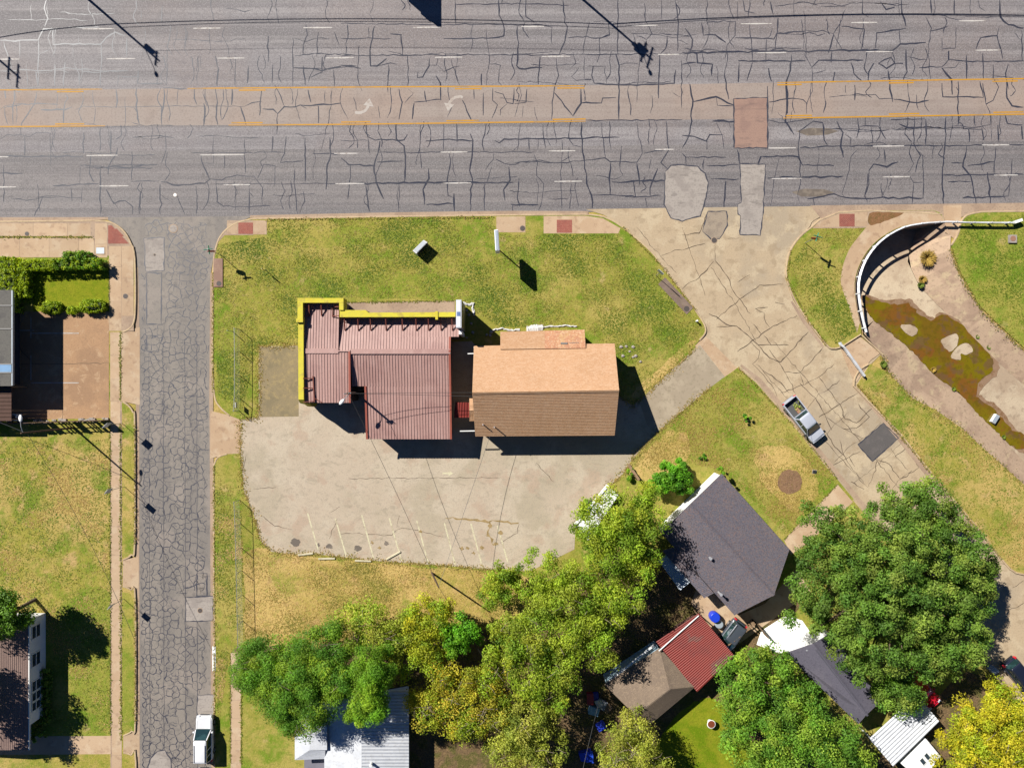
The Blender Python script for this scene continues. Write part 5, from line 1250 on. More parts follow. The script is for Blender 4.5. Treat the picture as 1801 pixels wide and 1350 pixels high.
# ---- timber fences, board by board
def board_fence(p0, p1, h, n, label, bw=.16, gaps=.2, mat=None, seed=1):
    r = random.Random(seed); mat = mat or m_wood
    t = thing('board_fence', label, 'fence', G(*p0))
    a, b = G(*p0), G(*p1); L = (b-a).length; d = (b-a)/L; ang = math.atan2(d.y, d.x)
    for z in (.45, h*.55, h-.3):
        MB().bar(a+Vector((0,0,z)), b+Vector((0,0,z)), .05, .09).build('rail', mat, t)
    k = max(2, int(L/2.4))
    for i in range(k+1):
        p = a.lerp(b, i/k); MB().bar((p.x,p.y,.05), (p.x,p.y,h-.1), .1).build('post', mat, t)
    u = 0.0; nn = 0; me = None
    while u < L-bw and nn < 120:
        if r.random() > gaps:
            if me is None:
                me = MB().box((0,.035,.12), (bw*.97,.06,h)).build('board', mat, t).data
                bpy.data.objects.remove([o for o in t.children if o.data == me][0])
            p = a+d*u
            child('board', me, t, (p.x, p.y, 0), ang, (1, 1, r.uniform(.93, 1.02)))
        u += bw; nn += 1
    return t
board_fence((-40,746), (194,738.5), 1.95, 60, 'gappy grey board fence along the south edge of the forecourt', .22, .42, seed=3)
board_fence((420,1136), (532,1134), 1.8, 40, 'weathered board fence at the end of the dry grass', .15, .04, seed=4)
board_fence((1254,1140), (1322,1088), 1.7, 40, 'board fence beside the grey hatchback', .15, .03, seed=5)
board_fence((1322,1088), (1342,1112), 1.7, 20, 'short board fence ending at the white patio', .15, .03, seed=6)
mb = MB()
for i in range(60):
    x = random.uniform(-40, 193); y = 741-(x-70)*.03+random.uniform(-2.5, 2.5); s = random.uniform(.08, .22); p = G(x, y, .13)
    mb.box((p.x-s,p.y-s*.6,.1), (p.x+s,p.y+s*.6,.13+s*.8), None)
tag(mb.build('rubble_edging', m_patch), 'row of broken stone edging at the foot of the gappy fence', 'edging', kind='stuff')

# ---- guard rails by the channel
gr = thing('guard_rail', 'curved white guard rail above the drainage channel wall', 'guard rail', G(1512, 500))
path = ARC[::-1] + [(1700,393.4),(1740,393.8),(1775,393.8)]
def sweep(path, zc, w, h, name, mat, par):
    P = [G(x, y) for x, y in path]; rings = []
    for i, p in enumerate(P):
        d = P[min(i+1, len(P)-1)]-P[max(i-1, 0)]; d.normalize(); n = Vector((-d.y, d.x, 0))
        rings.append([p+n*u+Vector((0,0,zc+v)) for u, v in ((-w*.5,-h*.5),(w*.5,-h*.25),(-w*.2,0),(w*.5,h*.25),(-w*.5,h*.5),(-w,h*.5),(-w*.7,0),(-w,-h*.5))])
    return MB().loft(rings).build(name, mat, par)
sweep(path, .66, .10, .34, 'rail', m_rail, gr)
acc = 0
P = [G(x, y) for x, y in path]; last = -9
for i in range(len(P)-1):
    L = (P[i+1]-P[i]).length; u = 0
    while acc+L-last >= 1.9:
        u = last+1.9-acc; last = last+1.9
        if u < 0: continue
        p = P[i].lerp(P[i+1], max(0, min(1, u/L)))
        MB().bar((p.x,p.y,-.1), (p.x,p.y,.86), .13).build('post', m_rail, gr)
    acc += L
e = G(1776,393.5); MB().bar(e+Vector((0,0,.62)), e+Vector((.85,.28,.60)), .3, .32).build('end_shoe', m_wht, gr)
g2 = thing('guard_rail', 'short straight white guard rail beside the sloped drive plate', 'guard rail', G(1498, 632))
pa2 = smooth([(1474,602),(1476,607),(1482,612),(1500,637),(1517,661)], 3)
sweep(pa2, .52, .16, .3, 'rail', m_rail, g2)
for x, y in ((1476,606),(1490,624),(1504,643),(1516,659)):
    p = G(x, y); MB().bar((p.x,p.y,-.02), (p.x,p.y,.6), .12).build('post', m_rail, g2)

# ---- covers, inlets, wheel stops
def disc(px, py, r, z, label, cat='manhole cover', mat=None, name='manhole_cover'):
    p = G(px, py); t = thing(name, label, cat, p)
    ring = lambda rr, zz: [p+Vector((math.cos(a)*rr, math.sin(a)*rr, zz)) for a in [2*math.pi*k/20 for k in range(20)]]
    MB().loft([ring(r, z-.03), ring(r, z), ring(r*.86, z+.004)]).build('frame', m_gutter, t)
    MB().loft([ring(r*.82, z), ring(r*.82, z+.010), ring(r*.5, z+.014)]).build('lid', mat or m_iron, t)
    return t
disc(919, 402, .34, .148, 'round manhole cover in the pavement slab near the pole sign')
disc(1256, 422.5, .36, .02, 'round manhole cover in the mouth of the concrete street')
disc(308, 343, .22, .012, 'small valve cover in the main road above the narrow street', 'valve cover', m_wht)
disc(49, 411.5, .26, .150, 'manhole cover in the upper left pavement')
disc(222, 521, .32, .150, 'manhole cover in the pavement beside the curved kerb')
disc(305, 402, .5, .016, 'patched round manhole at the mouth of the narrow street', mat=m_patch)
disc(272, 448, .14, .018, 'tiny valve cover in the pale patch of the narrow street', 'valve cover')
disc(352, 1073, .3, .018, 'round cover in the pale square patch of the narrow street')
inl = thing('inlet_slab', 'long storm inlet slab beside the curved concrete street', 'inlet', G(1187, 519))
d = (G(1213,545)-G(1162,494)).normalized(); n = Vector((-d.y, d.x, 0)); a = G(1168,490); b_ = G(1219,542)
q = [G(1169,488), G(1219,541), G(1207,553), G(1157,500)]
MB().slab([(v.x,v.y) for v in q], .1, .165).build('slab', M('inlet_concrete', pc(140,118,104), [(1,5,pc(160,138,120),.45,.7,.7)], .9), inl)
p = G(1207,543); MB().tube([(p.x,p.y,.16),(p.x,p.y,.175)], .3, 16).build('lid', m_iron, inl)
inl2 = thing('inlet_slab', 'brown inlet slab at the street edge below the stop sign', 'inlet', G(385, 479))
MB().slab(gp([(377,455),(393,455),(393,505),(377,505)]), .1, .22).build('slab', M('inlet_brown', pc(164,130,112), [(1,5,pc(186,154,130),.45,.7,.7)], .9), inl2)
p = G(386.5,499); MB().tube([(p.x,p.y,.2),(p.x,p.y,.232)], .27, 16).build('lid', m_iron, inl2)
bx = thing('catch_basin', 'square concrete catch basin with rusty round lid on the east lawn', 'catch basin', G(1778, 422))
MB().slab(gp([(1771,414),(1785,414),(1785,428),(1771,428)]), .1, .32).build('box', m_patch, bx, bevel=.03)
p = G(1778,420.5); MB().tube([(p.x,p.y,.3),(p.x,p.y,.345)], .3, 16).build('lid', flat('rusty_lid', pc(176,130,104)), bx)
ub = thing('meter_box', 'white meter box lid set in the corner pavement at upper left', 'meter box', G(178, 441))
MB().slab(gp([(169,434),(186,434),(186,448),(169,448)]), .12, .165).build('frame', m_walk, ub)
MB().slab(gp([(170.8,436),(184.8,436),(184.8,446.5),(170.8,446.5)]), .15, .175).build('lid', flat('meter_lid', (0.37,0.407,0.459,1), .5), ub)
mb_ = thing('meter_box', 'small black meter box in the dry grass by the round bare patch', 'meter box', G(1432, 829))
MB().slab(gp([(1429,826),(1435,827),(1434,832),(1428,831)]), .1, .22).build('lid', m_dark, mb_, bevel=.01)
MB().slab(gp([(1428,825),(1436,826),(1435,833),(1427,832)]), .1, .15).build('frame', m_patch, mb_)
stops = [(zl((380,780),3,[(435,585),(515,576)]), 'concrete wheel stop at the left end of the bay row'), (zl((380,780),3,[(543,605),(630,603)]), 'second concrete wheel stop from the chain link fence'), (zl((380,780),3,[(735,614),(820,617)]), 'third concrete wheel stop, lying on the grass edge'), (zl((380,780),3,[(900,608),(975,566)]), 'displaced wheel stop lying askew across a bay line')]
m_ws = M('cream_wheel_stop', pc(226,214,180), [(2,5,pc(190,176,146),.5,.72,.6)], .85)
for (p0, p1), lb in stops:
    a, b = G(*p0, .14), G(*p1, .14); dd = (b-a).normalized(); nn = Vector((-dd.y, dd.x, 0))
    rg = [[c+nn*u+Vector((0,0,v)) for u, v in ((-.11,0),(.11,0),(.07,.13),(-.07,.13))] for c in (a, a+dd*.06, b-dd*.06, b)]
    tag(MB().loft(rg).build('wheel_stop', m_ws, bevel=.015), lb, 'wheel stop', 'wheel stops at the bays')
tag(MB().slab(gp(ragged([(1367,847),(1375,829),(1388,825),(1402,830),(1410,847),(1403,862),(1388,868),(1374,863)], 1.5, 3)), .12, .165).build('bare_patch', M('bare_mulch', pc(150,114,84), [(1.5,5,pc(128,98,72),.45,.7,.7),(7,4,pc(180,146,110),.52,.75,.6)], .95, bump=(8,.8,.06))), 'round bare brown patch in the dry grass where a tree stood', 'mulch bed')
struct('white_kerb_paint', MB().slab(gp([(374.5,1135),(380,1135),(380,1178),(374.5,1178)]), .1, .163), m_wht)
hp = thing('pedestal', 'small white utility post at the lawn tip by the concrete street', 'utility post', G(1224, 565))
p = G(1224,565); MB().tube([(p.x,p.y,.1),(p.x,p.y,.62)], .09, 10, .07).tube([(p.x,p.y,.58),(p.x,p.y,.75)], .12, 10, .06).build('post', m_wht, hp)
ac = thing('condenser', 'white air conditioning unit at the corner of the brown lean-to', 'air conditioner', G(44, 736))
p = A(22,734,1.0); MB().box((p.x-.4,p.y-.35,.1), (p.x+.4,p.y+.35,.95)).build('case', m_wht, ac, bevel=.04)
MB().tube([(p.x,p.y,.94),(p.x,p.y,.99)], .3, 16).build('fan_grille', m_dark, ac)
bb = thing('bird_bath', 'round white planter with brown soil on the bright green lawn', 'planter', G(1244, 1266))
p = A(1250,1271,.6)
rg = [[Vector((p.x+math.cos(a)*r, p.y+math.sin(a)*r, z)) for a in [2*math.pi*k/18 for k in range(18)]] for r, z in ((.22,.1),(.26,.3),(.2,.45),(.42,.72),(.48,.86),(.40,.84))]
MB().loft(rg).build('bowl', m_wht, bb, smooth=True)
MB().tube([(p.x,p.y,.82),(p.x,p.y,.855)], .39, 18).build('soil', flat('potting_soil', pc(140,70,40)), bb)
fx = thing('foam_box', 'white foam box lying in the channel water', 'box', A(1747, 736, -.8))
Mz = Matrix.Translation(A(1747,736,-.8)) @ Matrix.Rotation(math.radians(58), 4, 'Z')
MB().box((-.5,-.25,0), (.5,.25,.4), Mz).build('body', m_wht, fx, bevel=.03); MB().box((-.46,-.21,.4), (.46,.21,.44), Mz).build('lid', m_pale, fx)
# things in the yards
def barrel(px, py, z0, r, h, mat, label, cat='barrel', name='barrel'):
    p = G(px, py); t = thing(name, label, cat, p)
    rr = lambda q, z: [Vector((p.x+math.cos(a)*q, p.y+math.sin(a)*q, z)) for a in [2*math.pi*k/16 for k in range(16)]]
    MB().loft([rr(r*.9,z0),rr(r,z0+h*.2),rr(r,z0+h*.8),rr(r*.92,z0+h),rr(r*.8,z0+h*.97)]).build('body', mat, t, smooth=True)
    MB().tube([(p.x,p.y,z0+h*.9),(p.x,p.y,z0+h*.99)], r*.8, 16).build('lid', mat, t)
    return t
m_blue = flat('blue_plastic', (0.0111,0.037,0.407,1), .35)
barrel(1253, 1080, .13, .55, 1.0, m_blue, 'bright blue barrel behind the grey hatchback')
barrel(1262, 1094, .13, .45, .6, m_pale, 'pale tub beside the bright blue barrel', 'tub', 'tub')
bt = thing('wheelie_bin', 'big blue bin lying in the shade at the bottom edge', 'bin', A(1029, 1331, 0))
q = [A(x, y, .8) for x, y in ((1018,1325),(1040,1320),(1042,1341),(1022,1338))]
MB().slab([(v.x,v.y) for v in q], .1, .8).build('body', m_blue, bt, bevel=.05)
MB().bar(q[1], q[2], .3, .1).build('lid', flat('blue_lid', (0.0222,0.0666,0.444,1), .35), bt)
junk = [((1037,1224),'red',(0.296,0.0222,0.0296,1)),((1044,1221),'dark blue',(0.0148,0.0296,0.296,1)),((1043,1244),'pale blue',(0.185,0.333,0.444,1)),((1058,1235),'grey',(0.222,0.237,0.266,1)),((1056,1272),'deep blue',(0.0148,0.037,0.37,1)),((1066,1240),'brown',(0.185,0.118,0.074,1)),((1052,1232),'white',(0.518,0.518,0.518,1))]
for (x, y), cn, c in junk:
    Mz = Matrix.Translation(G(x, y)) @ Matrix.Rotation(random.uniform(0, 3), 4, 'Z')
    t = thing('storage_box', '%s storage box in the heap beside the taupe cottage' % cn, 'box', G(x, y), group='boxes heaped by the cottage')
    w, l, h = random.uniform(.3,.5), random.uniform(.3,.6), random.uniform(.4,.9)
    MB().box((-w,-l,.12), (w,l,h), Mz).build('body', flat('box_'+cn.replace(' ','_'), c, .5), t, bevel=.03)
    MB().box((-w-.03,-l-.03,h), (w+.03,l+.03,h+.06), Mz).build('lid', flat('lid_'+cn.replace(' ','_'), (c[0]*.8,c[1]*.8,c[2]*.8,1), .5), t)
lb = thing('leaning_board', 'long grey board lying at the tip of the car park by a lime bush', 'board', G(1112, 830))
MB().bar(A(1105,816,.3), A(1124,844,.9), .28, .06).build('plank', m_wood, lb); MB().bar(G(1118,836,.13), A(1119,838,.7), .1).build('prop', m_wood, lb)
# stones on the lawn behind the tan shop and in the passage
STN = ['pale stone on the grass nearest the tan shop corner, leftmost of the top row', 'middle pale stone of the top row beyond the tan shop', 'right hand pale stone of the top row beyond the tan shop', 'leftmost pale stone of the lower row beyond the tan shop', 'pale stone between the two rows beyond the tan shop', 'pale stone at the right of the lower row beyond the tan shop', 'lowest pale stone, nearest the drive strip, beyond the tan shop', 'pale stone in the middle of the lower row beyond the tan shop',
       'topmost stone in the shade beside the cabinet sign', 'second stone down in the shade beside the cabinet sign', 'third stone down in the shade beside the cabinet sign', 'stone in the middle of the shaded passage mouth', 'left one of the two stones close to the porch roof', 'right one of the two stones close to the porch roof', 'stone at the corner of the maroon roof in the shade', 'highest of the stones close to the porch roof']
st_px = [(1092,610),(1101,609),(1113,610),(1095,626),(1107,618),(1118,626),(1126,636),(1113,640-12),(821,546),(825,554),(829,569),(832,585),(856,589),(862,590),(821,594),(864,584)]
for i, (x, y) in enumerate(st_px):
    bm = bmesh.new(); bmesh.ops.create_icosphere(bm, subdivisions=1, radius=1)
    s = random.uniform(.12, .22)
    for v in bm.verts: v.co = Vector((v.co.x*s*random.uniform(.8,1.3), v.co.y*s*random.uniform(.8,1.2), v.co.z*s*.6))
    me = bpy.data.meshes.new('stone'); bm.to_mesh(me); bm.free(); me.materials.append(m_patch)
    o = bpy.data.objects.new('stone', me); COL.objects.link(o); p = G(x, y); o.location = (p.x, p.y, .16)
    tag(o, STN[i], 'stone', 'stones beyond the tan shop' if i < 8 else 'stones between the shops')
# torn white plastic and boards in front of the tan shop
m_scrap = M('torn_sheeting', (.42,.41,.39,1), [(2,5,(.3,.28,.25,1),.45,.68,.7),(7,4,(.55,.54,.52,1),.5,.7,.6)], .7)
def scrap(pts, w, label, z=.18):
    mb = MB(); P = [G(x, y, z) for x, y in pts]
    vs = []
    for i, p in enumerate(P):
        d = (P[min(i+1,len(P)-1)]-P[max(i-1,0)]).normalized(); n = Vector((-d.y, d.x, 0))
        ww = w*random.uniform(.6, 1.2)
        vs += [p+n*ww+Vector((0,0,random.uniform(-.04,.05))), p+Vector((0,0,random.uniform(.03,.14))), p-n*ww+Vector((0,0,random.uniform(-.04,.05)))]
    fs = []
    for i in range(len(P)-1):
        for k in (0, 1): fs.append((3*i+k, 3*i+k+1, 3*i+4+k, 3*i+3+k))
    o = mb.add(vs, fs).build('plastic_sheeting', m_scrap); md = o.modifiers.new('s', 'SOLIDIFY'); md.thickness = .015
    return tag(o, label, 'sheeting')
scrap(wig([(926,578.5),(942,577),(955,576)], 2, .4), .36, 'wide torn white sheet lying against the porch roof of the tan shop')
scrap(wig([(955,575.5),(975,574),(995,573),(1014,574)], 3, .6), .09, 'thin strip of white sheeting trailing along the porch roof')
scrap(wig([(866,581),(884,578),(900,581),(914,580)], 3, .8), .12, 'crumpled pale strip on the grass between the shops')
scrap(wig([(813,533),(824,536),(833,534),(832,545),(834,555)], 2.5, .8), .13, 'tangled pale strip beside the cabinet sign')
wt = thing('white_trailer', 'white flat trailer half hidden under the tree at the car park edge', 'trailer', G(1045, 890))
q = [A(x, y, 1.0) for x, y in ((1068,852),(1086,870),(1034,948),(1010,922))]
MB().slab([(v.x,v.y) for v in q], .55, 1.0).build('bed', m_wht, wt, bevel=.05)
c_ = (q[0]+q[1]+q[2]+q[3])/4
for i in range(4):
    a, b = q[i], q[(i+1) % 4]; MB().bar(a+Vector((0,0,.25)), b+Vector((0,0,.25)), .07).build('side_rail', m_wht, wt)
for t in (.45, .62):
    for e0, e1 in ((q[1], q[2]), (q[0], q[3])):
        w0 = e0.lerp(e1, t); o_ = (w0-c_).normalized()*.15
        MB().tube([(w0.x,w0.y,.42),(w0.x+o_.x,w0.y+o_.y,.42)], .32, 12).build('wheel', m_dark, wt)
# ================================================================ VEHICLES
m_tyre = flat('tyre_rubber', (0.0111,0.0111,0.0118,1), .8)
m_rim = flat('alloy', (0.333,0.34,0.355,1), .35, metal=.7)
m_cglass = M('car_glass', (0.00888,0.0222,0.0222,1), [(1.5,2,(0.0222,0.0518,0.0518,1),.4,.7,.7)], .05, spec=.7)
m_tail = flat('tail_light', (0.37,0.0148,0.0222,1), .25)
m_head = flat('head_light', (0.518,0.548,0.592,1), .15)
m_trimb = flat('black_trim', (0.0148,0.0148,0.0163,1), .5)
def rr_ring(x0, x1, hw, r, z, n=5, taper=0.0, zf=None):
    """rounded rectangle in plan, x forward; taper narrows the front"""
    pts = []
    for cx, cy, a0 in ((x1-r, hw-r, 0), (x0+r, hw-r, 90), (x0+r, -hw+r, 180), (x1-r, -hw+r, 270)):
        for k in range(n+1):
            a = math.radians(a0+90*k/n); x = cx+math.cos(a)*r; y = cy+math.sin(a)*r
            f = 1-taper*max(0, (x-(x0+x1)/2)/(x1-x0)*2)
            pts.append(Vector((x, y*f, z if zf is None else zf(x, z))))
    return pts
def place(t, o):
    o.parent = t; return o
def car(name, label, px, py, ang, paint, L=4.8, W=1.85, H=1.7, kind='suv', cat='car'):
    t = thing(name, label, cat, G(px, py, 0.01), ang)
    def B(mb, nm, mat, par=None, smooth=False, bevel=0):
        o = MB.build(mb, nm, mat, None, smooth, bevel); o.parent = par or t; return o
    x0, x1 = -L/2, L/2; hw = W/2; belt = .98 if kind != 'truck' else 1.02
    xw = x1-(1.15 if kind == 'truck' else L*.30)                        # cowl (base of the windscreen)
    hood = lambda x, z: z - max(0, (x-xw))*.13 - max(0, (x-(x1-.25)))*.5
    lower = [rr_ring(x0+.08, x1-.05, hw-.06, .28, .34, taper=.05), rr_ring(x0, x1, hw-.01, .34, .55, taper=.07), rr_ring(x0+.01, x1-.02, hw, .36, .78, taper=.08)]
    if kind == 'truck':
        xb = x0+1.92                      # cab back
        body = lower+[rr_ring(x0+.02, x1-.06, hw-.02, .36, belt, taper=.09, zf=hood)]
        n = len(body[0])
        mb = MB().loft(body, cap=False); mb.add(body[0], [tuple(range(n-1, -1, -1))])
        # deck: bonnet + cab floor, then the open box
        top = body[-1]
        front = [p for p in top if p.x > xb]
        mid = [Vector((xb, hw-.02, belt)), Vector((xb, -hw+.02, belt))]
        fr = sorted(front, key=lambda p: math.atan2(p.y, p.x-xb))
        mb.add([mid[1]]+fr+[mid[0]], [tuple(range(len(fr)+2))])
        B(mb, 'body', paint, smooth=False)
        bx0, bx1, bw = x0+.12, xb-.06, hw-.13
        bed = MB()
        for sy in (-1, 1):
            bed.box((x0+.10, min(sy*bw, sy*(hw-.02)), belt-.06), (xb, max(sy*bw, sy*(hw-.02)), belt+.02))
        bed.box((x0+.03, -hw+.12, belt-.06), (bx0+.02, hw-.12, belt+.015)); bed.box((bx1, -hw+.04, belt-.06), (xb+.02, hw-.04, belt+.04))
        B(bed, 'bed_rail', paint, bevel=.02)
        inn = MB(); inn.add([(bx0,-bw,.55),(bx1,-bw,.55),(bx1,bw,.55),(bx0,bw,.55)], [(0,1,2,3)])
        for a, b_ in (((bx0,-bw),(bx1,-bw)),((bx1,-bw),(bx1,bw)),((bx1,bw),(bx0,bw)),((bx0,bw),(bx0,-bw))):
            inn.add([(a[0],a[1],.55),(b_[0],b_[1],.55),(b_[0],b_[1],belt),(a[0],a[1],belt)], [(3,2,1,0)])
        B(inn, 'bed_liner', flat('bed_liner', pc(100,100,100), .8))
        cx0 = xb
    else:
        body = lower+[rr_ring(x0+.04, x1-.03, hw-.03, .40, belt-.08, taper=.10, zf=hood), rr_ring(x0+.10, x1-.16, hw-.12, .42, belt, taper=.12, zf=hood)]
        B(MB().loft(body), 'body', paint, smooth=False)
        cx0 = x0+.10
    # greenhouse: glass below, painted roof above, pillars between
    rx0 = cx0+.22; rx1 = xw-.72; rz = H
    g0 = rr_ring(cx0+.03, xw+.12, hw-.10, .16, belt-.03); g1 = rr_ring(rx0-.03, rx1+.05, hw-.26, .16, rz-.05)
    B(MB().loft([g0, g1]), 'glasshouse', m_cglass)
    r0 = rr_ring(rx0-.06, rx1+.02, hw-.22, .2, rz-.07); r1 = rr_ring(rx0+.0, rx1-.06, hw-.27, .2, rz); r2 = rr_ring(rx0+.2, rx1-.25, hw-.42, .12, rz+.03)
    B(MB().loft([r0, r1, r2]), 'roof', paint, smooth=True)
    pil = [(cx0+.08, rx0), (xw+.02, rx1-.02)]
    if L > 4.3: pil.append(((cx0+xw)/2-.05, (rx0+rx1)/2))
    if kind == 'suv': pil.append((cx0+.28*(xw-cx0), rx0+.22*(rx1-rx0)))
    for a, b_ in pil:
        for s in (-1, 1):
            B(MB().bar((a, s*(hw-.11), belt-.02), (b_, s*(hw-.265), rz-.06), .09, .05), 'pillar', paint)
    if kind == 'suv':
        for s in (-1, 1):
            B(MB().tube([(rx0+.1, s*(hw-.36), rz+.06), (rx1-.5, s*(hw-.36), rz+.06)], .03, 6), 'roof_rack', m_trimb)
    for s in (-1, 1):
        B(MB().box((xw-.28, min(s*(hw-.04), s*(hw+.16)), belt-.02), (xw-.12, max(s*(hw-.04), s*(hw+.16)), belt+.14)), 'mirror', m_trimb if kind == 'truck' else paint, bevel=.03)
        B(MB().box((x1-.24, min(s*(hw-.48), s*(hw-.14)), .62), (x1-.035, max(s*(hw-.48), s*(hw-.14)), .80)), 'head_light', m_head, bevel=.02)
        B(MB().box((x0-.01, min(s*(hw-.28), s*(hw-.05)), .66), (x0+.16, max(s*(hw-.28), s*(hw-.05)), 1.0)), 'tail_light', m_tail, bevel=.02)
        for x in (x0+.95, x1-.92):
            w = B(MB().tube([(x, s*(hw-.22), .34), (x, s*(hw+.005), .34)], .345, 16), 'wheel', m_tyre)
            B(MB().tube([(x, s*(hw-.02), .34), (x, s*(hw+.012), .34)], .2, 12), 'rim', m_rim, w)
    B(MB().box((x1-.06, -hw*.55, .42), (x1+.015, hw*.55, .62)), 'grille', m_trimb, bevel=.02)
    B(MB().box((x0-.06, -hw*.82, .42), (x0+.06, hw*.82, .58)), 'bumper', m_trimb if kind != 'truck' else m_rim, bevel=.03)
    return t
def paint(n, c, r=.28): return M(n, c, [(0.7,3,(c[0]*.9,c[1]*.9,c[2]*.9,1),.4,.7,.5),(9,3,(c[0]*.85,c[1]*.83,c[2]*.8,1),.55,.8,.3)], r, spec=.5, coat=.4)
tk = car('pickup_truck', 'silver pickup truck with open bed parked on the concrete street', 1408.5, 737, math.radians(-52), paint('silver_paint', (0.311,0.326,0.37,1), .35), 5.45, 1.84, 1.74, 'truck', 'pickup truck')
# sacks and leaves in the pickup's bed
ld = thing('yard_waste', 'heap of leafy yard waste and a sack in the pickup bed', 'yard waste', G(1397, 715, .58), math.radians(-52))
mb = MB()
for i in range(70):
    p = Vector((random.gauss(.0,.28), random.gauss(.05,.22), random.uniform(.02,.3))); a = Vector((random.uniform(-1,1), random.uniform(-1,1), random.uniform(-.3,.6)))*.14; b_ = Vector((random.uniform(-1,1), random.uniform(-1,1), 0))*.08
    mb.add([p-a, p+b_, p+a, p-b_], [(0,1,2,3)])
o = mb.build('leaves', flat('cut_leaves', pc(170,180,70), .9)); o.parent = ld
o = MB().box((.1,-.35,.0), (.75,.05,.22)).build('sack', flat('paper_sack', pc(190,140,110), .9), bevel=.08); o.parent = ld
car('suv', 'white SUV parked at the kerb of the narrow street', 364.5, 1291, math.radians(90), paint('white_car_paint', (.52,.52,.53,1), .3), 4.95, 1.88, 1.82, 'suv', 'SUV')
car('parked_car', 'pale blue grey car behind the white SUV at the bottom edge', 363.5, 1382, math.radians(90), paint('pale_car_paint', (0.296,0.34,0.407,1)), 4.7, 1.82, 1.45, 'sedan')
car('parked_car', 'black car with red tail light beside the yellow tree', 1788, 1186, math.radians(-51), paint('black_car_paint', (0.00888,0.0118,0.0222,1), .2), 4.7, 1.85, 1.65, 'suv')
car('red_truck', 'bright red car nose first next to the white carport', 1612, 1204, math.radians(-50), paint('red_car_paint', (0.407,0.00888,0.0222,1), .25), 5.0, 1.9, 1.6, 'sedan')
car('parked_car', 'dark grey hatchback with red tail light under the edge of the tin roof', 1278, 1118, math.radians(-127), paint('grey_car_paint', (0.0444,0.0518,0.0666,1), .3), 4.5, 1.8, 1.62, 'suv')
pn = thing('loose_panel', 'pale blue board lying beside the black car', 'board', G(1735, 1168))
MB().slab([tuple(G(x,y)[:2]) for x, y in ((1733,1173),(1741,1167),(1748,1174),(1740,1180))], .12, .9).build('panel', m_pale, pn, bevel=.02)
# ================================================================ VEGETATION
def leaf_material():
    m = bpy.data.materials.new('leaves'); m.use_nodes = True
    nt = m.node_tree; N = nt.nodes; L = nt.links; N.clear()
    out = N.new('ShaderNodeOutputMaterial')
    at = N.new('ShaderNodeAttribute'); at.attribute_name = 'leaf_colour'
    d = N.new('ShaderNodeBsdfPrincipled'); d.inputs['Roughness'].default_value = .62; d.inputs['Specular IOR Level'].default_value = .25
    t = N.new('ShaderNodeBsdfTranslucent')
    hs = N.new('ShaderNodeHueSaturation'); hs.inputs['Saturation'].default_value = 1.15; hs.inputs['Value'].default_value = 1.3
    L.new(at.outputs['Color'], d.inputs['Base Color']); L.new(at.outputs['Color'], hs.inputs['Color']); L.new(hs.outputs[0], t.inputs['Color'])
    mx = N.new('ShaderNodeMixShader'); mx.inputs[0].default_value = .42
    L.new(d.outputs[0], mx.inputs[1]); L.new(t.outputs[0], mx.inputs[2]); L.new(mx.outputs[0], out.inputs[0])
    return m
m_leaf = leaf_material()
m_bark = M('bark', pc(120,100,82), [(1.2,5,pc(94,78,64),.45,.7,.7,(1,1,.3)),(6,4,pc(150,130,108),.52,.75,.5)], .95, bump=(8,.6,.03))
m_twig = flat('grey_twigs', pc(150,134,112), .9)

def leaf_mesh(name, C, R, per, size, pal, seed, parent, up=0.5, aspect=.55, outdir=None, clump_jit=.28):
    """C clump centres, R clump radii; per leaves each; colours picked clump by clump and leaf by leaf"""
    r = np.random.default_rng(seed)
    n = len(C)*per
    ctr = np.repeat(C, per, 0); rad = np.repeat(R, per)[:, None]
    dirs = r.normal(size=(n, 3)); dirs /= np.linalg.norm(dirs, axis=1)[:, None]
    rr = r.random((n, 1))**0.45
    off = dirs*rr*rad; off[:, 2] *= .75
    pos = ctr+off
    nrm = dirs*.8+r.normal(size=(n, 3))*.55; nrm[:, 2] += up
    nrm /= np.linalg.norm(nrm, axis=1)[:, None]
    tmp = r.normal(size=(n, 3)); u = np.cross(nrm, tmp); u /= np.linalg.norm(u, axis=1)[:, None]
    v = np.cross(nrm, u)
    s = size*r.uniform(.65, 1.4, (n, 1))
    a = u*s; b = v*s*aspect
    P = np.stack([pos-a, pos+b-a*.15+nrm*s*.12, pos+a, pos-b-a*.15+nrm*s*.12], 1).reshape(-1, 3)
    pal = np.array(pal)*np.array([[1.85, 1.76, .95]])
    ci = r.integers(0, len(pal), len(C)); cj = r.random(len(C))[:, None]
    base = pal[ci]*(1-cj*.5)+pal[r.integers(0, len(pal), len(C))]*cj*.5
    col = np.repeat(base*r.uniform(1-clump_jit, 1+clump_jit, (len(C), 1)), per, 0)*r.uniform(.72, 1.28, (n, 1))
    col = np.concatenate([np.clip(col, 0, 1), np.ones((n, 1))], 1)
    me = bpy.data.meshes.new(name)
    me.vertices.add(4*n); me.vertices.foreach_set('co', P.astype(np.float32).ravel())
    me.loops.add(4*n); me.loops.foreach_set('vertex_index', np.arange(4*n, dtype=np.int32))
    me.polygons.add(n); me.polygons.foreach_set('loop_start', np.arange(0, 4*n, 4, dtype=np.int32)); me.polygons.foreach_set('loop_total', np.full(n, 4, dtype=np.int32))
    ca = me.color_attributes.new('leaf_colour', 'FLOAT_COLOR', 'POINT')
    ca.data.foreach_set('color', np.repeat(col, 4, 0).astype(np.float32).ravel())
    me.materials.append(m_leaf); me.update(); me.validate()
    o = bpy.data.objects.new(name, me); COL.objects.link(o)
    if parent is not None:
        o.parent = parent; o.matrix_parent_inverse = parent_inv(parent)
    return o

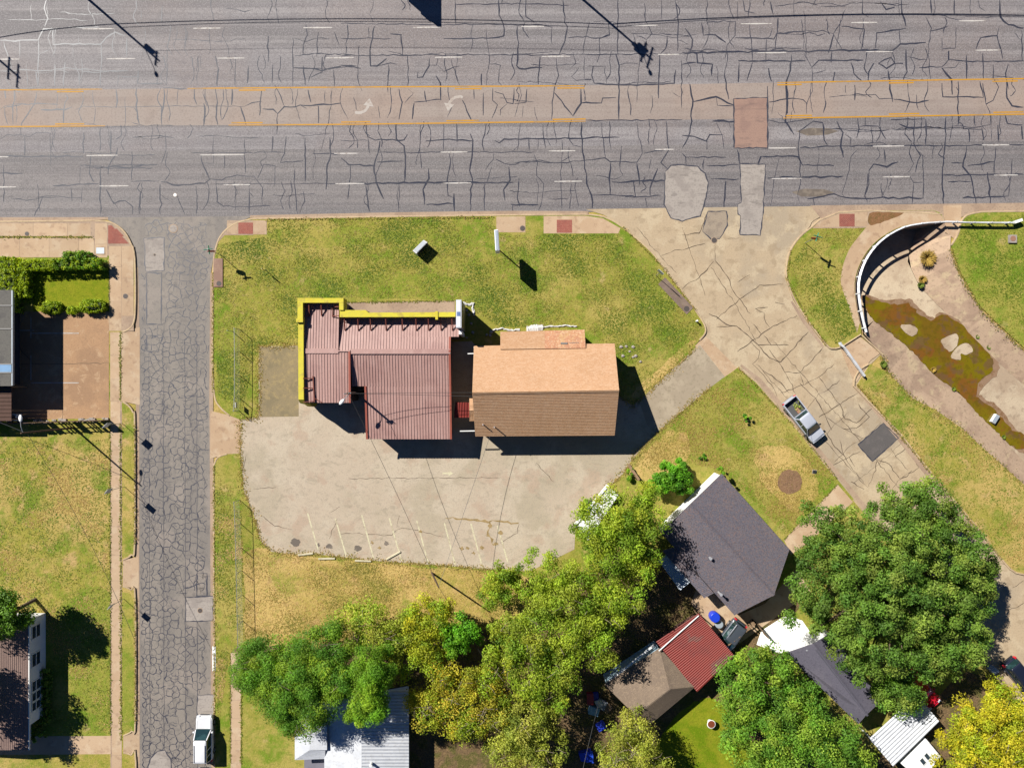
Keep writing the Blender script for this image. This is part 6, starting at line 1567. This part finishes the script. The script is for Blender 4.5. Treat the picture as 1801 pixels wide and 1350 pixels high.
def lobe_clumps(lobes, k, r, cl=(.7, 1.15)):
    C = []; R = []
    for (x, y, z, rx, ry, rz) in lobes:
        area = 2*math.pi*((rx*ry)**.5)*((rx*ry)**.5+rz)/2
        n = max(6, int(area*k))
        d = r.normal(size=(n, 3)); d /= np.linalg.norm(d, axis=1)[:, None]
        d[:, 2] = np.where(d[:, 2] < -.35, -d[:, 2], d[:, 2])
        f = r.uniform(.62, 1.04, (n, 1))
        f = np.where(r.random((n, 1)) < .18, r.uniform(.25, .7, (n, 1)), f)
        C.append(np.array([[x, y, z]])+d*f*np.array([[rx, ry, rz]]))
        R.append(r.uniform(cl[0], cl[1], n)*min(1, (rx/3)**.4))
    return np.concatenate(C), np.concatenate(R)

def tree(name, label, lobes_px, pal, seed, k=.55, per=60, leaf=.2, base=None, trunk=.22, cl=(.7,1.15), group='trees in the yards', twigs=0, cat='tree', up=.5, aspect=.55):
    """lobes_px: (px, py, radius px, centre height, vertical radius[, ry px])"""
    r = np.random.default_rng(seed); rd = random.Random(seed)
    lobes = []
    for lb in lobes_px:
        px, py, rp, z, rz = lb[:5]; p = A(px, py, z); kk = (1-z/CAM_H)/S
        ryp = lb[5] if len(lb) > 5 else rp
        lobes.append((p.x, p.y, z, rp*kk, ryp*kk, rz))
    wx = sum(l[0]*l[3]**2 for l in lobes)/sum(l[3]**2 for l in lobes); wy = sum(l[1]*l[3]**2 for l in lobes)/sum(l[3]**2 for l in lobes)
    b = Vector((wx, wy, 0)) if base is None else G(*base)
    t = thing(name, label, cat, b, group=group)
    zt = min(l[2] for l in lobes)
    fork = Vector((b.x+rd.uniform(-.3,.3), b.y+rd.uniform(-.3,.3), zt*.5))
    MB().tube([b, b.lerp(fork, .5)+Vector((rd.uniform(-.1,.1),0,0)), fork], trunk, 8, trunk*.75).build('trunk', m_bark, t)
    lm = MB()
    for l in lobes:
        for q in range(2 if l[3] > 2 else 1):
            e = Vector((l[0]+rd.uniform(-.5,.5)*l[3], l[1]+rd.uniform(-.5,.5)*l[4], l[2]+l[5]*rd.uniform(.1,.6)))
            mid = fork.lerp(e, .5)+Vector((rd.uniform(-.3,.3), rd.uniform(-.3,.3), rd.uniform(.1,.5)))
            MB().tube([fork, mid, e], trunk*.5, 6, .03).build('limb', m_bark, t)
    C, R = lobe_clumps(lobes, k, r, cl)
    leaf_mesh('crown', C, R, int(per*3.2), leaf*.52, pal, seed+1, t, up, aspect)
    if twigs:
        tw = MB()
        for i in range(twigs):
            l = lobes[rd.randrange(len(lobes))]; th = rd.uniform(0, 6.28); f = rd.uniform(0, .8)
            p = Vector((l[0]+math.cos(th)*l[3]*f, l[1]+math.sin(th)*l[4]*f, l[2]+l[5]*(1-f*f)**.5*rd.uniform(.8,1.0)))
            d = Vector((rd.uniform(-1,1), rd.uniform(-1,1), rd.uniform(.0,.6))).normalized()*rd.uniform(.6,1.5)
            tw.tube([p-d*.4, p+d*.3+Vector((rd.uniform(-.15,.15),rd.uniform(-.15,.15),0)), p+d*.7], .03, 4, .008)
        o = tw.build('bare_twigs', m_twig, t); o['kind'] = 'stuff'
    return t

OAK = [(.050,.104,.021),(.064,.124,.027),(.038,.082,.02),(.086,.138,.034),(.11,.148,.042)]
MID = [(.12,.18,.02),(.09,.155,.018),(.155,.20,.025),(.065,.12,.015),(.17,.19,.03)]
YEL = [(.19,.20,.02),(.23,.22,.02),(.15,.19,.02),(.14,.17,.02),(.34,.24,.03)]
OCH = [(.20,.19,.025),(.25,.20,.03),(.15,.17,.025),(.10,.14,.02),(.27,.22,.045)]
VIV = [(.06,.17,.012),(.05,.145,.012),(.09,.19,.018),(.04,.12,.012)]
LIM = [(.085,.17,.015),(.065,.15,.012),(.12,.19,.02),(.05,.12,.012)]
FEA = [(.055,.13,.018),(.075,.145,.02),(.04,.10,.016),(.11,.165,.02)]
YTR = [(.24,.23,.016),(.27,.245,.02),(.21,.215,.018),(.15,.19,.016),(.12,.17,.016),(.30,.26,.035)]
OLV = [(.14,.17,.035),(.19,.21,.05),(.10,.13,.025),(.22,.22,.07),(.09,.12,.03)]
GRN = [(.06,.14,.022),(.08,.16,.026),(.045,.105,.02),(.11,.18,.03),(.13,.19,.035)]

_r = random.Random(5); OAKL = []
for i in range(34):
    a = _r.uniform(0, 6.28); q = _r.random()**.5*150; z = 9.6-5.2*(q/165)**2+_r.uniform(-.9, .9)
    OAKL.append((1562+math.cos(a)*q*1.08, 1025+math.sin(a)*q*.98, _r.uniform(24, 42), z, _r.uniform(1.3, 2.2)))
tree('oak_tree', 'huge round dark green oak over the concrete street', [
    (1560,1030,95,8.0,4.6),(1480,960,72,7.0,3.6),(1600,925,72,7.0,3.6),(1470,1050,80,6.6,3.6),(1660,1010,78,6.6,3.8),(1640,1100,82,6.6,3.8),(1540,1110,85,6.6,3.8),(1450,915,42,6.2,2.4),(1640,885,42,6.2,2.4),(1420,1000,40,6,2.4),(1420,1085,40,6,2.4),(1700,1060,50,6,2.8),(1690,950,44,6,2.6),(1560,985,90,8.4,4.2),(1495,1155,40,5.5,2.5),(1590,1155,46,5.5,2.8)]+OAKL+[(1690,1115,46,6,2.6),(1630,1165,38,5.6,2.2),(1712,1000,42,6,2.4),(1680,1160,30,5.2,1.8)],
    OAK, 11, .34, 70, .21, trunk=.5, cl=(.65,1.05), base=(1545,1010))
tree('small_tree', 'small round green tree between slate grey house and carport', [(1568,1212,40,4.2,2.6),(1545,1200,22,3.8,1.6),(1590,1222,24,3.8,1.7)], OAK[2:]+GRN[:2], 12, .9, 70, .2)
tree('yellow_tree', 'bright yellow autumn tree in the lower right corner', [(1735,1285,62,5.5,3.2),(1700,1305,45,5,2.6),(1775,1240,45,5,2.8),(1790,1320,60,5.2,3),(1700,1345,50,5,2.6),(1690,1255,26,4.5,1.8),(1750,1225,26,4.6,1.8)], YTR, 13, .7, 60, .2, twigs=24)
tree('tree', 'dense green tree below the red tin roof', [(1300,1200,45,5.2,2.8),(1350,1180,46,5.2,2.8),(1395,1205,36,5,2.4),(1310,1245,42,5,2.4),(1325,1160,28,4.6,1.8)], GRN, 14, .75, 62, .2)
tree('tree', 'large green tree along the bottom edge below the slate grey house', [(1330,1300,60,5.6,3),(1400,1265,58,5.8,3.2),(1455,1300,58,5.6,3),(1400,1335,70,5.8,3.2),(1490,1345,45,5,2.6),(1340,1365,60,5.2,2.8),(1290,1280,30,4.8,2)], GRN, 15, .7, 62, .2)
tree('tree', 'light olive tree with bare twigs in front of the taupe cottage', [(1110,1300,48,4.8,2.8),(1080,1320,34,4.4,2.2),(1140,1325,36,4.4,2.2),(1105,1345,45,4.6,2.4),(1115,1268,26,4,1.7)], OLV, 16, .75, 50, .17, twigs=60)
tree('tree', 'tall yellowish green tree over the white trailer at the car park edge', [(1090,905,52,6,3.2),(1050,930,40,5.4,2.6),(1125,930,42,6,2.8),(1090,965,50,6,3),(1130,885,34,5.2,2.4),(1040,895,26,4.6,2),(1065,1000,45,5.6,2.8),(1130,985,36,5.6,2.4)], MID, 17, .6, 56, .2)
tree('tree', 'broad olive green tree behind the charcoal house awning', [(1010,1050,56,6,3.2),(965,1010,46,5.4,2.6),(1060,1075,46,6,3),(1100,1040,40,5.6,2.6),(1010,1110,50,6,3),(950,1065,42,5.4,2.6),(1055,1130,42,5.6,2.6)], MID[:3]+OLV[:1], 18, .62, 56, .2, twigs=20)
tree('tree', 'olive tree in the middle of the shaded yard', [(930,1125,52,5.8,3),(885,1150,42,5.4,2.6),(980,1165,45,5.6,2.8),(930,1185,50,5.6,2.8),(965,1220,40,5,2.4),(890,1100,30,5,2)], MID+OLV[:1], 19, .62, 54, .2, twigs=30)
tree('tree', 'shadowy olive tree at the bottom edge left of the blue bin', [(920,1260,48,5.4,2.8),(960,1300,42,5,2.4),(890,1300,42,5,2.6),(930,1340,55,5.2,2.6),(870,1255,32,5,2.2)], OLV, 20, .62, 54, .19, twigs=24)
tree('small_tree', 'small yellow green tree at the south edge of the car park', [(882,1025,34,3.8,2.2),(868,1045,22,3.2,1.6),(900,1010,22,3.4,1.6)], MID, 21, .95, 50, .19)
tree('tree', 'golden olive tree with bare twigs below the leaning pole', [(800,1210,55,5.4,3),(755,1235,44,5,2.6),(850,1235,45,5.2,2.6),(820,1260,46,5,2.4),(780,1180,38,5,2.2),(860,1190,36,5,2.2)], OCH+MID[:1], 22, .62, 50, .18, twigs=60)
tree('small_tree', 'yellow green tree at the north edge of the grove under the leaning pole', [(752,1085,40,4.8,2.6),(725,1110,34,4.6,2.2),(775,1065,26,4.2,1.8),(745,1140,40,5,2.4)], YEL[:3]+MID[:2], 23, .8, 52, .19)
tree('small_tree', 'vivid green tree amid the yellowish grove', [(805,1100,28,4.8,2.2),(828,1112,24,4.6,1.9),(798,1130,22,4.6,1.8)], VIV, 24, 1.0, 56, .2)
tree('tree', 'dull green tree with dead branches in the grove', [(655,1100,45,5,2.6),(695,1120,38,5,2.4),(620,1110,40,4.8,2.2),(690,1160,36,5,2.2)], OLV[:2]+MID[:2], 25, .7, 52, .19, twigs=24)
tree('feathery_tree', 'tall lime green feathery tree before the white roof', [(655,1175,36,8,2.8,44),(655,1225,36,7.6,2.4,40),(630,1250,20,6.8,1.8)], LIM, 26, 1.3, 110, .20, up=.8, aspect=.3)
tree('feathery_tree', 'wide dark green feathery tree over the pavement beside the fence', [(470,1165,52,6.4,2.6),(540,1180,58,7.6,2.8),(575,1140,46,7,2.4),(500,1210,52,6.6,2.4),(560,1225,46,7.4,2.4),(600,1190,36,7.4,2.2),(440,1190,30,5.2,1.8),(530,1260,34,6.4,1.8)], FEA, 27, 1.05, 110, .20, up=.7, aspect=.32, twigs=30)
tree('small_tree', 'dark leafy tree against the lower left corner house', [(20,1075,36,4.8,2.4),(-15,1090,36,4.8,2.4),(48,1085,18,4.2,1.6),(10,1050,22,4.4,1.6)], OAK[:3], 28, .95, 62, .22)
tree('tree', 'tree beyond the left edge shading the corner house', [(-75,1200,50,6,3.2),(-45,1235,30,5.5,2.4),(-60,1275,36,5.5,2.4)], OAK, 29, .5, 45, .24)
tree('bush', 'bright green round bush by the white end wall of the charcoal house', [(1178,838,26,1.9,1.3),(1200,848,18,1.6,1.0),(1160,850,17,1.6,1.0),(1192,822,14,1.3,.9)], VIV, 30, 3.2, 60, .19, trunk=.07, cl=(.45,.75), cat='bush', group='bushes in the grass')
def bush(px, py, rp, h, pal, label, seed, leaf=.13):
    return tree('bush', label, [(px, py, rp, h*.55, h*.5)], pal, seed, 4, 40, leaf, trunk=.03, cl=(.22,.36), cat='bush', group='bushes in the grass')
bush(1314, 736, 9, .9, VIV, 'small green bush alone in the dry grass left of the pickup', 31)
bush(1235, 803, 7, .6, VIV, 'tiny green bush on the dry grass above the charcoal house', 32)
bush(1104, 833, 12, 1.0, LIM, 'lime green bush at the tip of the car park', 33)
bush(1266, 826, 7, 2.9, LIM, 'small yellow green shrub at the north corner of the charcoal house', 34)
bush(1345, 1150, 14, 2.2, MID, 'yellow green bush beside the white patio', 35)
bush(70, 1290, 16, 1.1, OAK, 'dark bush at the doorway of the corner house', 36)

# clipped hedges: leafy skin over a box
def hedge(x0, y0, x1, y1, h, label, seed, pal=GRN, dens=26, rnd=0):
    r = np.random.default_rng(seed)
    a, b = G(x0, y1), G(x1, y0); t = thing('hedge', label, 'hedge', (a+b)/2, group='clipped hedges')
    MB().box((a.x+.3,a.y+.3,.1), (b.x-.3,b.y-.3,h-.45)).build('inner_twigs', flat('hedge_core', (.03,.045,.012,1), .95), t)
    w, d = b.x-a.x, b.y-a.y; at, aw, ad = w*d, w*h, d*h
    n = int((at+2*aw+2*ad)*dens/2)
    C = []
    for i in range(n):
        q = r.random()*(at+2*aw+2*ad)
        u, v = r.random(), r.random()
        if q < at: C.append((a.x+u*w, a.y+v*d, h-.1))
        elif q < at+2*aw: C.append((a.x+u*w, a.y+.08 if v < .5 else b.y-.08, .15+r.random()*(h-.25)))
        else: C.append((a.x+.08 if v < .5 else b.x-.08, a.y+u*d, .15+r.random()*(h-.25)))
    C = np.array(C)
    if rnd:
        c = np.array([(a.x+b.x)/2, (a.y+b.y)/2, 0]); dd = (C-c); e = (dd[:, 0]/(w/2))**2+(dd[:, 1]/(d/2))**2
        f = np.where(e > 1, 1/np.sqrt(np.maximum(e, 1e-6)), 1); C[:, 0] = c[0]+dd[:, 0]*f; C[:, 1] = c[1]+dd[:, 1]*f
        C[:, 2] *= (1-.35*np.minimum(e, 1))
    leaf_mesh('foliage', C, np.full(len(C), .22), 16, .085, pal, seed, t, .5)
    return t
HG = [(.13,.19,.012),(.17,.22,.014),(.095,.15,.012),(.20,.25,.02)]
hedge(4, 457, 44, 550, 1.7, 'thick clipped hedge along the left edge building', 41, HG)
hedge(48, 461, 106, 478, 1.5, 'long clipped hedge forming the top of the L around the small lawn', 42, HG)
hedge(47, 478, 62, 524, 1.5, 'short clipped hedge forming the left side of the small lawn', 43, HG)
hedge(108, 459, 190, 476, 1.5, 'looser hedge along the top right of the small lawn', 44, GRN+HG)
hedge(128, 447, 165, 460, 1.7, 'raised clump of hedge next to the white meter box', 45, GRN)
hedge(80, 532, 113, 552, 1.3, 'squat yellowish bush at the lower edge of the small lawn', 46, HG, rnd=1)
hedge(124, 541, 142, 552, .9, 'smallest round bush at the lower edge of the small lawn', 47, HG, rnd=1)
hedge(147, 529, 191, 550, 1.4, 'big oval bush at the lower right of the small lawn', 48, HG, rnd=1)
hedge(72, 1172, 94, 1264, 1.1, 'dark low hedge under the windows of the corner house', 49, OAK)
# ornamental grass and weeds
def tuft(px, py, r, h, pal, label, seed, z=.13, n=160):
    rd = random.Random(seed); p = A(px, py, z); mb = MB()
    for i in range(n):
        a = rd.uniform(0, 6.28); q = rd.uniform(0, r*.6); L = rd.uniform(.6, 1.1)
        b = p+Vector((math.cos(a)*q, math.sin(a)*q, 0)); e = p+Vector((math.cos(a)*r*L, math.sin(a)*r*L, h*rd.uniform(.5, 1.0))); m_ = b.lerp(e, .5)+Vector((0,0,h*.3))
        s = Vector((-math.sin(a), math.cos(a), 0))*.03
        mb.add([b-s, b+s, m_+s, m_-s, e], [(0,1,2,3),(3,2,4)])
    o = mb.build('grass_tuft', pal)
    return tag(o, label, 'grass tuft', 'tufts along the channel')
m_straw = flat('straw', pc(196,160,70), .9); m_weed = flat('weed', pc(120,140,40), .9)
tuft(1628, 455, 1.0, .7, m_straw, 'big straw coloured grass clump on the channel bank', 51, -1.0, 420)
tuft(1620, 492, .5, .5, m_straw, 'smaller straw grass clump below the big one in the channel', 52, -1.3)
tuft(1617, 502, .4, .4, m_weed, 'green weed at the foot of the lower straw clump', 53, -1.3)
tuft(1738, 610, .3, .2, m_weed, 'green weed strip along the east foot of the channel', 54, ZF+.06)
tuft(1718, 592, .25, .2, m_weed, 'upper green weed along the east foot of the channel', 55, ZF+.06)
tuft(1640, 650, .35, .25, m_straw, 'straw tuft on the west foot of the channel', 56, ZF+.06)
tuft(1676, 684, .25, .2, m_weed, 'weed on the west foot of the channel halfway down', 57, ZF+.06)
tuft(1764, 768, .25, .2, m_weed, 'weed on the west foot of the channel near the foam box', 58, ZF+.06)
tuft(1552, 640, .45, .3, m_weed, 'green weed at the corner of the drive plate', 59, .1)
# ragged grass: short tufts thickly sown over the lawns
def sow(name, poly, n, h, cols, seed, parent=None, z=.13):
    r = np.random.default_rng(seed); P = np.array([[G(x, y).x, G(x, y).y] for x, y in poly])
    lo, hi = P.min(0), P.max(0); pts = r.uniform(lo, hi, (n*3, 2)); ins = np.zeros(len(pts), bool); j = len(P)-1
    for i in range(len(P)):
        with np.errstate(divide='ignore', invalid='ignore'):
            c = ((P[i, 1] > pts[:, 1]) != (P[j, 1] > pts[:, 1])) & (pts[:, 0] < (P[j, 0]-P[i, 0])*(pts[:, 1]-P[i, 1])/(P[j, 1]-P[i, 1])+P[i, 0])
        ins ^= c; j = i
    pts = pts[ins][:n]
    # keep tufts in drifts
    m = len(pts); ph = r.uniform(0, 6.28, 6)
    f = np.sin(pts[:, 0]*.35+ph[0])*np.sin(pts[:, 1]*.41+ph[1])+.6*np.sin(pts[:, 0]*1.1+pts[:, 1]*.7+ph[2])+.5*np.sin(pts[:, 1]*1.7-pts[:, 0]*.6+ph[3])
    keep = r.random(m) < np.clip(.55+.35*f, .12, 1); pts = pts[keep]; f = f[keep]; m = len(pts)
    a = r.uniform(0, 2*np.pi, m); L = r.uniform(.05, .13, m); hh = r.uniform(.4, 1, m)*h
    d = np.stack([np.cos(a), np.sin(a)], 1)*L[:, None]; s = np.stack([-np.sin(a), np.cos(a)], 1)*r.uniform(.02, .05, m)[:, None]
    z0 = np.full(m, z)
    V = np.stack([np.c_[pts-d-s, z0+hh*.2], np.c_[pts-d*.3+s, z0-.01], np.c_[pts+d*.8+s, z0+hh], np.c_[pts+d*.2-s, z0+hh*.6]], 1).reshape(-1, 3)
    cols = np.array(cols); ci = np.clip(((f+1.2)/2.4*len(cols)+r.normal(0, .9, m)).astype(int), 0, len(cols)-1)
    col = np.c_[np.clip(cols[ci]*r.uniform(.86, 1.14, (m, 1)), 0, 1), np.ones(m)]
    me = bpy.data.meshes.new(name); me.vertices.add(4*m); me.vertices.foreach_set('co', V.astype(np.float32).ravel())
    me.loops.add(4*m); me.loops.foreach_set('vertex_index', np.arange(4*m, dtype=np.int32))
    me.polygons.add(m); me.polygons.foreach_set('loop_start', np.arange(0, 4*m, 4, dtype=np.int32)); me.polygons.foreach_set('loop_total', np.full(m, 4, dtype=np.int32))
    ca = me.color_attributes.new('leaf_colour', 'FLOAT_COLOR', 'POINT'); ca.data.foreach_set('color', np.repeat(col, 4, 0).astype(np.float32).ravel())
    me.materials.append(m_leaf); me.update(); me.validate()
    o = bpy.data.objects.new(name, me); COL.objects.link(o)
    return o
c3_ = lambda *a: tuple(v*f for v, f in zip(pc(*a)[:3], (1.36, 1.27, 1.2)))
gl = [c3_(170,158,84), c3_(156,152,68), c3_(144,148,56), c3_(126,142,44), c3_(108,134,36)]
gd = [c3_(210,184,120), c3_(192,166,98), c3_(176,156,84), c3_(150,146,66)]
tag(sow('grass', [(382,430),(470,416),(472,390),(870,386),(872,412),(1085,413),(1160,480),(1235,575),(1222,604),(1126,698),(1078,688),(1072,612),(1030,575),(880,575),(830,545),(800,527),(525,522),(524,606),(455,606),(424,730),(382,690)], 60000, .055, gl, 61), 'short olive grass of the front lawn around the two shops', 'grass', kind='stuff')
tag(sow('grass', [(432,960),(520,980),(760,998),(900,1008),(880,1100),(560,1130),(430,1130)], 26000, .055, gd, 62), 'dry straw grass of the field south of the car park', 'grass', kind='stuff')
tag(sow('grass', [(1115,808),(1165,757),(1252,683),(1292,650),(1470,842),(1382,940),(1272,826),(1200,812),(1120,840)], 16000, .055, gl[:3]+gd[1:3], 63), 'patchy dry grass around the round bare patch', 'grass', kind='stuff')
tag(sow('grass', [(-40,775),(194,772),(196,1288),(95,1288),(95,1130),(-40,1040)], 26000, .055, gl+gd[:2], 64), 'patchy green and tan grass of the west lot', 'grass', kind='stuff')
tag(sow('grass', [(1430,403),(1520,400),(1482,450),(1480,500),(1508,580),(1470,606),(1400,525),(1388,470)], 6000, .055, gl, 65), 'thin grass on the small island by the channel', 'grass', kind='stuff')
tag(sow('grass', [(1515,682),(1560,660),(1690,760),(1900,950),(1900,1005),(1780,1000)], 11000, .055, gl[2:]+gd[1:3], 66), 'grass strip between concrete street and channel', 'grass', kind='stuff')
tag(sow('grass', [(1694,382),(1900,374),(1900,695),(1800,608),(1725,535),(1680,440)], 12000, .055, gl[2:], 67), 'green grass of the lawn east of the channel', 'grass', kind='stuff')
tag(sow('grass', [(381,820),(425,880),(432,1120),(425,1140),(405,1142),(382,1300)], 7000, .055, gl+gd[:1], 68), 'verge grass along the long chain link fence', 'grass', kind='stuff')

def fringe(name, lines, cols, seed, label, z=.14, n=26, spread=.16):
    r = np.random.default_rng(seed); P = []
    for l in lines:
        for i in range(len(l)-1):
            a, b = G(*l[i]), G(*l[i+1]); k = int((b-a).length*n)
            t = r.random(k)[:, None]; q = np.array([[a.x, a.y]])*(1-t)+np.array([[b.x, b.y]])*t
            w = .3+.9*np.abs(np.sin(q[:, :1]*1.3+q[:, 1:]*1.7)+.5*np.sin(q[:, :1]*3.1-q[:, 1:]*2.3))
            P.append(q+r.normal(0, spread, q.shape)*w)
    pts = np.concatenate(P); m = len(pts)
    a = r.uniform(0, 6.28, m); L = r.uniform(.04, .13, m); d = np.stack([np.cos(a), np.sin(a)], 1)*L[:, None]; s_ = np.stack([-np.sin(a), np.cos(a)], 1)*.03
    z0 = np.full(m, z); hh = r.uniform(.03, .10, m)
    V = np.stack([np.c_[pts-d-s_, z0+.012], np.c_[pts-d*.3+s_, z0+.006], np.c_[pts+d*.8+s_, z0+hh], np.c_[pts+d*.2-s_, z0+hh*.6]], 1).reshape(-1, 3)
    cols = np.array(cols); col = np.c_[np.clip(cols[r.integers(0, len(cols), m)]*r.uniform(.8, 1.2, (m, 1)), 0, 1), np.ones(m)]
    me = bpy.data.meshes.new(name); me.vertices.add(4*m); me.vertices.foreach_set('co', V.astype(np.float32).ravel())
    me.loops.add(4*m); me.loops.foreach_set('vertex_index', np.arange(4*m, dtype=np.int32))
    me.polygons.add(m); me.polygons.foreach_set('loop_start', np.arange(0, 4*m, 4, dtype=np.int32)); me.polygons.foreach_set('loop_total', np.full(m, 4, dtype=np.int32))
    ca = me.color_attributes.new('leaf_colour', 'FLOAT_COLOR', 'POINT'); ca.data.foreach_set('color', np.repeat(col, 4, 0).astype(np.float32).ravel())
    me.materials.append(m_leaf); me.update(); me.validate()
    o = bpy.data.objects.new(name, me); COL.objects.link(o)
    return tag(o, label, 'grass', kind='stuff')
fringe('grass_edge', [LOT[21:]+[LOT[0]], [(424,738),(456,733),(456,609),(524,607)], [(1078,690),(1112,712),(1128,700),(1222,612)], [(1250,680),(1162,754),(1112,806),(1096,832),(1040,882)]], gd+gl[:2], 81, 'ragged grass creeping over the edge of the car park', .145, 60, .22)
fringe('grass_edge', [[(195,745),(195.5,1290)], [(213,745),(214,1300)], [(193,470),(193,548)], [(406,1146),(406,1340)], [(425,1146),(425,1340)], [(1472,851),(1400,925),(1378,948)], [(607,532),(800,529)], [(213,584),(213,705)], [(0,417.5),(167,417.5)]], gl, 82, 'grass tufts along the edges of the pavements', .146, 30, .07)
fringe('grass_edge', [[(377,818),(378,1130),(378,1340)], [(376,480),(375,690)], [(471,387),(870,383)], [(1095,399),(1165,470),(1222,545)], [(1298,646),(1400,753),(1470,840)], [(1507,676),(1650,848),(1762,984)], [(1390,440),(1383,490),(1420,563),(1453,605)], [(238,745),(238,955)], [(239,1052),(239,1268)]], gl+gd, 83, 'grass tufts hanging over the kerbs', .158, 26, .08)
fringe('grass_edge', [WTOP[1:8], ETOP[2:8]], gl+gd, 84, 'grass tufts along the top of the channel banks', .13, 50, .2)
